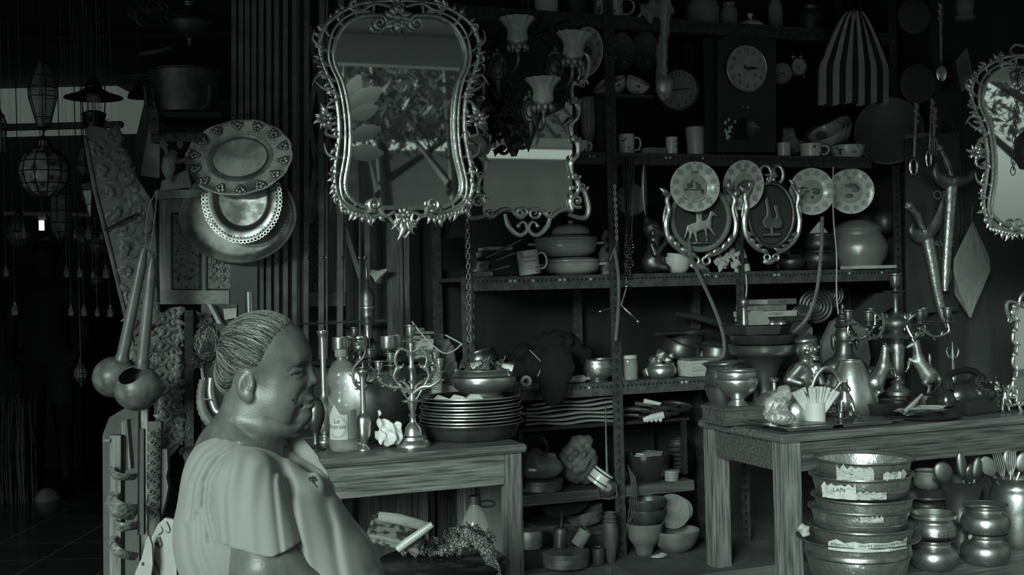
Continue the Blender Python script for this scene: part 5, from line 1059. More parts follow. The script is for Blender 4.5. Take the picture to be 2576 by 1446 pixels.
# stack of trays and the bowl of bells
Yst = Yp(1186, 1100, TZ); k = Yst / F; z = TZ + .001
e0 = vessel('deep_tray', 'deep brass tray at the bottom of the stack', 'tray', 1186, Yst, z, [(104, 0), (112, 6), (120, 24), (124, 34), (130, 38), (131, 40)], brass_dk, t=2, sm=False, group='brass trays stacked on the left table', parts=[('rim', [(128, 37), (133, 39), (133, 42), (128, 41)], brass)])
first = None; z += 33 * k
names = ['second from the bottom', 'third from the bottom', 'fourth from the bottom', 'fifth from the bottom', 'fourth from the top', 'third from the top', 'second from the top', 'topmost, holding paper scraps']
for i in range(8):
    lb = 'flat brass tray with rolled rim, %s of the stack' % names[i]
    zz = z + i * 8.2 * k; px = 1184 + (1, -3, 2, 4, -2, 3, -4, 0)[i]; sc = (1, .995, .99, 1.0, .99, .985, .98, .97)[i]
    if first is None:
        first = vessel('round_tray', lb, 'tray', px, Yst, zz, [(96, 0), (108, 3), (117, 10), (123, 13), (127, 14)], brass_dk, t=1.5, sm=False, group='brass trays stacked on the left table', parts=[('rim', [(124, 12), (129, 13), (129, 16), (124, 15)], brass_lt)])
    else: dup(first, on(px, Yst, zz), (R((i % 3 - 1) * .4), R((i % 2) * .5), i), lb, sc)
zt = z + 8 * 8.2 * k + 5 * k
mb = MB()
for i, (x, y, a) in enumerate(((-70, -70, .2), (-30, -82, -.3), (10, -85, .5))): mb.prism([(x * k - 20 * k, 2 * k), (x * k + 24 * k, 2 * k), (x * k + 14 * k, 5 * k + i * 4 * k), (x * k - 8 * k, 14 * k)], y * k, y * k + .004)
single(mb, 'paper_scrap', 'folded newspaper scraps sticking out of the topmost stacked tray', 'paper', paper, on(1184, Yst, zt - 2 * k))
yb = Yst; bw = on(1218, yb, zt - 3 * k)
e = vessel('brass_bowl', 'squat brass bowl heaped with small bells, on top of the stacked trays', 'bowl', 1218, yb, zt - 5 * k, [(50, 0), (48, 4), (42, 10), (60, 16), (76, 30), (81, 44), (80, 54), (74, 64), (66, 70), (66, 72)], brass_lt, t=3, parts=[('band', [(79, 52), (82, 55), (79, 58)], brass)])
zb = zt - 5 * k + 50 * k
rd = random.Random(9); proto = None; cnt = 0
for i in range(13):
    px = 1218 + [-66, -44, -30, -8, 14, 30, 48, 62, -54, -18, 4, 38, 58][i]; lift = [12, 16, 6, 18, 10, 20, 12, 4, 28, 34, 30, 30, 26][i]; rot = (R(rd.uniform(-40, 40)), R(rd.uniform(-70, 70)), R(rd.uniform(0, 360)))
    loc = on(px, yb - .02 + rd.uniform(-.05, .06), zb + lift * k); lb = 'small weathered metal bell heaped in the squat brass bowl'
    if proto is None:
        proto = thing('small_bell', lb, 'bell', loc, rot, 'bells heaped in the squat bowl'); MB().lathe([(2 * k, 16 * k), (7 * k, 14 * k), (9 * k, 4 * k), (12 * k, -14 * k), (10 * k, -14 * k), (7 * k, 2 * k), (0, 10 * k)], 8, lambda a, j, z: 1 + .18 * cos(2 * a)).build('bell', brass_old, proto)
        MB().tube([(0, 0, 14 * k), (2 * k, 0, 24 * k), (5 * k, 0, 30 * k)], 1.5 * k, 5).build('loop', paper_dk, proto)
    else: dup(proto, loc, rot, lb)
mb = MB(); T = Tr(1325, 948, Yst + .12, False); mb.ring((0, 0, 0), 14 * k, 3 * k, 20, 8); mb.ring((0, .01, 0), 9 * k, 2.5 * k, 20, 8); mb.at((0, .02, 0), (pi / 2, 0, 0)); mb.lathe([(0, 0), (16 * k, 0), (16 * k, -20 * k), (0, -24 * k)], 20);
# ---------------------------------------------------------------- below the left table
T = Tr(1075, 1440, 4.98); mb = MB(); slab(mb, T, [(990, 1180), (1092, 1180), (1098, 1560), (990, 1560)], .02); mb.mi = 0; single(mb, 'plank', 'wide pale plank standing under the left table', 'plank', wood_post, T.o)
T = Tr(1130, 1440, 5.0); mb = MB(); slab(mb, T, [(1100, 1180), (1166, 1180), (1166, 1560), (1102, 1560)], .02); single(mb, 'plank', 'pale plank with a dark knot, second one under the left table', 'plank', wood_z, T.o)
T = Tr(1225, 1440, 4.66); mb = MB(); slab(mb, T, [(1198, 1180), (1262, 1180), (1268, 1560), (1196, 1560)], .02); single(mb, 'plank', 'greyer plank under the left table, right behind its leg', 'plank', mat('grey_plank', .10, .6, 0, col2=.14, ns=20, stretch=(1, 1, .1)), T.o)
Y = 3.62; k = Y / F; zs = P(1130, 1400, Y).z
e = thing('black_stool', 'black plastic stool under the patterned bag', 'stool', on(1120, Y, 0)); MB().lathe([(0, zs), (.19, zs - .004), (.21, zs - .02), (.20, zs - .05), (0, zs - .05)], 40).build('seat', black_gl, e)
for a in range(4): MB().tube([(.15 * cos(a * pi / 2 + .8), .15 * sin(a * pi / 2 + .8), zs - .04), (.19 * cos(a * pi / 2 + .8), .19 * sin(a * pi / 2 + .8), .0)], .016, 8).build('leg', black_gl, e)
batik = mat('patterned_cloth', .02, .7, 0, col2=.34, ns=230, kind='voro', lo=.45, hi=.75, bump=.5, bs=50)
e = thing('patterned_bag', 'dark bag of glittering patterned cloth on the black stool', 'bag', on(1110, Y, zs + .002))
crumple('bag', None, None, 0, 0, Y, [((-80, 0, 30), (70, 60, 34)), ((60, 0, 46), (80, 66, 46)), ((0, 0, 20), (130, 70, 34)), ((112, -20, 44), (44, 30, 36)), ((-10, -30, 44), (40, 30, 30))], 100, batik, 8, 16, 4.5, parent=e)
mb = MB(); mb.tube(spline([(60 * k, -60 * k, 70 * k), (110 * k, -78 * k, 40 * k), (132 * k, -84 * k, -10 * k), (140 * k, -90 * k, -60 * k)], 6), [.02, .024, .02, .02], 10, flat=.5); mb.build('handle', batik, e)
T = Tr(1000, 1350, 3.52, False); e = thing('noodle_packet', 'glossy printed packet lying on the patterned bag', 'packet', T.o)
mb = MB(); mb.box((0, 0, .012), (.17, .13, .03), (R(22), R(14), 0), b=.01); pk = mb.build('packet', mat('packet_print', .20, .25, 0, col2=.04, ns=24, lo=.48, hi=.54), e)
T = Tr(1020, 1315, 3.50, False); mb = MB(); q = [T(952, 1298), T(1000, 1305), T(1050, 1318), T(1082, 1326)]
mb.tube(q, [12 * T.k, 14 * T.k, 13 * T.k, 11 * T.k], 12, flat=.6); single(mb, 'paper_roll', 'pale folded paper roll lying on the glossy packet', 'paper', paper_dk, T.o)
T = Tr(1045, 1350, 3.44, False); mb = MB(); mb.tube([T(1000, 1382), T(1020, 1366), T(1060, 1338), T(1088, 1318)], [9 * T.k, 11 * T.k, 10 * T.k, 8 * T.k], 12); single(mb, 'straw_bundle', 'plastic wrapped pale straws lying on the patterned bag', 'bundle', mat('straws', .5, .3, 0, col2=.35, ns=60, kind='wave'), T.o)
# big jug
Y = 4.30; k = Y / F; zj = P(1205, 1440, Y).z
e = thing('plastic_jug', 'big clear plastic jug with dark wrap label under the left table', 'jug', on(1203, Y, .0 + 0.0))
zb = 0.0; H0 = P(1203, 1246, Y).z
mb = MB(); mb.lathe([(0, 0), (.046, 0), (.055, .02), (.056, H0 - .16), (.050, H0 - .10), (.028, H0 - .05), (.018, H0 - .035), (.018, H0 - .02)], 36); mb.build('body', clearp, e)
mb = MB(); mb.lathe([(0, H0 - .03), (.022, H0 - .03), (.022, H0), (0, H0)], 24); mb.build('cap', grey_dk, e); mb = MB(); mb.ring((.045, 0, H0 - .03), .028, .004, 20, 6, sz=.4); mb.build('handle', black_gl, e)
mb = MB(); mb.lathe([(.0575, H0 - .33), (.0575, H0 - .16)], 36)
for i, t_ in enumerate(('Label', ) if False else ()): pass
mb.mi = 1
for i in range(6): mb.box((.0585 * sin(.2), -.0585 * cos(.2), H0 - .18 - i * .009), (.045 - .004 * (i % 3), .0005, .003), (0, 0, .2))
mb.box((.0585 * sin(.6), -.0585 * cos(.6), H0 - .30), (.05, .0006, .03), (0, 0, .6)); mb.mi = 2
for i in range(14): mb.box((.0595 * sin(.6) - .02 + i * .003, -.0595 * cos(.6) - (.02 - i * .003) * .0, H0 - .30), (.0012, .002, .022), (0, 0, .6))
mb.build('label', [mat('jug_label', .035, .4), paper, ink], e)
# ================================================================ STEEL SHELVING
ZA, ZB, ZC, ZD, ZE, ZF = 2.42, 1.855, 1.354, .913, .48, .195
def uat(px): Y = shY(px); return (px - 1288) / F * Y * CT + Y * ST     # approximate u of a photo column on the shelf front
SH = e = thing('steel_shelving', 'tall slotted steel shelving unit filling the middle of the shop', 'shelving', shop(0, V0, 0), (0, 0, TH))
def flange(z, px0, px1, hd=.055, m=steel, hole=True, seed=0, depth=.38):
    u0, u1 = uat(px0), uat(px1); mb = MB(); mb.box(((u0 + u1) / 2, depth / 2, z - .008), (u1 - u0, depth, .016)); mb.box(((u0 + u1) / 2, 0, z - hd / 2), (u1 - u0, .004, hd)); mb.box(((u0 + u1) / 2, .014, z - hd + .002), (u1 - u0, .03, .003))
    rd = random.Random(seed); n = int((u1 - u0) / .0195)
    for i in range(n):
        u = u0 + .03 + i * .0195; mb.mi = 2 if hole and rd.random() < .10 else 1
        mb.at((u, -.0026, z - .018), (pi / 2, 0, 0)); mb.lathe([(0, 0), (.0058, 0)], 8); mb.M = Matrix.Identity(4)
    mb.build('shelf_board', [m, black, paper], e, smooth=False)
flange(ZC, 1172, 2262, .055, steel, True, 1); flange(ZB, 1452, 2200, .05, steel_dk, True, 2); flange(ZA, 1172, 2262, .055, steel_dk, False, 3); flange(ZD, 1172, 2262, .055, steel, True, 4)
u0, u1 = uat(1172), uat(1735); mb = MB(); mb.box(((u0 + u1) / 2, .19, ZE - .022), (u1 - u0, .38, .044), b=.003); mb.build('shelf_board', wood_dkx, e)
for px, z0, z1, w_ in ((1172, ZF, 1.50, .045), (1545, ZF, 2.95, .045), (1860, ZF, 1.80, .040), (2258, ZF, 2.95, .04)):
    mb = MB(); u = uat(px); mb.box((u, -.006, (z0 + z1) / 2), (w_, .004, z1 - z0)); mb.box((u + w_ / 2, .014, (z0 + z1) / 2), (.004, .04, z1 - z0)); mb.mi = 1
    for i in range(int((z1 - z0) / .034)): mb.box((u, -.0085, z0 + .02 + i * .034), (.009, .0008, .014))
    mb.build('post', [steel_dk if px > 1500 else steel, black], e, smooth=False)
    MB().box((u, .38, (ZF + 2.9) / 2), (.04, .02, 2.7)).build('rear_post', steel_dk, e)
def S(px, z, off=.12): return on(px, shY(px, off), z)
def sv(name, label, cat, px, z, pr, m=None, off=.12, **kw): return vessel(name, label, cat, px, shY(px, off), z + .0005, pr, m, **kw)
def loop_handle(e, k, x, z0, z1, w_, r, m, y=0):
    MB().tube(spline([(x, y, z0), (x + w_ * .7, y, z0 - (z0 - z1) * .02), (x + w_, y, (z0 + z1) / 2), (x + w_ * .6, y, z1), (x - r, y, z1)], 5), r, 8, flat=1.3).build('handle', m, e)
def mug(label, px, z, r, h, off=.1, m=ceramic_pr, rot=(0, 0, 0), hd=1, name='mug', group=None):
    Y = shY(px, off); k = Y / F; e = thing(name, label, 'mug', on(px, Y, z + .0005), rot, group)
    MB().lathe(shell([(a * k, b * k) for a, b in [(r * .8, 0), (r, 2), (r, h * .6), (r * 1.02, h)]], 2.2 * k), 36).build('cup', m, e)
    if hd: loop_handle(e, k, r * k * hd, h * .82 * k, h * .22 * k, r * .75 * k * hd, 2.8 * k, m)
    return e
# ---- shelf C, left bay
k = shY(1430) / F
def casserole(label, px, z, r, h, lid=None, off=.2):
    Y = shY(px, off); k = Y / F; e = thing('casserole', label, 'dish', on(px, Y, z), group='pale casserole dishes'); pr = smoothprof([(a * k, b * k) for a, b in [(r * .6, 0), (r * .9, h * .25), (r, h * .7), (r * .98, h * .88), (r * 1.03, h)]], 4)
    MB().lathe(shell(pr, 3 * k), 44).build('dish', ceramic, e)
    for s_ in (-1, 1): mb = MB(); mb.box((s_ * (r + 8) * k, 0, h * .8 * k), (22 * k, 34 * k, 6 * k), b=2.5 * k); mb.build('handle', ceramic, e)
    if lid: MB().lathe([(r * 1.04 * k, h * k), (r * 1.05 * k, (h + 4) * k), (r * .8 * k, (h + lid * .7) * k), (r * .4 * k, (h + lid) * k), (0, (h + lid) * k)], 44).build('lid', ceramic, e)
    return e
k = shY(1430, .2) / F
casserole('pale lidded casserole dish, bottom of the dish pile beside the mug', 1438, ZC + .001, 70, 34, 13); z1 = ZC + 48 * k
casserole('pale open oval casserole dish in the middle of the dish pile', 1424, z1, 78, 40);
sv('shallow_dish', 'pale shallow dish turned over on the casserole pile', 'dish', 1424, z1 + 41 * k, [(80, 0), (76, 6), (50, 12), (30, 13)], ceramic, off=.2, open_=False); sv('domed_cover', 'pale domed lid on top of the dish pile', 'lid', 1436, z1 + 55 * k, [(48, 0), (46, 12), (34, 22), (12, 26), (5, 28), (8, 34)], ceramic, off=.2, open_=False)
e = mug('pale mug with printed flowers and verse, tilted on the shelf edge', 1334, ZC + .004, 27, 62, .035, ceramic, (0, R(-7), R(10)))
kk = shY(1334, .035) / F; mb = MB(); r = 27.3 * kk
for i, (t_, sz, zz, a) in enumerate((('Panjang Umur', 7, 46, -.1), ('for Loving Wishes', 6.5, 35, -.05), ('in memory', 4.5, 22, -.1), ('year by year', 4.5, 16, -.1))):
    vs_, fs_ = text_mesh(t_, sz * kk * .8); mb._a([Vector((r * 1.01 * sin(v[0] / r + a), -r * 1.01 * cos(v[0] / r + a), zz * kk + v[1])) for v in vs_], fs_)
for cx, cz in ((-.75, 52), (.55, 12)):
    for i in range(10): a = i * .63; mb.ell((r * sin(cx + .16 * cos(a)), -r * cos(cx + .16 * cos(a)), (cz + 6 * sin(a)) * kk), 1.2 * kk, 5)
mb.build('print', ink, e)
def book(label, px, z, w_, h_, d_, off, rotz=0, m=None, txt=None, group=None, roty=0):
    Y = shY(px, off); k = Y / F; e = thing('book', label, 'book', on(px, Y, z + .0006), (0, roty, TH + rotz), group); W_, T_ = w_ * k, h_ * k
    mb = MB(); mb.box((0, 0, T_ / 2), (W_, d_, T_), b=T_ * .08);
    if txt: put_text(mb, txt, T_ * .6, (0, -d_ / 2 - .0006, T_ / 2))
    mb.build('cover', [m or paper_dk, ink], e); MB().box((0, .002, T_ / 2), (W_ * 1.002, d_ - .01, T_ * .72)).build('pages', paper, e); return e
book('black box file on the shelf left of the dishes', 1262, ZC, 118, 46, .2, .16, .05, black); kz = shY(1250, .16) / F
book('dark book lying on the black box file', 1250, ZC + 47 * kz, 100, 18, .16, .16, -.08, grey_dk); book('slim book with pale spine near the shelf top left', 1246, ZC + 66 * kz, 66, 8, .12, .14, 0, paper)
T = Tr(1215, 690, shY(1215, .03)); k = T.k; e = thing('marker_pen', 'fat white marker pen lying on the shelf edge at the left', 'pen', on(1212, shY(1212, .03), ZC + .0115), (0, 0, TH)); mb = MB(); mb.at((0, 0, 0), (0, pi / 2, 0)); mb.lathe([(0, -30 * k), (7 * k, -29 * k), (7 * k, 24 * k), (5 * k, 28 * k), (0, 28 * k)], 20); mb.M = Matrix.Identity(4); mb.mi = 1
vs_, fs_ = text_mesh('SNOWMAN', 8 * k); mb._a([(-v[0], -7.1 * k, -v[1]) for v in vs_], fs_); mb.build('barrel', [ceramic, ink], e)
for i in range(3):
    mb = MB(); mb.tube([(-.05, 0, 0), (.09, .04 * i, .03 + .02 * i)], .005, 8); single(mb, 'pen', ['thin dark pen leaning against the black box file', 'dark stick lying over the box file, middle one', 'dark stick lying over the box file, upper one'][i], 'pen', grey_m, on(1225 + i * 14, shY(1225, .05), ZC + .012 + .032 * i))
def filmbag(label, px, Y, z, pts, seed, amp=7, m=None, name='film_wrap', cat='wrapping', res=3.2): return crumple(name, label, cat, px, 0, Y, pts, 0, m or plastic, seed, amp, res, z=z)
filmbag('clear film wrapped bundle standing right of the dish pile', 1520, shY(1520, .16), ZC + .001, [((0, 0, 40), (22, 30, 44)), ((4, 0, 90), (16, 22, 40))], 3)
mug('pale teacup behind the clear film beside the steel post', 1521, ZC, 13, 30, .24, ceramic)
T = Tr(1150, 680, 4.52); e = thing('black_bag', 'stiff black hanging bag with flap beside the chain', 'bag', T.o); mb = MB(); slab(mb, T, [(1112, 602), (1186, 594), (1190, 676), (1114, 680)], .07); mb.build('body', blackcl, e)
mb = MB(); slab(mb, T, [(1166, 592), (1188, 596), (1202, 660), (1196, 678), (1176, 676), (1170, 640)], .006, -.012); mb.build('flap', grey_dk, e); mb = MB(); tb(mb, T, [(1114, 604), (1140, 540), (1158, 430), (1166, 300)], 2, 6, .03); tb(mb, T, [(1186, 598), (1176, 500), (1168, 300)], 2, 6, .03); mb.build('strap', blackcl, e)
def chain(name, label, px, y0, y1, Y, w_=4.2, step=13, m=chrome, px2=None):
    T = Tr(px, y1, Y, False); mb = MB(); n = int((y1 - y0) / step)
    for i in range(n + 1):
        y = y0 + i * step; x = px + ((px2 - px) * i / n if px2 else 0); mb.ring(T(x, y), w_ * T.k, 1.3 * T.k, 12, 5, (0, 0, (i % 2) * pi / 2 * .8), sz=1.9)
    return single(mb, name, label, 'chain', m, T.o)
chain('hanging_chain', 'bright steel chain hanging on the left shelf post', 1176, 540, 860, 4.50, 4.6, 13, chrome, 1180); chain('hanging_chain', 'dull steel chain doubled behind the bright one', 1188, 640, 880, 4.56, 4.6, 13, steel)
chain('hanging_chain', 'fine small chain hanging on the middle shelf post', 1546, 470, 612, shY(1546, -.04), 2.6, 8, brass_lt, 1552)
T = Tr(1550, 850, shY(1550, -.05), False); mb = MB(); tb(mb, T, [(1552, 612), (1540, 640), (1534, 655)], 1.6, 5); tb(mb, T, [(1546, 628), (1556, 700), (1555, 780), (1549, 856)], 4.5, 6); single(mb, 'hanging_strap', 'narrow strap hanging down the middle shelf post', 'strap', ham_wood, T.o)
# beads
k = shY(1580, -.03) / F; bead0 = None; rd = random.Random(6)
for i in range(9):
    loc = S(1566 + i * 3.6, P(1580, 395, shY(1580, -.03)).z, -.03 + (i % 3) * .012); lb = 'long dark bead necklace hanging in the bundle by the middle post'
    if bead0 is None:
        bead0 = thing('bead_necklace', lb, 'necklace', loc, group='bead necklaces hanging by the post'); mb = MB()
        for s_ in (0, 1):
            for j in range(62): mb.ell(((s_ * 5 - 2 + j * .16) * k, (s_ * 3) * k, -j * 3.3 * k), 1.9 * k, 6)
        mb.build('small_bead', black_gl, bead0)['kind'] = 'stuff'
        mb = MB()
        for j in range(11): mb.ell(((10 + 5 * sin(j * 2.1)) * k, 0, (-198 - j * 8) * k), (4.2 + (j * 7) % 3) * k * .9, 10)
        mb.build('large_bead', black_gl, bead0)['kind'] = 'stuff'
        mb = MB()
        for j in range(14): mb.ell(((4 + 3 * sin(j)) * k, 0, (-196 - j * 6.4) * k), 1.5 * k, 6)
        mb.build('silver_bead', chrome, bead0)['kind'] = 'stuff'
    else: c = dup(bead0, loc, (0, R((i - 3) * -.6), i * .5), lb); c.scale = (1, 1, 1 + .03 * ((i * 5) % 4))
# calendar plates
def cal_plate(label, cx, cy, r, year, yaw=0, Y=None, pic=0, group='calendar plates hung on the shelf', tilt=0, arc=None):
    Y = Y or shY(cx, -.03); k = Y / F; r *= k; e = thing('hanging_calendar_plate', label, 'plate', P(cx, cy, Y), (0, tilt, yaw), group)
    mb = MB(); mb.at((0, 0, 0), (pi / 2, 0, 0)); mb.lathe([(0, -.003), (r * .56, -.003), (r * .62, .002), (r * .97, .009), (r, .009), (r, .006), (r * .6, -.004), (0, -.007)], 64); mb.build('plate', plate_m, e)
    mb = MB();
    for i in range(12):
        a = (i + .5) * pi / 6 + tilt * 0; cx_, cz_ = r * .80 * sin(a), r * .80 * cos(a)
        for row in range(5):
            for col in range(6):
                mb.box((cx_ + (col - 2.5) * r * .042, -.0085 + .0, cz_ - (row - 2) * r * .038), (r * .022, .0006, r * .018))
        mb.box((cx_, -.0085, cz_ + r * .12), (r * .14, .0006, r * .012))
    for i in range(8): a = i * pi / 4; mb.ring((r * .93 * sin(a), -.0095, r * .93 * cos(a)), r * .03, r * .007, 8, 4)
    if year: put_text(mb, year, r * .17, (0, -.0052, r * .58), mi=0)
    if arc:
        for i, ch in enumerate(arc): a = pi + (len(arc) / 2 - i - .5) * .115; vs_, fs_ = text_mesh(ch, r * .11); M = Matrix.Rotation(a + pi, 3, 'Y'); mb._a([M @ Vector((v[0], 0, v[1])) + Vector((r * .60 * sin(a), -.0055, r * .60 * cos(a))) for v in vs_], fs_)
    mb.build('calendar_print', ink2 if not year else ink, e)
    mb = MB(); mb.at((0, -.0012, 0), (pi / 2, 0, 0)); mb.lathe([(0, .003), (r * .5, .003)], 40); mb.M = Matrix.Identity(4); mb.mi = 1
    for (x, z, a, b) in ([(-.2, .05, .14, .12), (-.1, .2, .08, .07), (.16, 0, .13, .13), (.08, .14, .07, .06), (-.35, -.1, .1, .05), (0, -.12, .4, .03), (.3, -.2, .08, .12)] if pic == 0 else [(0, -.05, .34, .22), (.1, .12, .2, .1), (-.1, -.28, .3, .08)] if pic == 1 else [(-.3, .15, .16, .04), (-.2, 0, .12, .05), (.15, .1, .16, .05), (.2, -.05, .18, .09), (.02, -.25, .07, .07), (.3, .05, .12, .04)] if pic == 2 else [(.2, .1, .2, .16), (0, .25, .3, .1), (-.1, -.2, .2, .1)]):
        mb.ell((r * x, -.0045, r * z), (r * a, .0008, r * b), 10)
    mb.build('picture', [mat('plate_pic_%d' % pic, .30, .3, 0, col2=.42, ns=40) if 'plate_pic_%d' % pic not in MATS else MATS['plate_pic_%d' % pic], mat('pic_dark_%d' % pic, .06, .4, 0, col2=.16, ns=60) if 'pic_dark_%d' % pic not in MATS else MATS['pic_dark_%d' % pic]], e)
    mb = MB(); mb.tube([(0, .0, r), (0, -.004, r * 1.1), (0, .01, r * 1.35)], .0008, 4); mb.build('hanging_wire', iron_dk, e); return e
cal_plate('calendar plate reading 2008 with two mice, hung in front of a silver oval frame', 1747, 470, 63, '2008', R(4), shY(1747, -.09), pic=0, arc='LUCKY FROM BEKASI')
cal_plate('calendar plate reading 2009 turned half sideways behind the silver frames', 1872, 466, 63, '2009', R(-48), shY(1872, -.06), 1)
cal_plate('calendar plate with birds and no year, third hung plate of the row', 2041, 482, 59, None, R(6), pic=2)
cal_plate('calendar plate reading 2011, rightmost hung on the shelf', 2140, 481, 57, '2011', R(-8), shY(2140, .04), 3)
cal_plate('calendar plate hung edge-on beside the bead necklaces', 1618, 478, 66, None, R(80), shY(1618, -.0), 1)
cal_plate('calendar plate hung behind the right glass wall lamp', 1476, 132, 63, None, R(-50), 4.5, 1)
# alarm clock behind the beads
round_clock('alarm_clock', 'large alarm clock half hidden behind the black bead necklaces', 1588, 502, shY(1588, .12), 42, R(0), bells=False, dark=True, hands=((8, .5), (10, .7)), facem=grey_m)
# ---- shelf C, right bays: statues and frames
def figure(name, label, cat, loc, fn, lo, hi, res, m, k, rot=(0, 0, 0), group=None, extra=None):
    if extra:
        e = thing(name, label, cat, loc, rot, group); sdf_obj(fn, lo, hi, res, 'body', m, e, k, (0, 0, 0), 1); extra(e, k); return e
    o = sdf_obj(fn, lo, hi, res, name, m, None, k, (0, 0, 0), 1); o.location = loc; o.rotation_euler = rot; return tag(o, label, cat, group)
def baby(X, Y, Z):
    d = sE(X, Y, Z, (0, 0, 28), (30, 26, 30)); d = smin(d, sC(X, Y, Z, (2, 0, 50), (4, 0, 78), 18, 16), 8); d = smin(d, sE(X, Y, Z, (6, 0, 102), (23, 21, 22)), 5)
    d = smin(d, sE(X, Y, Z, (-2, 2, 116), (24, 22, 18), .5), 6); d = smin(d, sE(X, Y, Z, (-10, 4, 132), (12, 12, 14)), 8)
    d = smin(d, sE(X, np.abs(Y), Z, (24, 8, 98), (8, 7, 8)), 4); d = smin(d, sE(X, Y, Z, (28, -2, 102), (5, 4, 4)), 3); d = smin(d, sE(X, Y, Z, (0, -20, 100), (6, 4, 8)), 2)
    d = smin(d, sC(X, Y, Z, (-4, -18, 72), (4, -24, 48), 8), 4); d = smin(d, sC(X, Y, Z, (4, -24, 48), (32, -16, 76), 7, 6), 4); d = smin(d, sE(X, Y, Z, (34, -10, 80), (8, 6, 7)), 3)
    d = smin(d, sC(X, np.abs(Y), Z, (4, 14, 20), (30, 18, 14), 13, 10), 6); d = groove(d, X, Z, [(10, 92), (20, 90), (26, 93)], 2, 1.6, Y < 0); d = groove(d, X, Z, [(-16, 108), (6, 116), (24, 112)], 1.5, 2)
    return smax(d, 1 - Z, 2)
Y = shY(1645, .06); figure('squatting_statue', 'dark bronze squatting figure with pointed hair, hands to its mouth', 'statue', on(1643, Y, ZC), baby, (-42, -40, -2), (48, 36, 152), 2.2, brass_dk, Y / F)
sv('bowl', 'pale bowl left of the silver oval frame, lower of two', 'bowl', 1706, ZC, [(18, 0), (26, 8), (32, 26), (33, 40)], ceramic, off=.05); sv('bowl', 'pale bowl nested and tilted in the lower one', 'bowl', 1704, ZC + .018, [(14, 0), (22, 8), (29, 24), (31, 36)], ceramic, off=.05, rot=(0, R(8), 0))
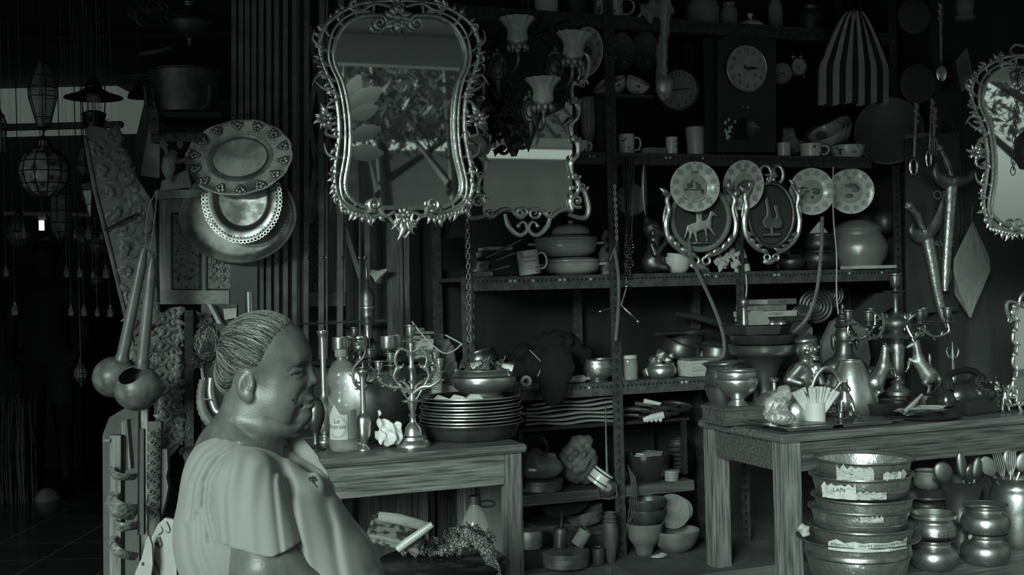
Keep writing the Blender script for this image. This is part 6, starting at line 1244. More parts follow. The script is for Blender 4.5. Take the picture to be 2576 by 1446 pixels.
def oval_frame(label, cx, cy, Y, rx, ry, crest, fig, flower=False):
    T = Tr(cx, cy, Y); k = T.k; e = thing('framed_relief', label, 'frame', T.o, group='silver oval relief frames'); n = 48
    mb = MB(); mb.at((0, .006, 0), (pi / 2, 0, 0), (1, 1, 1)); mb.M = mb.M @ Matrix.Diagonal((1, ry / rx, 1, 1)); mb.lathe([(0, 0), (rx * .76 * k, 0), (rx * .76 * k, -.01), (0, -.01)], n); mb.build('velvet', black, e)
    mb = MB(); mb.ring((0, 0, 0), rx * .83 * k, rx * .085 * k, 60, 8, sz=ry / rx); mb.build('inner_band', grey_m if not crest else brass_dk, e)
    mb = MB()
    for sd in (-1, 1):
        tb(mb, T, [(cx + sd * rx * .72, cy - ry * .78), (cx + sd * rx * .98, cy - ry * .5), (cx + sd * rx * .93, cy - ry * .2), (cx + sd * rx * 1.02, cy + ry * .15), (cx + sd * rx * .93, cy + ry * .55), (cx + sd * rx * .6, cy + ry * .85), (cx + sd * rx * .2, cy + ry * 1.0)], [5, 7, 6, 8, 7, 6, 5], 8, -.006)
        tb(mb, T, [(cx + sd * rx * .9, cy - ry * .6), (cx + sd * rx * 1.06, cy - ry * .1), (cx + sd * rx * 1.04, cy + ry * .3), (cx + sd * rx * .9, cy + ry * .66)], [3, 4, 4, 3], 8, -.002)
        for j, (a, b, an) in enumerate(((.95, .45, 2.4), (.82, .62, 2.6), (.6, .8, 2.9), (.4, .92, 3.0), (.98, -.55, -1.2), (.85, -.72, -1.9))): leaf(mb, T, cx + sd * rx * a, cy + ry * b, rx * .34, an if sd > 0 else pi - an, .26, -.010)
        mb.ring(T(cx + sd * rx * .16, cy + ry * 1.12, -.006), rx * .11 * k, rx * .045 * k, 16, 8)
    leaf(mb, T, cx - rx * .3, cy + ry * 1.24, rx * .6, .0, .22, 0); mb.build('scroll_border', silver, e)
    if crest:
        mb = MB()
        for sd in (-1, 1): mb.ring(T(cx + sd * rx * .22, cy - ry * 1.05, 0), rx * .22 * k, rx * .07 * k, 18, 8, sz=1.5)
        rosette(mb, T, cx, cy - ry * 1.0, rx * .24, 7, -.008); leaf(mb, T, cx, cy - ry * .98, rx * .5, -pi / 2, .2); mb.build('crest', silver, e)
    fk = k * rx / 90
    def rider(X, Y, Z):
        d = sC(X, Y, Z, (-22, 0, -18), (18, 0, -8), 15, 12); d = smin(d, sC(X, Y, Z, (18, 0, -8), (30, 0, 22), 9, 6), 4); d = smin(d, sC(X, Y, Z, (30, 0, 24), (44, 0, 14), 7, 4), 3)
        for a, b, c, q in ((-28, -24, -34, -58), (-18, -24, -12, -58), (12, -16, 16, -58), (20, -12, 38, -40)): d = smin(d, sC(X, Y, Z, (a, 0, b), (c, 0, q), 6, 3.5), 3)
        d = smin(d, sC(X, Y, Z, (-36, 0, -14), (-46, 0, -46), 6, 3), 3); d = smin(d, sC(X, Y, Z, (-4, 0, -4), (-6, 0, 26), 9, 10), 4); d = smin(d, sE(X, Y, Z, (-4, 0, 42), (9, 7, 11)), 3); d = smin(d, sC(X, Y, Z, (0, 0, 22), (22, 0, 44), 4, 3), 3)
        d = smin(d, sE(X, Y, Z, (0, 0, -60), (48, 6, 4)), 3); return np.maximum(d, np.abs(Y) - 5)
    def seated(X, Y, Z):
        d = sE(X, Y, Z, (-14, 0, -30), (26, 9, 30)); d = smin(d, sE(X, Y, Z, (24, 0, -34), (24, 9, 26)), 6); d = smin(d, sC(X, Y, Z, (-10, 0, 0), (-14, 0, 34), 12, 10), 6); d = smin(d, sE(X, Y, Z, (-16, 0, 50), (12, 8, 13)), 4)
        d = smin(d, sC(X, Y, Z, (-16, 0, 60), (-18, 0, 84), 8, 2), 4); d = smin(d, sC(X, Y, Z, (18, 0, 30), (26, 0, -10), 12, 9), 5); d = smin(d, sC(X, Y, Z, (-30, 0, -78), (30, 0, -78), 9), 5); d = smin(d, sC(X, Y, Z, (0, 0, -74), (0, 0, -50), 6), 4)
        return np.maximum(d, np.abs(Y) - 6)
    sdf_obj(rider if fig == 0 else seated, (-54, -12, -92), (56, 12, 92), 2.6, 'relief_figure', brass_old if fig == 0 else brass_dk, e, fk * (.95 if fig == 0 else .85), (0, 6, 10 if fig == 0 else 0), 1); return e
oval_frame('silver scroll oval frame with metal horse rider on black, behind the 2008 plate', 1762, 548, shY(1762, -.045), 86, 96, False, 0)
oval_frame('silver scroll oval frame with crest and dark seated figure, between the hung plates', 1940, 540, shY(1940, -.11), 68, 96, True, 1)
T = Tr(1830, 690, shY(1830, .02)); mb = MB(); rd = random.Random(2)
for i in range(9):
    cx, cy = 1825 + rd.uniform(-26, 24), 655 + rd.uniform(-26, 22)
    for j in range(5): a = rd.uniform(0, 6.28); leaf(mb, T, cx, cy, rd.uniform(12, 22), a, .34, -.02 + rd.uniform(-.02, .02), .12)
rosette(mb, T, 1775, 685, 12, 6, -.02); single(mb, 'paper_flowers', 'bunch of pale crumpled paper flowers at the foot of the oval frame', 'flowers', paper, T.o)
Y = shY(1873, .04); k = Y / F; e = thing('glue_tube', 'striped squeeze tube standing on its cap between the frames', 'tube', on(1874, Y, ZC + .001), (0, R(-8), 0)); MB().lathe([(0, 0), (15 * k, 0), (14 * k, 16 * k), (11 * k, 34 * k), (8 * k, 56 * k), (0, 58 * k)], 20).build('tube', [ceramic], e); MB().lathe([(13.2 * k, 20 * k), (14.2 * k, 18 * k), (12 * k, 32 * k), (11.6 * k, 33 * k)], 20).build('band', ink, e)
pot = [(18, 0), (28, 6), (34, 18), (33, 28), (26, 36), (30, 40)]
sv('small_pot', 'small round brass pot right of the crested frame', 'pot', 1990, ZC, pot, brass_dk, off=.08)
sv('small_pot', 'brass pot, lower of the two stacked beside the wrapped pot', 'pot', 2062, ZC, [(26, 0), (36, 8), (44, 24), (42, 38), (34, 46), (38, 50)], brass_dk, off=.10)
k = shY(2062, .1) / F; sv('small_pot', 'brass pot, upper of the two stacked beside the wrapped pot', 'pot', 2062, ZC + 48 * k, [(28, 0), (38, 6), (42, 18), (38, 32), (36, 40), (39, 43)], brass_dk, off=.10)
k = shY(2030, .12) / F; mb = MB(); mb.prism([(-26 * k, 0), (26 * k, 4 * k), (4 * k, 34 * k)], 0, .003); single(mb, 'folded_card', 'pale folded card poking out of the upper stacked pot', 'card', paper, on(2058, shY(2058, .09), ZC + 88 * k))
e = sv('wrapped_pot', 'large brass pot wrapped in shiny clear film at the right shelf end', 'pot', 2160, ZC + .004, [(40, 0), (52, 6), (66, 30), (70, 52), (62, 72), (52, 84), (56, 96), (60, 100)], brass, off=.14, parts=[('film', [(40, 2), (56, 5), (70, 30), (73, 54), (66, 74), (58, 86), (62, 100), (40, 116), (14, 122)], plastic)])
book('flat bundle of pale papers under the wrapped pot', 2185, ZC - .0005, 130, 8, .1, .02, 0, paper); sv('dark_ball', 'dark glossy round fruit-like ball behind the last calendar plate', 'ball', 2226, ZC + 88 * k, [(6, 0), (24, 10), (31, 32), (24, 54), (8, 62)], iron, off=.16, open_=False)
sv('dark_ball', 'larger dark ball under the rightmost hung plate', 'ball', 2175, ZC + 100 * k, [(8, 0), (30, 14), (38, 34), (30, 54), (8, 66)], iron, off=.3, open_=False)
book('grey box behind the crested oval frame', 2000, ZC + .001, 70, 56, .1, .26, 0, grey_dk)
# ---- shelf B
mug('white teacup with printed leaves standing left on the upper shelf', 1577, ZB, 20, 50, .08); k = shY(1577) / F
mb = MB(); mb.box((0, 0, .013), (.11, .05, .026), b=.002); o = single(mb, 'small_box', 'flat printed carton on the upper shelf beside the teacup', 'box', paper_dk, on(1643, shY(1643, .06), ZB + .001), (0, 0, TH))
for i in range(3): mug('white espresso cup, %s of a stack of three on the upper shelf' % ('lowest', 'middle', 'topmost')[i], 1690, ZB + i * 14 * k, 15, 16, .05, ceramic_pr if i else ceramic, hd=0, group='stacked espresso cups')
for i in range(9): mug('ribbed white cup in the tall leaning cup stack beside the pendulum clock', 1752 - i * .4, ZB + i * 8.2 * k, 22 + i * .3, 11, .12, ceramic, hd=0, name='nested_cup', group='tall stack of white cups')
mug('small white mug at the left end of the upper shelf', 1466, ZB, 13, 30, .04)
e = sv('glass_vase', 'tall clear glass vase on the upper shelf left end', 'vase', 1483, ZB, [(14, 0), (14, 8), (7, 20), (8, 36), (18, 60), (20, 120), (26, 145)], glass_m, off=.16)
sv('dark_vase', 'tall fluted dark vase beside the glass one on the upper shelf', 'vase', 1512, ZB, [(16, 0), (15, 10), (14, 60), (18, 120), (26, 142)], iron_dk, off=.14, wob=lambda a, j, z: 1 + .03 * sin(9 * a))
sv('glass_bottle', 'slim glass bottle with bright edge on the upper shelf left of the post', 'bottle', 1534, ZB, [(9, 0), (9, 46), (5, 56), (4, 74)], glass_m, off=.06, open_=False)
for i in range(3):
    b_ = sv('shelf_bowl', ['white printed cup tilted open on the upper shelf', 'white printed cup lying on its side behind the post', 'dim cup behind the two tilted cups'][i], 'cup', [1592, 1556, 1540][i], P(1580, 235, shY(1580, .15)).z + i * .006, [(10, 0), (22, 8), (30, 24), (32, 36)], ceramic_pr, off=.15 + .06 * i, rot=(R(20), R([28, -24, -40][i]), 0))
mb = MB(); mb.box((0, .05, 0), (.26, .16, .012));
o = single(mb, 'small_shelf', 'small dark inner shelf carrying the tilted cups', 'shelf', wood_dkx, on(1568, shY(1568, .12), P(1580, 240, shY(1580, .15)).z - .012), (0, 0, TH))
for i, (px, r) in enumerate(((1563, 33), (1622, 35))):
    T = Tr(px, 130, shY(px, .2)); k = T.k; e = thing('hanging_dark_plate', 'dark patterned oval plate under the top shelf, %s of the pair' % ('left', 'right')[i], 'plate', T.o, group='dark plates under the top shelf'); mb = MB(); mb.at((0, 0, 0), (pi / 2, 0, 0)); mb.M = mb.M @ Matrix.Diagonal((1, 1.45, 1, 1)); mb.lathe([(0, 0), (r * .6 * k, 0), (r * k, .012), (r * .98 * k, .014), (r * .6 * k, .003), (0, .003)], 40); mb.build('plate', grey_dk, e)
    mb = MB()
    for j in range(5): mb.ell((r * .6 * k * cos(j * 1.26), -.012, r * .85 * k * sin(j * 1.26)), (3 * k, .002, 3 * k), 6)
    mb.build('painted_flower', grey_m, e)
round_clock('hanging_wall_clock', 'round dark rimmed wall clock hung behind the wrapped ladle', 1706, 226, shY(1706, .04), 52, R(-24), dark=True, hands=((9, .5), (3, .6)), facem=grey_m)
filmbag('long spoon or ladle wrapped in crinkled clear film, hung under the top shelf', 1668, shY(1668, -.06), P(1668, 262, shY(1668)).z, [((4, 0, 40), (30, 16, 44)), ((0, 0, 110), (19, 14, 70)), ((8, 0, 190), (16, 13, 74)), ((14, 0, 236), (17, 13, 44))], 12, 3)
MB_ = MB(); k = shY(1668) / F; MB_.ell((0, 0, 44 * k), (20 * k, 10 * k, 28 * k)); MB_.tube([(0, 0, 66 * k), (2 * k, 0, 150 * k), (8 * k, 0, 262 * k)], 6 * k, 8); single(MB_, 'hanging_ladle', 'metal ladle inside the crinkled film wrap', 'ladle', brass_lt, on(1672, shY(1668, -.055), P(1668, 262, shY(1668)).z))
# pendulum clock
px, Y = 1882, shY(1882, .02); T = Tr(px, 382, Y); k = T.k; e = thing('pendulum_clock', 'dark wooden box clock with round numbered face on the upper shelf', 'clock', T.o)
mb = MB(); slab(mb, T, [(1806, 98), (1840, 86), (1925, 86), (1953, 98), (1953, 382), (1806, 382)], .12, .01); mb.build('case', mat('clock_case', .022, .35, 0, col2=.035, ns=12, stretch=(1, 1, .2)), e)
mb = MB(); slab(mb, T, [(1772, 92), (1806, 92), (1806, 382), (1776, 382)], .10, .03); mb.build('side', black, e)
mb = MB(); slab(mb, T, [(1856, 300), (1948, 300), (1948, 350), (1856, 350)], .004, .006); mb.build('window', black_gl, e)
c0 = T(1878, 172, .008); r = 57 * k
mb = MB(); mb.at(tuple(c0), (pi / 2, 0, 0)); mb.lathe([(0, 0), (r, 0), (r, .006), (0, .006)], 56); mb.M = Matrix.Identity(4)
for i in range(1, 13): a = i * pi / 6; put_text(mb, str(i), r * .27, tuple(c0 + Vector((r * .80 * sin(a), -.0068, r * .80 * cos(a)))))
mb.mi = 1
for s_ in (-1, 1): mb.ell(tuple(c0 + Vector((s_ * r * .4, -.006, -r * .3))), (r * .05, .001, r * .05), 8)
qq = [mb.build('dial', [mat('clock_dial', .42, .35, 0, col2=.32, ns=20), ink], e)]; mb = MB(); mb.ring(tuple(c0 + Vector((0, -.006, 0))), r * 1.02, 1.6 * k, 56, 6); qq.append(mb.build('bezel', brass_lt, e))
for (a, l_, w_) in ((R(318), .80, .06), (R(92), .55, .075)): MB().tube([tuple(c0 + Vector((-r * .15 * sin(a), -.010, -r * .15 * cos(a)))), tuple(c0 + Vector((r * l_ * .4 * sin(a), -.010, r * l_ * .4 * cos(a)))), tuple(c0 + Vector((r * l_ * sin(a), -.010, r * l_ * cos(a))))], [r * .03, r * w_, r * .012], 6, flat=.2).build('hand', ink, e); qq.append(list(e.children)[-1])
RM = Matrix.Translation(c0) @ Matrix.Rotation(TH, 4, 'Z') @ Matrix.Translation(-c0)
for q_ in set(qq): q_.data.transform(RM)
mb = MB(); c1 = T(1885, 322, 0)
for i in range(5):
    for sx_ in (-5, 5):
        w_ = (22 - i * 4) * k; c2 = c1 + Vector((sx_ * k, -.001 * i, 0)); mb.tube([tuple(c2 + Vector(v)) for v in ((w_, 0, 0), (0, 0, w_), (-w_, 0, 0), (0, 0, -w_), (w_, 0, 0))], .7 * k, 4)
put_text(mb, '19  6', 13 * k, tuple(T(1872, 270, .008)), mi=0); mb.build('ornament', brass_lt, e)
mb = MB(); rd = random.Random(8)
for i in range(16): mb.ell(T(1836 + rd.uniform(-12, 14), 318 + rd.uniform(-24, 30), .005), (3.4 * k, .003, 4.6 * k), 8)
mb.build('flower_sticker', ceramic, e)
round_clock('hanging_alarm_clock', 'small alarm clock hung right behind the pendulum clock edge', 1966, 184, shY(1966, .06), 26, R(-18), hands=((4, .4), (8, .6)), facem=grey_m)
round_clock('hanging_alarm_clock', 'small twin bell alarm clock hung left of the striped bag', 2008, 168, shY(2008, .05), 22, R(18), bells=True, nums=False, hands=((6, .5), (9, .6)), facem=mat('pale_dial', .36, .3))
# striped bag
T = Tr(2150, 262, shY(2150, -.04)); k = T.k; e = thing('striped_bag', 'black and white striped cloth bag hanging from the top shelf', 'bag', T.o)
top = (2146, 14); n = 11; mb = MB(); xs = [2064 + i * (2238 - 2064) / n for i in range(n + 1)]
for i in range(n):
    mb.mi = i % 2; col = []
    for x, u in ((xs[i], i / n), (xs[i + 1], (i + 1) / n)):
        c = []
        for j in range(15):
            t = j / 14; y = 30 + (262 - 30) * t; sp = min(1, .22 + t * 1.35) if t < .55 else 1.0; sp = .24 + .76 * min(1, (t / .6) ** .8) if t < .6 else 1
            c.append(T(2149 + (x - 2151) * sp, y + 3 * sin(i * 1.3) * t, -.02 * sin(pi * u) * (1 - t * .3) - .006 * sin(u * 20 + t * 3) * (1 - t)))
        col.append(c)
    vs = col[0] + col[1]; m_ = 15; mb._a(vs, [(j, j + 1, m_ + j + 1, m_ + j) for j in range(m_ - 1)]); vs2 = [v + Vector((0, .035, 0)) for v in vs]; mb._a(vs2, [(j, j + 1, m_ + j + 1, m_ + j) for j in range(m_ - 1)])
mb.build('bag', [mat('stripe_white', .38, .8, 0, col2=.30, ns=30), black], e)
for s_ in (-1, 1): mb = MB(); tb(mb, T, [(2149 + s_ * 80, 150), (2149 + s_ * 62, 90), (2149 + s_ * 22, 20), (2150, -20)], 2.5, 6, .01); mb.build('handle', blackcl, e)
mb = MB(); mb.ell(T(2144, 42, -.02), (8 * k, 6 * k, 14 * k)); mb.build('tag', grey_m, e)
# upper shelf right part
crumple('cloth_bundle', 'pale mottled bundle on the upper shelf right of the pendulum clock', 'bundle', 1985, 0, shY(1985, .16), [((0, 0, 50), (30, 20, 46)), ((18, 0, 34), (30, 20, 34))], 0, mat('mottled_cloth', .12, .8, 0, col2=.34, ns=45), 7, 6, 4, z=ZB + .001)
mug('white teacup behind the pendulum clock edge', 1972, ZB, 17, 36, .08, ceramic, hd=0); mug('printed teacup with big handle on the upper shelf', 2040, ZB, 26, 34, .06)
sv('printed_bowl', 'wide printed bowl on the upper shelf right end', 'bowl', 2132, ZB, [(30, 0), (36, 6), (42, 24), (44, 34)], ceramic_pr, off=.12)
for i in range(3): sv('tilted_bowl', 'white bowl tilted in the bowl pile on the upper shelf, %s' % ('lowest', 'middle one', 'uppermost')[i], 'bowl', 2088 + i * 18, ZB + (40 + i * 10) * k, [(14, 0), (28, 10), (40, 26), (44, 38)], ceramic, off=.16 + .03 * i, rot=(R(24), R(-26 - i * 10), 0), group='tilted white bowls')
sv('enamel_bowl', 'grey upturned bowl behind the cups on the upper shelf', 'bowl', 2060, ZB + .001, [(52, 0), (50, 30), (40, 70), (20, 88), (0.5, 92)], grey_m, off=.28, open_=False)
T = Tr(2236, 330, shY(2236, -.01)); k = T.k; mb = MB(); mb.at((0, 0, 0), (pi / 2, 0, 0)); mb.lathe([(0, 0), (78 * k, 0), (84 * k, .014), (80 * k, .014), (74 * k, .006), (0, .005)], 48); single(mb, 'hanging_round_pan', 'plain grey round pan hanging at the right shelf end', 'pan', grey_dk, T.o, (0, 0, R(-20)))
# ---- top shelf
mug('white mug with dark leaf print, largest on the top shelf', 1530, ZA, 38, 60, .1, ceramic_pr); mug('dark jug with pale handle on the top shelf', 1450, ZA, 26, 60, .1, grey_dk); sv('shelf_jar', 'pale jar at the left of the top shelf', 'jar', 1375, ZA, [(26, 0), (30, 10), (28, 50), (20, 64)], ceramic, off=.1); sv('shelf_jar', 'thin stemmed dim glass on the top shelf', 'glass', 1330, ZA, [(12, 0), (3, 6), (3, 30), (14, 50), (16, 70)], glass_m, off=.06)
filmbag('crumpled pale cloth hanging over the top shelf edge', 1640, shY(1640, -.01), ZA - .075, [((0, 0, 60), (58, 20, 46)), ((30, 0, 70), (50, 20, 40))], 21, 8, paper_dk, 'cloth', 'cloth', 4)
for i, (px, r, h, mm) in enumerate(((1770, 40, 80, glass_m), (1835, 22, 66, glass_m), (2040, 30, 70, iron), (1952, 18, 90, glass_m))): sv('storage_jar', ['wide dim glass jar on the top shelf', 'narrow dim glass jar on the top shelf', 'dark metal jar on the top shelf before the striped bag', 'slim glass vase wrapped in film on the top shelf'][i], 'jar', px, ZA, [(r * .9, 0), (r, 6), (r, h * .7), (r * .7, h * .85), (r * .75, h)], mm, off=.14)
e = sv('teapot_lid', 'white knobbed lid lying on the top shelf', 'lid', 1888, ZA, [(34, 0), (32, 8), (20, 16), (6, 20), (5, 26), (8, 34)], ceramic, off=.08, open_=False)
# ================================================================ SHELF D and below
book0 = None; k = 4.75 / F
e = thing('side_shelf', 'low shelf board at the left of the steel shelving carrying the book stack', 'shelf', shop(1.30, V0 + .02, 0), (0, 0, TH))
MB().box((.11, .12, .885), (.2, .26, .016)).build('board', wood_cabx, e); MB().box((.02, .22, .44), (.03, .03, .876)).build('leg', wood_dk, e); MB().box((.02, .02, .44), (.03, .03, .876)).build('leg', wood_dk, e)
names = ['CISEWU', 'Rencana', 'KAMUS', 'TJERITA', 'Dari Data', 'SEDJARAH', 'ILMU', 'NOVEL', 'PUISI', 'KISAH', 'BAHASA']
zz = .8945
for i in range(11):
    h_ = (12, 15, 13, 16, 15, 13, 16, 14, 13, 12, 9)[i]; w_ = (52, 54, 58, 60, 56, 58, 60, 54, 44, 40, 36)[i]; Y = 4.72; kk = Y / F
    e = thing('book', 'old book in the stack beside the pale post, %s' % ('lowest', 'second from the bottom', 'third from the bottom', 'fourth from the bottom', 'fifth from the bottom', 'in the very middle', 'fifth from the top', 'fourth from the top', 'third from the top', 'second from the top', 'topmost')[i], 'book', on(1064 - (i > 7) * 6, Y, zz), (0, 0, TH + ((i * 7) % 5 - 2) * .05), 'books stacked beside the pale post')
    mb = MB(); mb.box((0, 0, h_ * kk / 2), (w_ * kk, .13, h_ * kk), b=.0008); put_text(mb, names[i], h_ * kk * .62, (0, -.0656, h_ * kk / 2)); mb.build('cover', [paper if i % 3 != 1 else paper_dk, ink], e); MB().box((0, .003, h_ * kk / 2), (w_ * kk * 1.004, .122, h_ * kk * .7)).build('pages', paper, e); zz += h_ * kk + .0004
mb = MB(); mb.box((0, 0, .01), (.11, .04, .01), (0, .02, 0)); mb.box((-.02, .02, .022), (.06, .04, .012), (0, 0, .4)); single(mb, 'wood_scrap', 'small pale wood scraps on top of the book stack', 'wood', wood_post, on(1058, 4.70, zz))
Y = 4.58; k = Y / F; zs = .894
e = thing('medicine_bottle', 'white ribbed bottle with printed label beside the book stack', 'bottle', on(1100, Y, zs)); MB().lathe([(0, 0), (13 * k, 0), (14 * k, 6 * k), (14.5 * k, 70 * k), (15 * k, 84 * k), (10 * k, 92 * k), (7 * k, 95 * k), (7 * k, 98 * k)], 28).build('bottle', ceramic, e); MB().lathe([(0, 96 * k), (8 * k, 96 * k), (8.5 * k, 112 * k), (0, 113 * k)], 28).build('cap', mat('white_cap', .62, .4), e)
mb = MB()
for i in range(12): mb.box((0, -14.8 * k, (22 + i * 5) * k), ((18 - (i % 3) * 3) * k, .0005, 1.4 * k))
mb.build('print', ink2, e)
mb = MB(); mb.box((0, 0, 0), (.12, .1, .04)); single(mb, 'film_spool', 'low pale box at the foot of the white bottle', 'box', paper, on(1118, 4.70, .9135), (0, 0, TH))
filmbag('rounded clear film bag leaning beside the book stack', 1122, 4.80, .8945, [((0, 0, 70), (38, 30, 80)), ((-14, 0, 110), (30, 26, 50))], 31)
T = Tr(1130, 870, 4.55, False); mb = MB(); tb(mb, T, [(1036, 808), (1070, 850), (1112, 886), (1138, 884), (1158, 868), (1160, 864), (1120, 842)], 2.2, 6); single(mb, 'white_cord', 'thin pale cord looping in front of the book stack', 'cord', paper, T.o)
sv('brass_bowl', 'brass bowl tilted against the post, upper of two on the low shelf', 'bowl', 1219, ZD + .055, [(26, 0), (38, 12), (42, 30), (38, 46), (40, 50)], brass, off=.22, rot=(R(-12), R(-14), 0)); sv('brass_bowl', 'brass bowl on the low shelf under the tilted one', 'bowl', 1222, ZD, [(24, 0), (38, 10), (42, 26), (39, 38), (41, 42)], brass, off=.22)
crumple('black_cloth', 'heap of crumpled black cloth on the low shelf', 'cloth', 1372, 0, shY(1372, .16), [((0, 0, 40), (112, 50, 50)), ((30, 0, 100), (70, 46, 36)), ((-56, -10, 76), (46, 40, 30)), ((88, -8, 60), (44, 40, 36)), ((0, -20, 70), (30, 36, 30))], 0, blackcl, 14, 6, 3.2, z=ZD + .001)
crumple('black_cloth', 'tail of black cloth hanging over the low shelf edge', 'cloth', 1396, 0, shY(1396, -.07), [((8, 0, 110), (50, 26, 60)), ((-2, 0, 50), (40, 22, 52))], 0, blackcl, 15, 3, 3.5, z=ZD - .09)
T = Tr(1340, 920, shY(1340, -.02), False); mb = MB(); tb(mb, T, [(1332, 880), (1350, 898), (1361, 912), (1358, 934), (1352, 946)], 1.6, 5); single(mb, 'wire_hook', 'thin bright bent wire lying on the black cloth', 'wire', chrome, T.o)
sv('engraved_bowl', 'dark engraved brass bowl left of the middle post', 'bowl', 1505, ZD + .012, [(26, 0), (36, 10), (40, 30), (37, 44), (39, 50)], brass_eng, off=.05, parts=[('foot', [(22, -8), (26, -7), (20, 2)], brass)])
T = Tr(1440, 965, shY(1440, -.0)); mb = MB(); k = T.k; mb.at((0, 0, 0), (0, pi / 2, 0)); mb.lathe([(0, -30 * k), (9 * k, -28 * k), (10 * k, 14 * k), (4 * k, 22 * k), (4 * k, 32 * k), (0, 33 * k)], 16); single(mb, 'small_tube', 'small pale tube lying by the black cloth', 'tube', paper, on(1455, shY(1455, .04), ZD + .016), (0, 0, TH))
for i, (x, r) in enumerate(((1322, 15),)):
    T = Tr(1322, 950, 4.36, False); k = T.k; mb = MB(); mb.at((0, 0, 0), (R(72), R(20), 0)); mb.lathe([(8 * k, -16 * k), (9 * k, 10 * k), (15 * k, 14 * k), (15 * k, 17 * k), (7 * k, 18 * k), (6 * k, -12 * k)], 24); single(mb, 'wooden_spool', 'round flanged spool lying right of the bowl of bells', 'spool', paper, on(1322, 4.62, ZD + .028))
e = sv('glass_jar', 'clear glass jar with pale lid right of the middle post', 'jar', 1583, ZD, [(20, 0), (22, 6), (22, 48), (18, 54)], glass_m, off=.04, parts=[('lid', [(0, 62), (21, 62), (21, 54), (19, 54)], paper)])
mb = MB()
for i in range(5): mb.prism([(-.03 + i * .006, 0), (.02, .004 * i), (.01, .04), (-.035, .035)], i * .004, i * .004 + .002)
single(mb, 'folded_paper', 'folded pale papers beside the glass jar', 'paper', paper, on(1560, shY(1560, -.0), ZD + .001), (0, 0, TH + .2))
kp = shY(1660, .05) / F; sv('brass_pot', 'brass pot heaped with shells and trinkets on the low shelf', 'pot', 1664, ZD, [(26, 0), (36, 8), (38, 22), (32, 34), (35, 38)], brass_lt, off=.05)
for i, (dx, dz, r) in enumerate(((-18, 46, 14), (2, 58, 17), (18, 44, 12), (-6, 42, 12), (26, 54, 9), (-34, 36, 15))):
    mb = MB(); r2 = r * kp; mb.lathe([(0, -r2 * .6), (r2 * .8, -r2 * .3), (r2, 0), (r2 * .6, r2 * .6), (0, r2 * .9)], 16, lambda a, j, z: 1 + .12 * sin(7 * a)); single(mb, 'shell_trinket', ['ribbed metal trinket heaped in the shell pot, far left', 'largest ribbed trinket in the middle of the shell pot', 'ribbed trinket at the right in the shell pot', 'small ribbed trinket low in the shell pot', 'smallest trinket at the top right of the shell pot', 'ribbed trinket lying left beside the shell pot'][i], 'trinket', brass_old, on(1664 + dx, shY(1664, .05), ZD + (dz if i < 5 else 13) * kp), (R(60), R(i * 40), 0), 'trinkets in the shell pot')
e = thing('wooden_box', 'pale wooden box lying on the low shelf', 'box', on(1768, shY(1768, .02), ZD + .001), (0, 0, TH + .12)); MB().box((0, .03, .034), (.15, .1, .066), b=.002).build('body', wood_cabx, e); MB().box((0, .03, .073), (.154, .104, .010), b=.002).build('lid', wood_x, e)
bp_ = [(28, 0), (40, 10), (46, 30), (44, 52), (48, 56)]
for i, (px, off, rt, zl, lb, pr, mm) in enumerate((
    (1700, .20, (R(8), R(20), 0), .052, 'dark brass pot tilted over, left of the pot pile on the low shelf', bp_, brass_dk), (1722, .26, (0, 0, 0), .075, 'dark brass lidded pot in the middle of the pot pile', [(30, 0), (42, 20), (46, 46), (48, 50), (40, 54), (10, 58)], brass_dk),
    (1786, .20, (R(6), R(-14), 0), .05, 'dark brass bowl turned over at the right of the pot pile', [(48, 0), (46, 20), (36, 40), (10, 50)], brass), (1800, .16, (0, R(8), 0), .02, 'dark brass bowl under the overturned one', bp_, brass_dk))):
    sv('dark_pot', lb, 'pot', px, ZD + zl, pr, mm, off=off, rot=rt, open_=(i in (0, 3)), group='pot pile on the low shelf')
mb = MB(); k = shY(1720) / F; mb.at((0, 0, 0), (0, pi / 2, 0)); mb.lathe([(0, -60 * k), (8 * k, -58 * k), (5 * k, -40 * k), (6 * k, 0), (4 * k, 20 * k), (8 * k, 40 * k), (13 * k, 52 * k), (9 * k, 66 * k), (7 * k, 100 * k), (0, 102 * k)], 16, lambda a, j, z: 1); single(mb, 'turned_rod', 'turned metal rod lying across the pot pile', 'rod', brass_dk, on(1700, shY(1700, .18), ZD + 108 * k), (0, 0, TH))
T = Tr(1770, 820, shY(1770, .3)); mb = MB(); tb(mb, T, [(1700, 790), (1760, 800), (1820, 818), (1852, 832)], [5, 9, 9, 8], 8, 0); single(mb, 'curved_blade', 'long dark curved blade lying behind the pot pile', 'blade', iron, T.o)
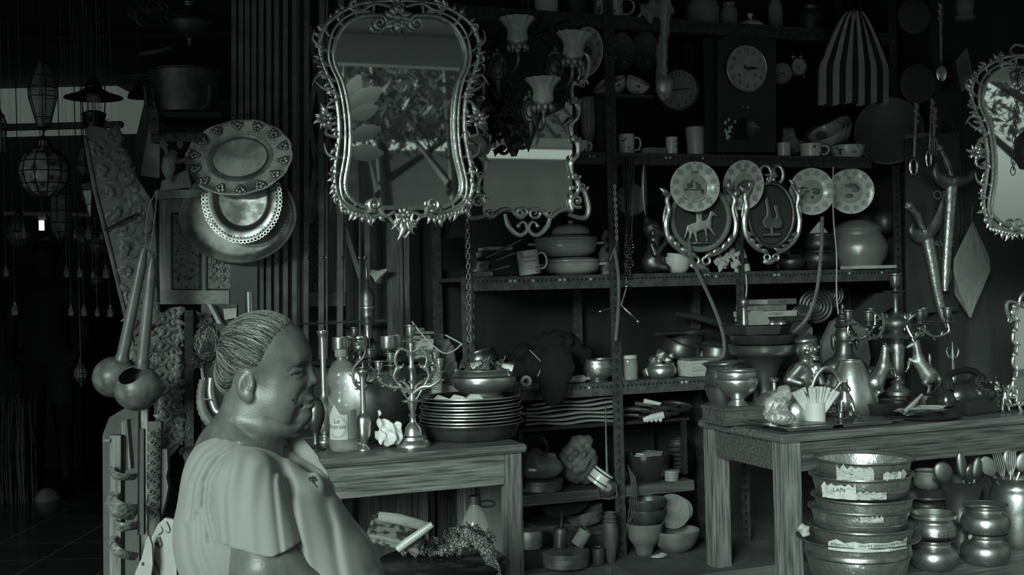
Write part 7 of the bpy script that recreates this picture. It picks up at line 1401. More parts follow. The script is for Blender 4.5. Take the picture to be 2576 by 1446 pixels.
# right of the rear post: pile of books, box, discs
kk = shY(1930, .2) / F
for i, (px, w_, h_, zl, lb, tx, mm) in enumerate(((1950, 170, 118, 0, 'wide dark box at the bottom of the pile behind the smiling statue', None, grey_dk), (1945, 170, 12, 119, 'flat dark tray-like book in the pile behind the smiling statue', None, iron), (1925, 130, 14, 132, 'pale spined book in the pile behind the smiling statue', 'MUZIEKALE', paper), (1915, 90, 14, 147, 'grey book near the top of the pile behind the smiling statue', None, paper_dk), (1940, 90, 14, 162, 'slim top book of the pile behind the smiling statue', 'ATLAS', grey_m))):
    book(lb, px, ZD + zl * kk, w_, h_, .16, .22, .03 * i, mm, tx, 'books piled on the low shelf right')
for i, (px, r, py) in enumerate(((2052, 40, 770), (2090, 30, 742), (2016, 24, 792))):
    T = Tr(px, py, shY(px, .2)); k = T.k; mb = MB(); mb.at((0, 0, 0), (pi / 2, 0, 0));
    for j in range(4): mb.ring((0, 0, 0), r * k * (1 - j * .22), r * .12 * k, 24, 8, (pi / 2, 0, 0))
    mb.lathe([(0, 0), (r * k, 0), (r * k, -.01), (0, -.014)], 40, lambda a, j, z: 1 + .04 * sin(20 * a)); single(mb, 'hanging_ammonite', ['ribbed spiral disc hanging behind the smiling statue, largest', 'ribbed spiral disc behind, upper right one', 'ribbed spiral disc behind, smallest left one'][i], 'disc', iron, T.o)
T = Tr(2170, 780, shY(2170, .18)); mb = MB(); slab(mb, T, [(2120, 860), (2140, 790), (2200, 740), (2252, 730), (2252, 770), (2200, 800), (2180, 870)], .05); single(mb, 'canvas_sheet', 'dim crumpled canvas behind the bronze head', 'canvas', grey_dk, T.o)
T = Tr(2110, 960, shY(2110, .08)); mb = MB(); slab(mb, T, [(2066, 958), (2070, 860), (2092, 810), (2130, 790), (2180, 830), (2190, 900), (2180, 950)], .05); single(mb, 'canvas_bag', 'pale canvas bag standing behind the bronze head', 'bag', mat('canvas', .16, .85, 0, col2=.11, ns=14, bump=.6, bs=20), T.o)
# things hung from shelf C
T = Tr(1570, 770, shY(1570, -.03), False); mb = MB(); tb(mb, T, [(1576, 722), (1562, 768), (1604, 806)], 2.4, 8, 0, 1); tb(mb, T, [(1562, 768), (1512, 782)], 2.4, 8, 0, 1)
for a, b in ((1576, 720), (1604, 808), (1510, 783)): mb.ell(T(a, b), 6 * T.k, 10)
tb(mb, T, [(1576, 722), (1576, 698)], 1, 5, 0, 1); single(mb, 'hanging_cross_wrench', 'three-armed wheel wrench hanging under the dish shelf', 'wrench', chrome, T.o)
for nm, lb, pts, w_, mm, off in (('hanging_stick', 'long thin bent stick hanging from the oval frame down to the pots', [(1732, 600), (1740, 650), (1762, 700), (1790, 760), (1816, 830), (1822, 880), (1812, 900), (1780, 905)], 5, ham_wood, -.09), ('hanging_stick', 'long thin stick slanting down from the third calendar plate', [(2068, 545), (2066, 620), (2060, 690), (2052, 740), (2030, 800), (1994, 838)], 5, ham_wood, -.08), ('hanging_string', 'white string hanging between the last two calendar plates', [(2096, 420), (2096, 540), (2104, 640), (2104, 740), (2110, 800)], 2, paper, -.1), ('hanging_string', 'white string hanging beside the rear shelf post', [(1876, 690), (1878, 730), (1872, 780), (1872, 840)], 2, paper, -.05)):
    T = Tr(pts[-1][0], pts[-1][1], shY(pts[-1][0], off), False); mb = MB(); tb(mb, T, pts, w_, 6); single(mb, nm, lb, 'stick' if 'stick' in nm else 'string', mm, T.o)
Y = rtY(1866, .62); T = Tr(1866, 862, Y, False); mb = MB(); k = T.k; mb.lathe([(0, 0), (10 * k, 0), (10 * k, 18 * k), (8.5 * k, 22 * k), (8.5 * k, 150 * k), (0, 150 * k)], 16);
# ---- below shelf D: sheets, pans
Y = shY(1430, .08)
e_ = SH; mb = MB(); mb.box(((uat(1300) + uat(1735)) / 2, .2, .735), (uat(1735) - uat(1300), .34, .012)); mb.build('inner_board', iron_dk, e_)
for a in (1310, 1725):
    for b in (.05, .35): MB().box((uat(a), b, .615), (.02, .02, .23)).build('support', iron_dk, e_)
zl = .742
for i in range(6):
    W_ = (.40, .42, .44, .46, .42, .40)[i]; mb = MB(); n = 12; rd = random.Random(i); tp = []
    for j in range(n + 1): x = -W_ / 2 + W_ * j / n; tp.append((x, .004 * sin(j * .9 + i) + .004))
    mb.prism(tp + [(x, z + .008) for x, z in tp[::-1]], -.02, .28); o = single(mb, 'cardboard_sheet', 'pale cardboard sheet in the flat pile under the low shelf, %s' % ('lowest', 'second from the bottom', 'third from the bottom', 'third from the top', 'second from the top', 'topmost')[i], 'cardboard', mat('cardboard', .27, .8, 0, col2=.17, ns=8, stretch=(1, 4, 4)) if 'cardboard' not in MATS else MATS['cardboard'], on(1432 + (i % 3) * 7, shY(1432, .085), zl + i * .0175), (R((i % 2) * .6), R((i - 2) * -.3), TH), 'cardboard sheets in the flat pile')
def pan(label, px, z, r, off, m=iron, rot=(0, 0, 0), hl=60, ang=2.6, name='frying_pan', group='old pans heaped under the low shelf', hm=None, dp=10):
    Y = shY(px, off); k = Y / F; e = thing(name, label, 'pan', on(px, Y, z), rot, group); MB().lathe(shell([(r * .8 * k, 0), (r * .95 * k, dp * .5 * k), (r * k, dp * k)], 2 * k), 40).build('dish', m, e)
    MB().tube([(r * .9 * k * cos(ang), -r * .9 * k * abs(sin(ang)), dp * k), ((r + hl) * k * cos(ang), -(r + hl) * .4 * k * abs(sin(ang)), (dp + 4) * k)], [4 * k, 7 * k], 8, flat=.5).build('handle', hm or m, e); return e
pan('shiny dark pan with pale ridged handle, topmost of the pan heap', 1700, ZD - .135, 44, .06, brass_dk, (R(8), R(6), 0), 40, 3.0, hm=paper)
for i in range(4): pan('dark pan in the heap right of the sheets, %s' % ('lowest', 'second from below', 'third from below', 'under the shiny one')[i], 1650 + (i % 2) * 22, .744 + i * .011, 50 - i * 4, .08, iron, (0, R((-3, 2, -2, 2)[i]), 0), 40, 2.9)
T = Tr(1640, 1050, shY(1640, -.0), False); k = T.k; mb = MB(); mb.tube([(-22 * k, 0, -6 * k), (0, 0, 0), (30 * k, 0, 6 * k)], [6 * k, 9 * k, 9 * k], 8)
for i in range(4): mb.ell((( -12 + i * 11) * k, -.004, -4 * k), (5 * k, 4 * k, 8 * k), 8)
single(mb, 'comb_grip', 'pale grooved wooden grip lying on the pan heap', 'grip', paper, T.o)
# ---- shelf E (z .48)
Yo = lambda px, off=.1: shY(px, off)
T = Tr(1345, 1150, Yo(1345, .10)); k = T.k; e = None; mb = MB()
for i in range(5): mb.ring((0, i * .012, .052 + i * .001), (36 - i % 3 * 2) * k * .9, 3.0 * k, 30, 6)
single(mb, 'hose_coil', 'dark coiled hose standing on the wooden shelf', 'hose', iron, on(1345, Yo(1345, .10), ZE + .118))
def tele(X, Y, Z):
    d = sE(X, Y, Z, (0, 0, 30), (58, 34, 34)); d = smin(d, sE(X, Y, Z, (-10, 0, 50), (26, 28, 30)), 8); d = smin(d, sC(X, Y, Z, (-34, 0, 62), (34, 0, 58), 9), 5)
    return smax(smax(d, 4 - Z, 3), -sE(X, Y, Z, (8, -10, 78), (16, 20, 18)), 4)
o = sdf_obj(tele, (-64, -40, 0), (64, 40, 90), 2.6, 'saddle_form', mat('grey_gloss', .12, .25, 0, col2=.17, ns=10), None, Yo(1356) / F, (0, 0, 0), 1); o.location = on(1358, Yo(1358, .06), ZE + .048); tag(o, 'grey glossy moulded casing lying on the old tin box', 'casing')
e = sv('oval_tin', 'old oval tin box under the grey moulded casing', 'tin', 1362, ZE, [(50, 0), (54, 4), (54, 26), (50, 28)], tin, off=.08, open_=False, sm=False, parts=[('lid', [(54.6, 20), (56, 21), (56, 28), (40, 32), (0, 32)], tin)])
def vasec(X, Y, Z):
    d = sE(X, Y, Z, (0, 0, 58), (52, 30, 54)); d = smin(d, sC(X, Y, Z, (-4, 0, 112), (26, 0, 112), 14), 10); d = smin(d, sE(X, Y, Z, (26, 0, 24), (24, 20, 22)), 10)
    for i in range(7): a = i * .9; d = smin(d, sE(X, Y, Z, (22 * cos(a), -28, 62 + 22 * sin(a)), (9, 7, 9)), 3)
    return smax(d + 1.5 * np.sin(X * .25) * np.cos(Z * .22), 1 - Z, 2)
o = sdf_obj(vasec, (-60, -40, -2), (60, 36, 130), 3, 'carved_stone_jar', rock, None, Yo(1455) / F, (0, 0, 0), 1); o.location = on(1455, Yo(1455, .12), ZE + .001); tag(o, 'carved earthenware jar with flower relief on the wooden shelf', 'jar')
e = sv('enamel_can', 'pale banded enamel can lying tilted on the wooden shelf', 'can', 1500, ZE + .02, [(28, 0), (28, 34), (26, 38), (0, 39)], ceramic, off=.0, rot=(0, R(36), 0), open_=False, sm=False, parts=[('band', [(28.6, 8), (29, 9), (28.6, 11)], ink), ('rim', [(28.6, 30), (30, 32), (28.6, 34)], ink)])
e = thing('iron_lantern', 'old iron lantern with round glass hanging beside the middle post', 'lantern', P(1528, 1225, Yo(1528, -.03))); k = Yo(1528) / F
mb = MB(); mb.at((0, 0, 0), (pi / 2, 0, 0)); mb.lathe([(0, -20 * k), (20 * k, -20 * k), (22 * k, 0), (14 * k, 4 * k), (0, 4 * k)], 28); mb.build('body', iron, e); mb = MB(); mb.at((0, 0, 0), (pi / 2, 0, 0)); mb.lathe([(0, 6 * k), (10 * k, 5 * k), (11 * k, 3 * k), (0, 3 * k)], 20); mb.build('lens', grey_m, e)
MB().tube([tuple(Vector(v) * k) for v in ((-22, 0, 6), (-22, -8, -24), (0, -10, -28), (22, -8, -24), (22, 0, 6))], 2 * k, 6).build('bail', steel, e); MB().lathe([(16 * k, 14 * k), (10 * k, 30 * k), (4 * k, 40 * k), (2 * k, 200 * k), (0, 200 * k)], 16).build('chimney', iron, e)
sv('black_bowl', 'large black glossy bowl on the wooden shelf right bay', 'bowl', 1628, ZE, [(36, 0), (50, 20), (58, 50), (60, 66)], black_gl, off=.10)
kk = Yo(1628) / F
for i in range(4): book('thin grey booklet stacked in the large black bowl, %s' % ('lowest', 'second', 'third', 'topmost')[i], 1625 + i * 3, ZE + (50 + i * 5) * kk, 66, 4, .05, .10, .1 * i, paper_dk, None, 'booklets in the black bowl')
e = sv('plastic_tub', 'small grey lidded plastic tub on the wooden shelf', 'tub', 1690, ZE, [(17, 0), (19, 20)], grey_m, off=.03, sm=False, open_=False, parts=[('lid', [(20, 20), (21, 21), (21, 26), (0, 27)], grey_m)])
mb = MB(); k = Yo(1712) / F
for j in range(8): mb.ring((0, 0, (6 + j * 11) * k), (26 + 8 * sin(j * .5)) * k, 6 * k, 24, 6, (pi / 2, 0, 0))
mb.lathe([(0, 0), (24 * k, 0), (32 * k, 50 * k), (28 * k, 86 * k)], 24); single(mb, 'coiled_basket', 'dark coiled basket behind the grey tub', 'basket', iron_dk, on(1708, Yo(1708, .20), ZE + .001))
T = Tr(1590, 1250, Yo(1590, -.04), False)
for i in range(4): mb = MB(); tb(mb, T, [(1580 + i * 5, 1170 + i * 8), (1588 + i * 4, 1220), (1582 + i * 6, 1290), (1574 + i * 3, 1340 - i * 12)], 1.6, 5); single(mb, 'hanging_wire_end', 'thin dark wire hanging beside the middle post, in a loose bunch', 'wire', iron, T.o, group='wires hanging by the post')
# ---- floor of the rack (z .195)
pan('dark shallow pan propped on other things at the bottom left', 1422, ZF + .20, 60, .10, iron, (R(16), R(-8), 0), 8, 0, 'shallow_pan')
e = sv('oval_tin', 'dented oval tin with lid tilted behind the oil can', 'tin', 1476, ZF + .135, [(44, 0), (46, 4), (46, 26), (44, 30)], tin, off=.12, rot=(R(6), R(-12), 0), open_=False, sm=False, parts=[('lid', [(46.6, 18), (48, 19), (48, 32), (20, 36), (0, 36)], tin)])
mb = MB(); mb.box((0, 0, .066), (.42, .26, .130), b=.003); single(mb, 'wooden_crate', 'dark crate under the pans at the rack bottom', 'crate', wood_dkx, on(1440, shY(1440, .24), ZF + .001), (0, 0, TH))
e = sv('oval_tin', 'largest old oval tin box on the bottom ledge', 'tin', 1424, ZF, [(52, 0), (58, 5), (58, 34), (56, 38)], tin, off=-.08, open_=False, sm=False, parts=[('lid', [(58.6, 28), (60, 29), (60, 40), (30, 46), (0, 46)], tin)])
e = sv('oil_can', 'dark oil can with pointed spout on the bottom ledge', 'oil can', 1410, ZF + 47 * (shY(1410) / F), [(17, 0), (18, 4), (18, 44), (10, 52)], iron, off=-.06, open_=False, rot=(0, R(4), 0), parts=[('spout', [(6, 52), (4, 66), (1.5, 92)], iron_dk)])
e = sv('food_can', 'printed can lying tilted beside the oil can', 'can', 1452, ZF + 48 * (shY(1452) / F), [(17, 0), (17, 44), (16, 45), (0, 45)], paper_dk, off=-.06, open_=False, sm=False, rot=(0, R(32), 0), parts=[('end_rim', [(17, 43), (18, 45), (17, 46)], chrome)])
e = sv('small_can', 'small dark labelled can standing on the bottom ledge', 'can', 1506, ZF, [(15, 0), (15.5, 2), (15.5, 38), (15, 40), (0, 39)], grey_dk, off=-.10, open_=False, sm=False, parts=[('rim', [(15, 39), (16.5, 40), (15, 41)], chrome)])
sv('dark_vase', 'tall dark ringed vase standing against the middle post', 'vase', 1537, ZF, [(10, 0), (16, 30), (20, 70), (19, 90), (16, 100), (19, 104), (14, 109), (18, 114), (13, 119), (16, 125)], wood_dk, off=-.09)
sv('tin_canister', 'round dark tin with lid at the left bottom beside the table leg', 'tin', 1333, ZF + .075, [(32, 0), (34, 4), (34, 40), (32, 44), (0, 45)], tin, off=.0, open_=False, sm=False); mb = MB(); mb.box((0, 0, .036), (.14, .14, .072), b=.002); single(mb, 'black_box', 'black box with small latch under the round tin', 'box', black, on(1340, shY(1340, .02), ZF + .001), (0, 0, TH))
bl = [(26, 0), (38, 14), (46, 34), (48, 44)]
kk = shY(1625) / F
sv('footed_bowl', 'grey stone bowl at the bottom of the bowl stack right of the middle post', 'bowl', 1622, ZF, [(20, 0), (26, 20), (40, 40), (48, 70), (50, 80)], rock, off=-.02);
for i in range(2): sv('dark_bowl', ['dark bowl, middle of the bowl stack on the bottom ledge', 'dark bowl, topmost of the bowl stack on the bottom ledge'][i], 'bowl', 1626, ZF + (70 + i * 26) * kk, bl, iron, off=-.02, group='dark bowls stacked on the bottom ledge')
sv('wide_bowl', 'wide dark bowl with papers behind the right table leg', 'bowl', 1700, ZF, [(26, 0), (48, 18), (60, 44), (62, 56)], rock, off=-.04)
for i in range(3): mb = MB(); mb.at((0, 0, 0), (R(70), R(20 + i * 8), 0)); kk = shY(1695) / F; mb.lathe([(0, 0), ((40 - i * 6) * kk, 2 * kk), ((44 - i * 6) * kk, 8 * kk), ((36 - i * 6) * kk, 6 * kk), (0, 3 * kk)], 32); single(mb, 'cracked_dish', ['cracked pale dish leaning in the wide bowl, outer one', 'cracked pale dish leaning in the wide bowl, middle one', 'cracked pale dish leaning in the wide bowl, inner one'][i], 'dish', rock, on(1690 + i * 10, shY(1690, .0 + .012 * i), ZF + 96 * kk))
mb = MB()
for i in range(3): mb.ell((i * .012, 0, .006 + i * .004), (.03, .018, .005), 10, (0, .2 * i, .6 * i))
single(mb, 'orange_peel', 'pale curled scraps on the bottom ledge before the stone bowl', 'scrap', paper, on(1655, shY(1655, -.12), ZF + .001))
# ================================================================ RIGHT TABLE
def rt(px, off=.2): return rtY(px, off)
def rv(name, label, cat, px, off, pr, m=None, z=TZ, **kw): return vessel(name, label, cat, px, rt(px, off), z + .0005, pr, m, **kw)
# chest with two stacks of bowls
Yc = rt(1872, .40); k = Yc / F; e = thing('wooden_chest', 'small dark wooden chest carrying brass bowls on the right table', 'chest', on(1872, Yc, TZ + .0005), (0, 0, TH)); MB().box((0, 0, 20 * k), (175 * k, .17, 36 * k), b=.002).build('body', wood_dkx, e); MB().box((0, 0, 42 * k), (182 * k, .18, 8 * k), b=.002).build('lid', wood_dkx, e); MB().box((-30 * k, -.086, 30 * k), (14 * k, .004, 12 * k)).build('latch', brass, e)
zc = TZ + 47 * k; fb = [(26, 0), (22, 6), (16, 14), (26, 24), (44, 38), (52, 58), (52, 66), (56, 70)]
vessel('footed_bowl', 'footed brass bowl on the chest, lower one of the front pair', 'bowl', 1857, Yc - .03, zc, fb, brass_lt, t=2, group='footed brass bowls on the chest'); vessel('footed_bowl', 'footed brass bowl nested in the front one on the chest, its rim on top', 'bowl', 1855, Yc - .03, zc + 22 * k, fb[3:] and [(20, 14), (26, 24), (44, 38), (50, 54), (50, 62), (54, 66)], brass_lt, t=2, group='footed brass bowls on the chest')
Yb = rt(1806, .55); kb = Yb / F
e = thing('low_stand', 'dark low stand behind the chest carrying two brass pots', 'stand', on(1812, Yb, TZ + .0005)); MB().lathe([(0, 0), (44 * kb, 0), (44 * kb, 36 * kb), (0, 36 * kb)], 32).build('stand', wood_dk, e)
vessel('flared_pot', 'brass flared pot under another one, left of the footed bowls', 'pot', 1815, Yb, TZ + 37 * kb, [(26, 0), (34, 20), (42, 44), (44, 48)], brass, t=2); vessel('flared_pot', 'brass pot with broad rim, upper one at the left of the footed bowls', 'pot', 1824, Yb, TZ + 78 * kb, [(34, 0), (44, 16), (46, 40), (42, 50), (44, 60), (52, 66)], brass, t=2, rot=(R(2), R(-4), 0))
# tall pedestal dish with trays
Yp_ = rt(1915, .62); kp = Yp_ / F
vessel('pedestal_dish', 'tall brass pedestal dish with wavy rim behind the domed lid', 'dish', 1925, Yp_, TZ + .001, [(44, 0), (40, 10), (30, 40), (28, 70), (36, 110), (56, 140), (80, 152), (88, 172), (90, 176)], brass, t=2, wob=lambda a, j, z: 1 + (.015 * sin(16 * a) if z > 165 * kp else 0))
vessel('tray_dish', 'deep round brass tray sitting on the pedestal dish', 'tray', 1922, Yp_, TZ + 178 * kp, [(70, 0), (78, 4), (86, 22), (90, 24)], brass, t=2, sm=False);
e = vessel('hexagonal_tray', 'hexagonal dark brass tray, topmost on the pedestal dish', 'tray', 1905, Yp_, TZ + 200 * kp, [(66, 0), (80, 4), (88, 26), (94, 28)], brass_dk, t=2, sm=False, n=6)
mb = MB(); r_ = 26 * kp; mb.at((0, 0, 0), (R(78), 0, 0)); mb.lathe([(0, 0), (r_ * 1.1, 0), (r_ * 1.2, 5 * kp), (r_ * .9, 5 * kp), (0, 3 * kp)], 6); single(mb, 'hexagonal_box', 'small pale hexagonal box leaning in the top tray', 'box', grey_m, on(1905, Yp_, TZ + 234 * kp))
for i, (px, lb) in enumerate(((1944, 'small shiny brass ball in the top tray, left one'), (1966, 'small shiny brass ball in the top tray, right one'))): vessel('brass_ball', lb, 'ball', px, Yp_, TZ + 204 * kp, [(4, 0), (10, 8), (13, 20), (10, 30), (3, 34)], brass_lt, open_=False)
vessel('door_knob', 'round brass knob with hook standing at the top tray', 'knob', 1873, Yp_ - .02, TZ + 206 * kp, [(9, 0), (10, 20), (9, 26), (8, 60), (11, 70), (13, 80), (8, 90), (2, 94)], brass, open_=False)
vessel('wide_basin', 'wide dim brass bowl behind the footed bowls', 'bowl', 1815, rt(1815, .78), .75, [(20, 0), (44, 14), (52, 30), (54, 34)], brass_dk, t=2)
Yl = rt(1952, .34); kl = Yl / F
e = vessel('brass_dome', 'engraved brass dome with knob handle behind the film wrapped ornament', 'dish', 1950, Yl, TZ + .0005, [(42, 0), (50, 6), (52, 26), (48, 44), (50, 46), (44, 60), (28, 74), (10, 80)], brass_eng, open_=False, parts=[('knob', [(10, 78), (5, 84), (5, 100), (11, 104), (13, 108), (8, 112), (0, 112)], brass_lt)])
# compartment tray
c0 = onp(1830, 1078, TZ); Tt = thing('compartment_tray', 'flat steel compartment tray lying at the front corner of the right table', 'tray', shop(2.395, VR + .005, TZ + .001), (0, 0, TH)); L_, W_ = .52, .34
mb = MB(); mb.box((L_ / 2, W_ / 2, .018), (L_, W_, .0025), b=.001)
mb.build('rim', mat('tray_steel', .30, .22, .9, col2=.18, ns=14), Tt)
for (x, y, a, b) in ((.13, .09, .20, .13), (.38, .09, .22, .13), (.10, .25, .15, .13), (.26, .25, .13, .13), (.42, .25, .15, .13)):
    mb = MB(); mb.box((x, y, .010), (a, b, .015), b=.005); pr_ = mb.build('compartment', MATS['tray_steel'], Tt)
    mb = MB(); mb.box((x, y, .0205), (a * .9, b * .88, .001)); mb.build('recess', brass_dk, pr_)
for i in range(3): mb = MB(); mb.tube(spline([(0, 0, 0), (.02, .01, .003), (.05, -.006, .003), (.07, .0, 0)], 4), [.005, .004, .003, .006], 6); single(mb, 'tray_tool', ['small dark metal tool lying on the steel tray, nearest', 'small dark metal tool lying on the steel tray, middle', 'small dark metal tool lying on the steel tray, farthest'][i], 'tool', iron, shop(2.66 + i * .07, VR + .07 + i * .02, TZ + .027), (0, 0, TH + i * .7))
Yf = rt(1962, .05); filmbag('lumpy ornament wrapped in clear film standing on the steel tray', 1962, Yf + .05, TZ + .022, [((0, 0, 20), (50, 34, 26)), ((-8, 0, 50), (36, 26, 38)), ((14, 0, 80), (28, 22, 28))], 41, 5, res=2.6)
kf = Yf / F
def orn(X, Y, Z):
    d = sE(X, Y, Z, (0, 0, 18), (40, 24, 18)); d = smin(d, sC(X, Y, Z, (-20, 0, 20), (-6, 0, 56), 12, 9), 6); d = smin(d, sE(X, Y, Z, (10, 0, 52), (18, 14, 18)), 6); return smax(d + 1.5 * np.sin(X * .5) * np.sin(Z * .4), 1 - Z, 1)
o = sdf_obj(orn, (-50, -34, -2), (50, 34, 76), 2.4, 'wrapped_ornament', brass_old, None, kf, (0, 0, 0), 1); o.location = on(1962, Yf + .05, TZ + .024); tag(o, 'knobbly metal ornament inside the clear film on the steel tray', 'ornament')
# brass seal with curved handle
T = Tr(2010, 1038, rt(2010, .12), False); k = T.k; e = thing('pocket_compass', 'round brass case with curved ornate handle beside the cup of paper rolls', 'ornament', on(2018, rt(2018, .18), TZ + .03)); mb = MB(); mb.at((-6 * k, 0, 16 * k), (R(80), 0, 0)); mb.lathe([(0, -6 * k), (25 * k, -6 * k), (27 * k, 0), (20 * k, 4 * k), (0, 5 * k)], 36); mb.build('case', brass_lt, e)
mb = MB(); q = spline([(-8 * k, -.01, 66 * k), (14 * k, -.01, 58 * k), (26 * k, -.01, 36 * k), (24 * k, -.01, 10 * k), (14 * k, -.01, -10 * k)], 6); mb.tube(q, [5 * k, 3.5 * k, 4.5 * k, 3.5 * k, 5 * k], 8); mb.ell(q[0], 6 * k); mb.ell(q[-1], 6 * k); mb.build('handle', brass, e)
# cup with rolled papers
Yq = rt(2052, .15); k = Yq / F; e = thing('paper_cup', 'plain white cup holding rolled papers on the right table', 'cup', on(2052, Yq, TZ + .0005)); MB().lathe(shell([(23 * k, 0), (25 * k, 2 * k), (26 * k, 60 * k)], 2 * k), 32).build('cup', mat('cup_white', .46, .5), e)
r0 = None; rd = random.Random(5)
for i in range(12):
    a = (i - 5.5) * .10; rot = (R(rd.uniform(-8, 12)), a * 1.1, 0); loc = on(2052 + (i - 5.5) * 2.6, Yq + rd.uniform(-.008, .010), TZ + 26 * k)
    lb = 'pale rolled paper tube fanning out of the white cup'
    if r0 is None: mb = MB(); mb.tube([(0, 0, 0), (0, 0, 74 * k)], 5.6 * k, 10); mb.tube([(0, 0, 73.8 * k), (0, 0, 74.4 * k)], 3.4 * k, 8); r0 = single(mb, 'paper_roll', lb, 'paper roll', [paper], loc, rot, 'rolled papers in the white cup')
    else: dup(r0, loc, rot, lb)
mb = MB(); mb.tube([(0, 0, 0), (30 * k, 0, 40 * k), (44 * k, 0, 58 * k)], [3 * k, 4 * k, 7 * k], 8); single(mb, 'dark_pipe', 'dark pipe stem leaning right out of the white cup', 'pipe', brass_dk, on(2072, Yq, TZ + 50 * k))
# smiling statue
def jester(X, Y, Z):
    d = sE(X, Y, Z, (-10, 0, 30), (44, 34, 44)); d = smin(d, sC(X, Y, Z, (-20, -20, 60), (-50, -26, 30), 15, 13), 6); d = smin(d, sC(X, Y, Z, (-50, -26, 30), (-24, -38, 22), 12, 9), 5); d = smin(d, sC(X, Y, Z, (20, -16, 58), (30, -26, 20), 14, 11), 6)
    d = smin(d, sC(X, Y, Z, (0, 0, 66), (2, 0, 84), 17), 6); d = smin(d, sE(X, Y, Z, (4, 0, 104), (28, 25, 32)), 5); d = smin(d, sE(X, Y, Z, (0, 0, 126), (29, 26, 14), .1), 4); d = smin(d, sC(X, Y, Z, (0, 0, 136), (14, 0, 158), 12, 3), 8)
    d = smin(d, sE(X, Y, Z, (16, -26, 104), (8, 9, 10)), 4); d = smin(d, sE(X, Y, Z, (18, -22, 86), (12, 6, 3.5), -.2), 2.5); d = smin(d, sE(X, Y, Z, (18, -22, 79), (10, 6, 3.5), -.2), 2.5); d = smin(d, sE(X, Y, Z, (-2, -25, 97), (8, 6, 7)), 4)
    for ex in (2, 28): d = smin(d, sE(X, Y, Z, (ex, -23, 110), (7, 5, 4)), 2); d = groove(d, X, Z, [(ex - 7, 110), (ex, 109), (ex + 7, 110)], 1.6, 1.2, Y < 0)
    d = smin(d, sE(X, Y, Z, (-22, -4, 100), (5, 6, 10)), 2); d = groove(d, X, Z, [(-26, 118), (0, 114), (30, 118)], 2, 1.5); d = groove(d, X, Z, [(-4, 88), (-2, 78), (8, 72)], 1.6, 1.6, Y < 0)
    return smax(d, 1 - Z, 2)
Yj = rt(2022, .46); kj = Yj / F * 1.0
e = thing('statue_block', 'dark wooden block under the smiling bronze bust', 'block', on(2026, Yj, TZ + .0005)); MB().box((0, 0, 32 * kj), (90 * kj, 64 * kj, 64 * kj), b=.003).build('block', wood_dk, e)
figure('smiling_statue', 'bronze bust of a grinning figure with curled cap, hands to its chest', 'statue', on(2030, Yj, TZ + 65 * kj), jester, (-72, -52, -2), (52, 40, 164), 2.1, brass, kj)
# small seated deity in an arch
def gan(X, Y, Z):
    d = sE(X, Y, Z, (0, 0, 20), (34, 20, 18)); d = smin(d, sE(X, Y, Z, (0, -4, 46), (22, 17, 20)), 6); d = smin(d, sE(X, Y, Z, (2, -6, 72), (15, 14, 14)), 4); d = smin(d, sC(X, Y, Z, (2, -18, 68), (12, -22, 40), 5, 4), 3); d = smin(d, sC(X, Y, Z, (2, -2, 84), (2, 0, 104), 9, 2), 4)
    for s_ in (-1, 1): d = smin(d, sE(X, Y, Z, (2 + s_ * 17, 0, 72), (9, 3, 11)), 3); d = smin(d, sC(X, Y, Z, (s_ * 18, -4, 54), (s_ * 30, -12, 34), 6, 5), 3); d = smin(d, sC(X, Y, Z, (s_ * 26, -14, 14), (s_ * 4, -20, 10), 9, 7), 4)
    return smax(d + .8 * np.sin(X * .6) * np.sin(Z * .5), 1 - Z, 1)
Yg = rt(2086, .30); kg = Yg / F
e = figure('seated_deity', 'small bronze seated figure with trunk under an arch, right of the white cup', 'statue', on(2084, Yg, TZ + .001), gan, (-42, -30, -2), (42, 26, 110), 1.9, brass, kg, extra=lambda e, k: (lambda mb: (mb.tube(spline([(-34 * k, .02, 20 * k), (-38 * k, .02, 70 * k), (-22 * k, .02, 112 * k), (2 * k, .02, 130 * k), (26 * k, .02, 112 * k), (40 * k, .02, 70 * k), (36 * k, .02, 20 * k)], 6), 6 * k, 8), [mb.ell((40 * k * cos(.2 + i * .28), .02, (74 + 54 * sin(.2 + i * .28)) * k), (5 * k, 4 * k, 7 * k), 8) for i in range(11)], mb.build('arch', brass_old, e)))(MB()))
# big ovoid vase, bronze head behind, small horse
vessel('ovoid_vase', 'smooth egg shaped brass vase in front of the bronze crowned head', 'vase', 2142, rt(2142, .34), TZ + .0005, [(30, 0), (52, 8), (60, 26), (60, 50), (52, 84), (40, 118), (30, 138), (29, 142)], brass_lt, t=2)
def crown(X, Y, Z):
    d = sE(X, Y, Z, (4, 0, 92), (26, 24, 30)); d = smin(d, sC(X, Y, Z, (2, 0, 66), (0, 0, 40), 20, 24), 6); d = smin(d, sE(X, Y, Z, (0, 0, 10), (60, 34, 34)), 14)
    for i in range(5): d = smin(d, sE(X, Y, Z, (0, 0, 120 + i * 12), (22 - i * 4, 22 - i * 4, 8)), 2)
    d = smin(d, sE(X, Y, Z, (20, -18, 90), (7, 7, 9)), 3); d = smin(d, sE(X, Y, Z, (16, -20, 76), (8, 5, 3)), 2); d = smin(d, sE(X, Y, Z, (-26, 0, 78), (6, 8, 22)), 3); d = smin(d, sE(X, Y, Z, (34, 4, 78), (6, 8, 22)), 3)
    d = groove(d, X, Z, [(2, 98), (10, 97), (16, 98)], 1.5, 1.3, Y < 0); return smax(d, 1 - Z, 2)
Yh = rt(2126, .52); kh = Yh / F
e = thing('statue_block', 'dark wooden block under the crowned bronze head', 'block', on(2122, Yh, TZ + .0005)); MB().box((0, 0, 48 * kh), (90 * kh, 56 * kh, 96 * kh), b=.003).build('block', wood_dk, e)
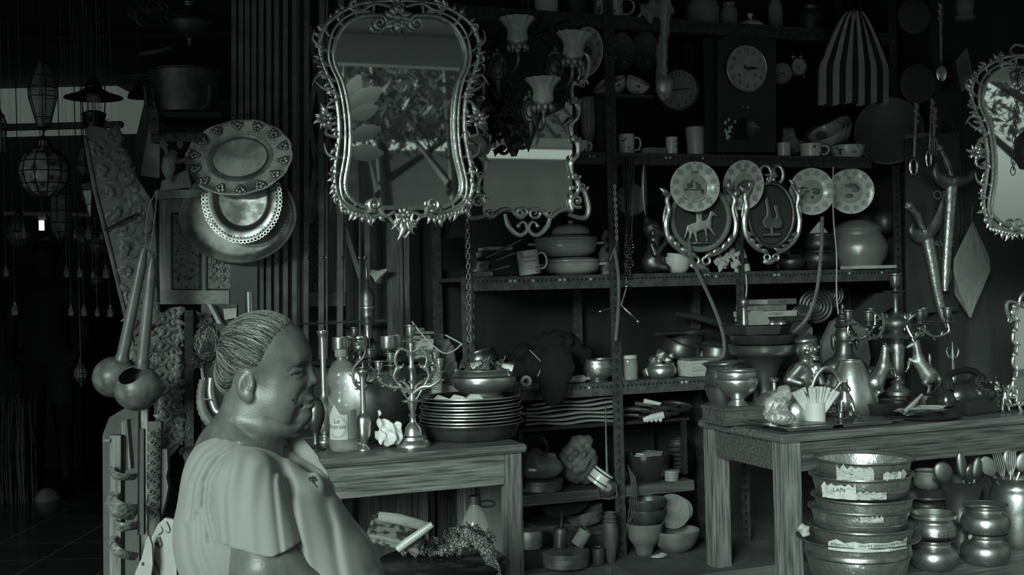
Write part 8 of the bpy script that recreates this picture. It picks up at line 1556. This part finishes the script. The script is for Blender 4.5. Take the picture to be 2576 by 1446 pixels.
figure('crowned_head', 'dark bronze head with tall tiered crown behind the egg shaped vase', 'statue', on(2124, Yh, TZ + 97 * kh), crown, (-66, -38, -2), (66, 38, 186), 2.3, brass_dk, kh)
def horse(X, Y, Z):                        # rearing horse, facing +x, hind hooves at z = 0
    d = sE(X, Y, Z, (0, 0, 52), (24, 18, 25)); d = smin(d, sC(X, Y, Z, (2, 0, 56), (26, 0, 92), 21, 19), 8); d = smin(d, sE(X, Y, Z, (28, 0, 98), (17, 15, 20)), 6)
    d = smin(d, sC(X, Y, Z, (28, 0, 104), (34, 0, 146), 16, 10), 6); d = smin(d, sC(X, Y, Z, (34, 0, 148), (58, 0, 136), 8.5, 5.5), 4); d = smin(d, sE(X, Y, Z, (40, 0, 146), (9, 7, 9)), 3)
    for s_ in (-1, 1):
        d = smin(d, sC(X, Y, Z, (34, s_ * 4, 154), (32, s_ * 6, 164), 3, 1.2), 2); yy = s_ * 9
        d = smin(d, sC(X, Y, Z, (0, yy, 50), (12, yy, 32), 12, 8), 4); d = smin(d, sC(X, Y, Z, (12, yy, 32), (-2 + s_ * 3, yy, 20), 7, 4.5), 3); d = smin(d, sC(X, Y, Z, (-2 + s_ * 3, yy, 20), (2 + s_ * 4, yy, 3), 4.5, 4), 2)
        d = smin(d, sC(X, Y, Z, (34, yy, 90), (54, yy, 96 + s_ * 5), 8, 5), 3); d = smin(d, sC(X, Y, Z, (54, yy, 96 + s_ * 5), (58, yy, 74 + s_ * 4), 4.5, 3), 2); d = smin(d, sC(X, Y, Z, (58, yy, 74 + s_ * 4), (62, yy, 68 + s_ * 4), 4, 4), 2)
    d = smin(d, sC(X, Y, Z, (-18, 0, 60), (-30, 0, 40), 6, 6), 4); d = smin(d, sC(X, Y, Z, (-30, 0, 40), (-32, 0, 6), 6, 3), 4)
    mane = sC(X, Y, Z, (24, 0, 108), (28, 0, 152), 8, 5) + 1.6 * np.sin(Z * .8); return smin(d, mane, 2)
Y1 = rt(2222, .30); k1 = Y1 / F
vessel('carved_bowl', 'dark carved wooden bowl carrying a rearing horse', 'bowl', 2210, Y1, TZ + .0005, [(40, 0), (60, 10), (72, 26), (76, 36)], iron_dk, t=2, wob=lambda a, j, z: 1 + .02 * sin(22 * a))
mb = MB(); mb.lathe([(0, 30 * k1), (66 * k1, 30 * k1), (66 * k1, 33 * k1), (0, 33 * k1)], 32); single(mb, 'flat_disc', 'flat dark disc in the carved bowl', 'lid', iron_dk, on(2210, Y1, TZ + .0005))
figure('rearing_horse', 'bronze rearing horse seen from behind, left of the large candelabrum', 'statue', on(2204, Y1, TZ + 34 * k1), horse, (-42, -26, -4), (70, 26, 170), 1.9, brass, k1 * .92, (0, 0, R(18)))
Y2 = rt(2330, .34); k2 = Y2 / F
vessel('small_pedestal', 'dark pedestal under the right rearing horse', 'pedestal', 2330, Y2, TZ + .0005, [(24, 0), (26, 4), (22, 40), (26, 44), (0, 45)], iron_dk, open_=False, sm=False)
figure('rearing_horse', 'bronze rearing horse facing left, right of the large candelabrum', 'statue', on(2338, Y2, TZ + 45 * k2), horse, (-42, -26, -4), (70, 26, 170), 1.9, brass_old, k2 * .86, (0, 0, R(172)))
Y3 = rt(2132, .14); k3 = Y3 / F
def foal(X, Y, Z):
    d = sE(X, Y, Z, (0, 0, 54), (20, 18, 24)); d = smin(d, sC(X, Y, Z, (0, 0, 60), (-2, -4, 88), 14, 9), 6); d = smin(d, sC(X, Y, Z, (-2, -6, 96), (4, -20, 88), 9, 6), 4)
    for s_ in (-1, 1): d = smin(d, sE(X, Y, Z, (s_ * 7 - 2, -2, 106), (3, 3, 7)), 2); d = smin(d, sC(X, Y, Z, (s_ * 12, -10, 58), (s_ * 16, -20, 34), 6, 4), 3); d = smin(d, sC(X, Y, Z, (s_ * 11, 0, 40), (s_ * 14, -4, 4), 9, 5), 5); d = smin(d, sE(X, Y, Z, (s_ * 15, -10, 4), (7, 11, 4)), 3)
    return smin(d, sC(X, Y, Z, (0, 14, 40), (10, 26, 6), 7, 4), 5)
figure('small_bronze_animal', 'small upright bronze animal in front of the egg shaped vase', 'statue', on(2128, Y3, TZ + .001), foal, (-30, -32, -2), (30, 34, 116), 1.9, brass, k3)
# large candelabrum
Yk = rt(2258, .40); b2 = [(48, 0), (48, 4), (40, 14), (34, 22), (22, 28), (22, 34), (32, 42), (32, 50), (22, 58), (14, 64), (18, 72), (12, 80)]
c2 = [(12, 80), (10, 90), (14, 96), (16, 112), (20, 160), (17, 170), (12, 172), (16, 178), (36, 186), (38, 190), (20, 194), (14, 200), (28, 210), (32, 222), (28, 232), (14, 240), (8, 246), (6, 256), (7, 290), (12, 296), (6, 302)]
def arm(x, zt): s_ = 1 if x > 0 else -1; a = abs(x); return [(s_ * 22, 222), (s_ * (a * .42), 244), (s_ * (a * .46), 214), (s_ * (a * .72), 186), (s_ * a, 196), (x, zt)]
candelabrum('tallest brass candelabrum with seven cups behind the rearing horses', 2260, Yk, TZ, c2, [(-84, -50, 218, arm(-84, 216)), (-120, 0, 220, arm(-120, 218)), (-48, 50, 222, arm(-48, 220)), (44, -50, 218, arm(44, 216)), (84, 40, 220, arm(84, 218)), (130, 0, 220, arm(130, 218))], brass, 300, 1.12, base=b2)
# telephone
Yt = rt(2434, .20); k = Yt / F; e = thing('rotary_telephone', 'black rotary dial telephone on the right table', 'telephone', on(2436, Yt, TZ + .0005), (0, 0, TH + R(12)))
mb = MB(); mb.box((6 * k, 6 * k, 20 * k), (168 * k, 130 * k, 36 * k), b=5 * k);
mb.build('base', black_gl, e)
def tb_(X, Y, Z): d = sE(X, Y, Z, (0, 20, 40), (74, 62, 60)); return smax(smax(d, (Z - 78), 8), 34 - Z, 2)
sdf_obj(tb_, (-80, -46, 30), (80, 84, 90), 3, 'body', black_gl, e, k, (0, 0, 0), 1)
ax = Vector((16 * k, -30 * k, 62 * k)); mb = MB(); mb.at(tuple(ax), (R(48), 0, 0)); mb.lathe([(0, 10 * k), (20 * k, 10 * k), (34 * k, 8 * k), (38 * k, 0), (38 * k, -8 * k)], 40); mb.build('dial', black_gl, e)
mb = MB(); mb.at(tuple(ax), (R(48), 0, 0))
for i in range(10): a = .6 + i * .5; mb.ring((0, 0, 0), .0001, .0001, 4, 3); q = [(25 * k * cos(a) + 4.5 * k * cos(t), 25 * k * sin(a) + 4.5 * k * sin(t), 10.6 * k) for t in [j * pi / 5 for j in range(11)]]; mb.tube(q, .7 * k, 4)
mb.mi = 1
for i in range(10): a = .6 + i * .5; vs_, fs_ = text_mesh(str((i + 1) % 10), 5 * k); mb._a([(v[0] + 15 * k * cos(a), v[1] + 15 * k * sin(a), 11 * k) for v in vs_], fs_)
mb.build('finger_wheel', [chrome, ceramic], e)
mb = MB(); q = spline([(-84 * k, -6 * k, 60 * k), (-70 * k, 6 * k, 92 * k), (-20 * k, 16 * k, 104 * k), (30 * k, 18 * k, 104 * k), (64 * k, 16 * k, 92 * k), (76 * k, 10 * k, 66 * k)], 6); mb.tube(q, [14 * k, 9 * k, 8 * k, 8 * k, 9 * k, 14 * k], 12)
for s_, x in ((-1, -86), (1, 78)): mb.at((x * k, 0, 46 * k)); mb.lathe([(0, -24 * k), (22 * k, -22 * k), (25 * k, -12 * k), (18 * k, 8 * k), (8 * k, 20 * k), (0, 22 * k)], 24); mb.M = Matrix.Identity(4)
mb.build('handset', black_gl, e)
mb = MB()
for i in (-12, 12): mb.ell((50 * k + i * k, -60 * k, 18 * k), 2.2 * k, 8)
mb.build('screw', chrome, e)
# plate of papers, ridged comb
Yn = rt(2322, .13); k = Yn / F; vessel('dark_plate', 'dark flat plate of papers in front of the telephone', 'plate', 2322, Yn, TZ + .0005, [(60, 0), (80, 4), (92, 9), (94, 10)], iron, t=1.5, sm=False)
rd = random.Random(4)
for i in range(7):
    mb = MB(); a = .45 * (i - 3); c, s_ = cos(a), sin(a); vs = []
    for u in range(6):
        for v in range(5): x, y = (u / 5 - .5) * 120, (v / 4 - .5) * 80; vs.append(((x * c - y * s_) * k * .9, (x * s_ + y * c) * k * .6, (12 + i * 2.5 + 3 * sin(u * 1.5 + i) + 10 * (u / 5 - .5) ** 2 * (i % 3)) * k))
    fs = [(u * 5 + v, u * 5 + v + 1, (u + 1) * 5 + v + 1, (u + 1) * 5 + v) for u in range(5) for v in range(4)]; n_ = len(vs); mb._a(vs, fs); mb._a([(v[0], v[1], v[2] + .0008) for v in vs], fs)
    single(mb, 'folded_paper', 'crumpled printed paper on the dark plate before the telephone, sheet %s' % ('at the bottom', 'second from below', 'third from below', 'in the middle', 'third from the top', 'second from the top', 'on the top')[i], 'paper', mat('newsprint', .36, .85, 0, col2=.12, ns=130, stretch=(.4, 1, 3), lo=.56, hi=.62) if 'newsprint' not in MATS else MATS['newsprint'], on(2310 + i * 3, Yn, TZ), group='papers on the dark plate')
T = Tr(2295, 1020, Yn - .02, False); k = T.k; mb = MB(); mb.tube([(-20 * k, 0, -14 * k), (0, 0, 4 * k), (26 * k, 0, 28 * k)], [6 * k, 6 * k, 4 * k], 8)
for i in range(6): mb.ell(((-20 + i * 6) * k, -.006, (-16 + i * 5) * k), (3 * k, 5 * k, 8 * k), 8, (0, .6, 0))
single(mb, 'massage_comb', 'small ribbed wooden comb standing on the papers', 'comb', ham_wood, T.o)
for i, (px, h_) in enumerate(((2400, 84), (2342, 70))):
    Yx = rt(px, .52); k = Yx / F; e = thing('trident_ornament', ['small trident shaped brass ornament behind the telephone', 'small pointed brass ornament behind the right horse'][i], 'ornament', on(px, Yx, TZ + .0005), group='slim brass ornaments behind the telephone'); MB().lathe([(0, 0), (16 * k, 0), (12 * k, 30 * k), (10 * k, 60 * k), (0, 62 * k)], 20).build('stand', iron_dk, e)
    mb = MB(); mb.lathe([(a * k, b * k) for a, b in [(10, 60), (8, 70), (4, 84), (6, 96), (4, 110), (5, 120), (2, 60 + h_)]], 12)
    if i == 0:
        for s_ in (-1, 1): mb.tube(spline([(0, 0, 116 * k), (s_ * 10 * k, 0, 118 * k), (s_ * 15 * k, 0, 132 * k), (s_ * 12 * k, 0, 142 * k)], 4), [3 * k, 2.5 * k, 1 * k], 6)
        mb.tube([(0, 0, 116 * k), (0, 0, 156 * k)], [3 * k, 1 * k], 6)
    mb.build('ornament', brass_old, e)
for i, (px, off, s_, lb) in enumerate(((2530, .12, .62, 'small dark bronze figurine beside the telephone base'), (2506, .44, .7, 'cluster-like bronze figurine behind the telephone'), (2562, .24, .8, 'small bronze figurine at the right edge of the table'))):
    Yx = rt(px, off); figure('bronze_figurine', lb, 'figurine', on(px, Yx, TZ + .001), gan if i % 2 else foal, (-42, -32, -2), (42, 34, 116), 3, brass_dk if i else brass, Yx / F * s_, group=None)
# ================================================================ DARK PANEL WITH KRISES AT THE RIGHT
VP = V0 - .10
def pY(px, off=0.0): return (VP / CT + off) / (1 - 0.000128 * (px - 1288))
e = thing('dark_cupboard', 'tall dark wooden cupboard side at the right, hung with daggers and spoons', 'cupboard', shop(3.70, VP, 0), (0, 0, TH)); MB().box((.45, .26, 1.47), (.90, .48, 2.55), b=.004).build('body', mat('cupboard_wood', .022, .5, 0, col2=.045, ns=8, stretch=(1, 1, .1)), e)
for a in (.02, .88): MB().box((a, .0, 1.47), (.05, .03, 2.55), b=.004).build('stile', MATS['cupboard_wood'], e)
MB().box((.45, .26, .1), (.9, .48, .2)).build('plinth', wood_dk, e)
T = Tr(2340, 780, pY(2340, -.035)); mb = MB(); slab(mb, T, [(2276, 350), (2412, 330), (2412, 782), (2280, 790)], .012);
k = T.k
put_text(mb, 'HOTEL', 30 * k, tuple(T(2345, 492, -.0008)), flip=True, ry=0); put_text(mb, 'SAVANNA', 22 * k, tuple(T(2350, 614, -.0008)), flip=True)  # flipped lettering drawn on the panel to stand for a reflection
mb.mi = 1; mb.ring(tuple(T(2352, 690, -.0005)), 42 * k, .8 * k, 30, 4); single(mb, 'hanging_dark_panel', 'dark panel with a reflection of lettering painted on, behind the daggers', 'lettered_panel', [mat('panel_dark', .03, .4, 0, col2=.04, ns=6), grey_m], T.o)
def kris(label, hilt, wing, sheath, off):
    T = Tr(sheath[0][0], sheath[0][1], pY(sheath[0][0], off)); e = thing('hanging_dagger', label, 'dagger', T.o, group='sheathed daggers hung on the dark cupboard')
    mb = MB(); tb(mb, T, hilt, [7, 9, 10, 9, 9], 10); mb.ell(T(*hilt[0]), 11 * T.k, 10)
    for i in range(5): mb.ell(T(hilt[0][0] + 8 * cos(i * 1.3), hilt[0][1] + 8 * sin(i * 1.3), -.005), 4 * T.k, 8)
    mb.build('hilt', brass_old, e); mb = MB(); tb(mb, T, wing, [2, 10, 17, 20, 15, 3], 12, 0, 5, .5); mb.build('crosspiece', brass_old, e)
    mb = MB(); tb(mb, T, sheath, [16, 14, 12, 11, 7], 12, 0, 4, .6); mb.build('sheath', brass_eng, e); mb = MB(); tb(mb, T, [hilt[-1], (hilt[-1][0] + 2, hilt[-1][1] + 10)], 12, 12); mb.build('collar', brass_lt, e); return e
kris('large silver sheathed dagger hung upright, upper one on the dark cupboard', [(2364, 372), (2378, 400), (2388, 425), (2394, 450)], [(2356, 410), (2354, 432), (2368, 452), (2400, 460), (2440, 446), (2474, 404)], [(2394, 468), (2390, 540), (2384, 620), (2380, 690), (2378, 732)], -.085)
kris('silver sheathed dagger hung slanting, lower left one on the dark cupboard', [(2286, 518), (2300, 530), (2312, 552), (2322, 578)], [(2296, 562), (2294, 580), (2310, 592), (2335, 588), (2360, 550), (2374, 494)], [(2334, 600), (2346, 660), (2358, 730), (2372, 790), (2382, 818)], -.11)
T = Tr(2445, 800, pY(2445, -.08)); e = thing('film_kite', 'diamond shaped packet of clear film over a pale sheet, hung on the dark cupboard', 'packet', T.o)
mb = MB(); slab(mb, T, [(2446, 562), (2492, 682), (2440, 798), (2402, 740), (2400, 652)], .010, .004); mb.build('sheet', mat('kite_sheet', .10, .4, 0, col2=.17, ns=14), e)
mb = MB(); rd = random.Random(3); cols = []
for i in range(7):
    for j in range(9):
        t = j / 8; y = 560 + 238 * t; hw = 46 * min(t / .45, (1 - t) / .55) + 3 if 0 < t < 1 else 2; mb.v.append(tuple(T(2444 + (i / 6 - .5) * 2 * hw * 1.05 - 6 * t, y, -.006 - rd.uniform(0, .012))))
mb.f = [(i * 9 + j, i * 9 + j + 1, (i + 1) * 9 + j + 1, (i + 1) * 9 + j) for i in range(6) for j in range(8)]; mb.m = [0] * 48; mb.build('film', plastic, e, ang=15)
mb = MB(); tb(mb, T, [(2446, 564), (2444, 540), (2446, 520)], 1.5, 5); mb.build('hook', brass, e)
for i, (px, py, r) in enumerate(((2297, 42, 40), (2306, 212, 44))):
    T = Tr(px, py, pY(px, -.03)); k = T.k; mb = MB(); mb.at((0, 0, 0), (pi / 2, 0, 0)); mb.M = mb.M @ Matrix.Diagonal((1, 1.12, 1, 1)); mb.lathe([(0, 0), (r * k, 0), (r * k, .012), (r * .9 * k, .014), (0, .012)], 40); single(mb, 'hanging_disc', ['dark round plate at the top of the dark cupboard', 'dark round plate with spoon beside it, lower of two'][i], 'plate', grey_dk, T.o)
def spoon(label, px, y0, y1, fork=False, off=-.05, r=12, dx=0):
    T = Tr(px, y0, pY(px, off)); k = T.k; e = thing('hanging_' + ('fork' if fork else 'spoon'), label, 'fork' if fork else 'spoon', T.o, group='cutlery hung on the dark cupboard')
    mb = MB(); tb(mb, T, [(px, y0), (px + dx * .4, y0 + (y1 - y0) * .4), (px + dx * .8, y1 - 34)], [5, 4.5, 3], 8, 0, 4, .5)
    for i in range(6): mb.ell(T(px + (4 if i % 2 else -4), y0 + i * 9), (3.5 * k, .003, 5 * k), 6)
    mb.build('handle', brass_old, e); mb = MB()
    if fork:
        for i in range(4): tb(mb, T, [(px + dx + (i - 1.5) * 3, y1 - 34), (px + dx + (i - 1.5) * 5.5, y1 - 22), (px + dx + (i - 1.5) * 5.5, y1 + 12)], [2.2, 1.6, .8], 6, 0, 1)
        mb.build('tines', brass_old, e)
    else: mb.ell(T(px + dx, y1 - 14, 0), (r * k, .005, 24 * k), 16); mb.build('spoon_bowl', chrome, e)
    return e
spoon('ornate spoon hanging left in front of the pinned card', 2306, 260, 432, False, -.055, 13, -8); spoon('ornate spoon hanging right of the pinned card', 2346, 250, 412, False, -.05, 10, -10); spoon('ornate fork hanging over the pinned card edge', 2352, 270, 380, True, -.065, 12, -4); spoon('shiny spoon high on the dark cupboard, right of the round plate', 2366, 10, 196, False, -.05, 15, 2)
T = Tr(2306, 448, pY(2306, -.035)); mb = MB(); slab(mb, T, [(2276, 338), (2338, 333), (2340, 438), (2280, 450)], .003); mb.mi = 1; mb.box(tuple(T(2308, 356, -.001)), (.016, .001, .028)); mb.box(tuple(T(2312, 438, -.001)), (.07, .001, .004)); single(mb, 'pinned_card', 'pale printed card pinned behind the hanging spoons', 'card', [mat('card_face', .15, .7, 0, col2=.12, ns=10), ink], T.o)
T = Tr(2425, 230, pY(2425, -.06)); mb = MB(); slab(mb, T, [(2404, 152), (2432, 120), (2450, 196), (2448, 212), (2420, 232)], .012); mb.mi = 1; slab(mb, T, [(2408, 166), (2434, 150), (2440, 184), (2416, 200)], .001, -.001); single(mb, 'hanging_sachet', 'printed sachet hanging near the right mirror top', 'sachet', [paper_dk, ink2], T.o)
for i, (px, lb) in enumerate(((2404, 'looped dark cord hanging behind the upper dagger, left strand'), (2412, 'looped dark cord hanging behind the upper dagger, right strand'))):
    T = Tr(px, 600, pY(px, -.025)); mb = MB(); tb(mb, T, [(px - 8, 300), (px - 6, 420), (px - 8, 560), (px, 598), (px + 8, 570), (px + 2, 420), (px, 300)], 2.6, 6); single(mb, 'hanging_cord_loop', lb, 'cord', steel_dk, T.o)
chain('hanging_chain', 'long link chain hanging in front of the right edge mirror', 2562, 170, 440, 4.3, 6, 13, steel_dk, 2548)
T = Tr(2560, 380, 4.28, False); k = T.k; mb = MB(); mb.lathe([(0, -50 * k), (30 * k, -44 * k), (44 * k, -10 * k), (40 * k, 30 * k), (20 * k, 50 * k), (8 * k, 60 * k), (3 * k, 230 * k), (0, 231 * k)], 28); single(mb, 'hanging_oil_lamp', 'black hanging lamp body cut by the right picture edge', 'lamp', iron_dk, T.o + Vector((.05, 0, 0)))
T = Tr(2430, 40, pY(2430, -.06)); k = T.k; e = vessel('hanging_glass_lantern', 'dim glass lantern at the top of the dark cupboard', 'lantern', 2428, pY(2428, -.12), P(2428, 66, pY(2428)).z, [(22, 0), (26, 6), (20, 12), (22, 40), (16, 56), (10, 70)], glass_m, open_=False, parts=[('cap', [(16, 58), (20, 62), (8, 74), (3, 90), (0, 200)], iron)])
# ================================================================ IN FRONT OF THE RIGHT TABLE
zb = .30
e = thing('low_platform', 'low rough wooden platform carrying the basins and brass pots', 'platform', shop(2.62, VR - .62, 0), (0, 0, TH)); MB().box((.62, .27, zb - .02), (1.24, .56, .04), b=.006).build('top', wood_x, e)
for a in (.05, 1.19):
    for b in (.04, .5): MB().box((a, b, (zb - .04) / 2), (.06, .06, zb - .04)).build('leg', wood_z, e)
def fl(px, off): return (3.84 - off) / (1 - 0.000128 * (px - 1288))
Yb = fl(2165, .33); k = Yb / F; px = 2165
big = [(70, 0), (96, 6), (116, 30), (126, 70), (130, 108), (132, 112), (150, 118), (152, 121)]
vessel('engraved_basin', 'largest engraved brass basin with broad rim, at the bottom of the basin stack', 'basin', 2160, Yb, zb + .001, big, brass_eng, t=3, sm=False, group='engraved basins stacked before the right table', parts=[('band', [(127, 76), (131, 80), (131, 88), (128, 92)], brass)], n=56)
bs = [(96, 0), (104, 3), (112, 10), (118, 34), (122, 50), (128, 54), (130, 57)]
zz = zb + .001 + 92 * k; b0 = None
for i, (dz, dx, sc, ti) in enumerate(((0, 6, 1.0, 0), (46, -2, .97, 1.2), (76, 8, .98, -.8), (128, 4, .99, .6), (170, 6, .96, -.6))):
    lb = 'engraved brass basin in the stack before the right table, %s' % ('second from the bottom', 'third from the bottom', 'third from the top', 'second from the top', 'topmost')[i]
    loc = on(px + dx, Yb, zz + dz * k)
    if b0 is None: b0 = vessel('engraved_basin', lb, 'basin', px + dx, Yb, zz, bs, brass_eng, t=2.5, sm=False, group='engraved basins stacked before the right table', parts=[('rim', [(126, 54), (131, 56), (131, 60), (126, 59)], brass), ('band', [(114, 20), (116.5, 22), (115, 25)], brass)], n=56)
    else: dup(b0, loc, (R(ti * .5), R(ti), i), lb, sc)
news = MATS['newsprint']
def scrap(label, px, z, w_, h_, seed, rotz=0, txt=None, Yo_=0, bend=.0, tilt=0):
    Y = Yb + Yo_; k = Y / F; rd = random.Random(seed); mb = MB(); n = 10; m_ = 5; vs = []
    for i in range(n + 1):
        for j in range(m_ + 1):
            x = (i / n - .5) * w_ * k; zz_ = j / m_ * h_ * k * (1 - .35 * abs(sin(i * 1.7 + seed)) * (j / m_)); R_ = 128 * k; a = x / R_
            vs.append((R_ * sin(a), -R_ * cos(a) + rd.uniform(-.004, .004) + (j / m_) * .012 * (1 if bend else -.3), zz_))
    fs = [(i * (m_ + 1) + j, i * (m_ + 1) + j + 1, (i + 1) * (m_ + 1) + j + 1, (i + 1) * (m_ + 1) + j) for i in range(n) for j in range(m_)]; mb._a(vs, fs); mb._a([(v[0] * .997, v[1] * .997, v[2]) for v in vs], fs)
    if txt:
        for t_, sz, cx, cz in txt: vs_, fs_ = text_mesh(t_, sz * k); mb.mi = 1; mb._a([((R_ * 1.022) * sin((s2 := (-v[0] if tilt else v[0]) + cx * k) / R_), -(R_ * 1.022) * cos(s2 / R_), cz * k + (-v[1] if tilt else v[1])) for v in vs_], fs_)
    o = mb.build('newspaper_scrap', [news if not txt else paper, ink], ang=20); o.location = on(px, Y, z); o.rotation_euler = (0, 0, rotz); return tag(o, label, 'newspaper', 'newspaper scraps between the basins')
top0 = zz + 170 * k
scrap('crumpled newspaper scrap in the topmost basin, left', 2165, zz + 186 * k, 90, 42, 3, R(-22)); scrap('torn newspaper scrap in the topmost basin, right', 2165, zz + 186 * k, 70, 26, 5, R(24))
scrap('newspaper bundle printed IKLAN sticking out left under the top basin', 2160, zz + 140 * k, 90, 44, 8, R(-38), (('IKLAN', 16, -4, 22),)); scrap('newspaper corner sticking out under the top basin, middle', 2165, zz + 140 * k, 80, 24, 9, R(-6))
scrap('small newspaper triangle between the middle basins', 2160, zz + 84 * k, 56, 20, 10, R(-2)); scrap('long newspaper strip with upside-down headline round the lowest basins', 2160, zb + 112 * k, 214, 30, 11, R(-2), (('Dari Denpasar ke Malang via Lombok', 11, -16, 15), ('GAYA MALIGA', 9, 74, 17)), -.03, .0, 1)
crumple('newspaper_wad', 'crumpled newspaper wad at the left end of the lowest basins', 'newspaper', 2022, 0, Yb - .02, [((0, 0, 22), (22, 18, 22)), ((14, 0, 6), (22, 14, 12))], 0, news, 6, 6, 2.6, z=zb + 124 * k)
# pots at the right
def fp(name, label, px, off, pr, m=brass, z=zb, **kw): return vessel(name, label, 'pot', px, fl(px, off), z + .001, pr, m, **kw)
sp = [(34, 0), (52, 10), (60, 30), (56, 48), (44, 60), (42, 68), (54, 76), (56, 78)]
k = fl(2350, .28) / F
fp('round_pot', 'round bellied brass pot under the one with embossed characters', 2350, .28, sp, brass);
e = fp('embossed_pot', 'brass pot with embossed characters band, on top of a round pot', 2350, .28, [(40, 0), (52, 8), (54, 24), (50, 34), (46, 42), (50, 50), (54, 58), (56, 62)], brass, z=zb + 80 * k, parts=[('leafy_rim', [(50, 50), (55, 52), (56, 58), (52, 60)], brass_lt)])
mb = MB()
for t_, a in (('建', -.36), ('財', .08), ('福', .5)): vs_, fs_ = text_mesh(t_, 24 * k); mb._a([((54.6 * k) * sin(v[0] / (54 * k) + a), -(54.6 * k) * cos(v[0] / (54 * k) + a), 20 * k + v[1]) for v in vs_], fs_)
if mb.v: mb.build('embossed_character', brass_lt, e)
fp('round_pot', 'round wide-mouthed brass pot, lower of the pair right of the embossed pot', 2480, .30, sp, brass); k = fl(2480, .3) / F; e = fp('round_pot', 'round wide-mouthed brass pot, upper of the pair right of the embossed pot', 2480, .30, sp, brass, z=zb + 72 * k)
mb = MB(); mb.ell((0, 0, 0), (18 * k, 6 * k, 10 * k), 8);
crumple('paper_wad', 'small crumpled paper wedged between the paired round pots', 'paper', 2448, 0, fl(2448, .30) - .075, [((0, 0, 10), (20, 8, 10)), ((-10, 0, 14), (10, 6, 8))], 0, paper_dk, 5, 5, 2, z=zb + 74 * k)
fl_pot = fp('flared_vase', 'wide flared brass vase full of dark ladles, behind the round pots', 2422, .10, [(40, 0), (36, 10), (34, 60), (40, 80), (38, 110), (46, 150), (62, 176), (68, 182)], brass_dk, t=2)
k = fl(2422, .10) / F
for i, (dx, tilt, h_, lb) in enumerate(((-24, -24, 0, 'dark round ladle bowl standing left in the flared vase'), (6, -6, 12, 'tall narrow dark spoon standing mid in the flared vase'), (24, 12, 4, 'dark spoon leaning right in the flared vase'), (10, 20, -10, 'broad black spoon in front in the flared vase'))):
    e = thing('dark_ladle', lb, 'ladle', on(2422 + dx, fl(2422, .10) + .01 * (i - 2), zb + 150 * k), (0, R(tilt), 0), 'ladles in the flared vase'); MB().ell((0, 0, (58 + h_) * k), ((24 if i in (0, 3) else 13) * k, 7 * k, (28 if i != 1 else 34) * k), 18).build('spoon_bowl', black_gl if i == 3 else brass_dk, e); MB().tube([(0, 0, -50 * k), (0, 0, 32 * k)], 4 * k, 8).build('handle', iron, e)
e = fp('large_urn', 'large dull brass urn at the right edge full of cutlery', 2560, .12, [(50, 0), (60, 20), (66, 80), (64, 130), (56, 150), (60, 166), (72, 176)], brass, t=2)
k = fl(2560, .12) / F
for i, (dx, tilt, fk) in enumerate(((-44, -30, 0), (-28, -14, 1), (-14, 4, 1), (0, 22, 0), (12, -8, 0))):
    e = thing('serving_spoon' if not fk else 'serving_fork', ['large dull spoon leaning furthest left in the big urn', 'long tined fork in the big urn, left one', 'long tined fork in the big urn, right one', 'dark spoon leaning right in the big urn', 'shiny spoon standing in the middle of the big urn'][i], 'fork' if fk else 'spoon', on(2548 + dx * .5, fl(2560, .12) + .015 * (i - 2), zb + 140 * k), (0, R(tilt), 0), 'cutlery in the big urn')
    if fk:
        mb = MB()
        for j in range(5): mb.tube([((j - 2) * 2 * k, 0, 40 * k), ((j - 2) * 5 * k, 0, 60 * k), ((j - 2) * 5 * k, 0, 100 * k)], 1.6 * k, 6)
        mb.build('tines', brass_old, e)
    else: MB().ell((0, 0, 76 * k), (19 * k, 5 * k, 27 * k), 16).build('spoon_bowl', brass_old if i else gourd, e)
    MB().tube([(0, 0, -50 * k), (0, 0, 48 * k)], 3.6 * k, 8).build('handle', brass, e)
Yr = fl(2344, -.02); k = Yr / F
e = vessel('ceramic_jar_stand', 'tall dark jar supporting the wide dark dish', 'jar', 2334, Yr, zb + .001, [(44, 0), (52, 30), (50, 90), (40, 110), (44, 118)], iron, t=2)
vessel('wide_dish', 'wide dark dish holding an old jug, right of the basin stack', 'dish', 2334, Yr, zb + 119 * k, [(40, 0), (56, 12), (66, 34), (70, 38)], brass_dk, t=2.5, parts=[('ring', [(56, 8), (59, 10), (56, 13)], brass)])
e = vessel('old_jug', 'old mottled jug lying in the wide dark dish', 'jug', 2334, Yr, zb + 148 * k, [(26, 0), (34, 12), (32, 30), (26, 40), (28, 46)], rock, t=2, parts=[('ring', [(28, 44), (31, 46), (28, 48)], brass_old)]); loop_handle(e, k, 32 * k, 36 * k, 12 * k, 16 * k, 4 * k, rock)
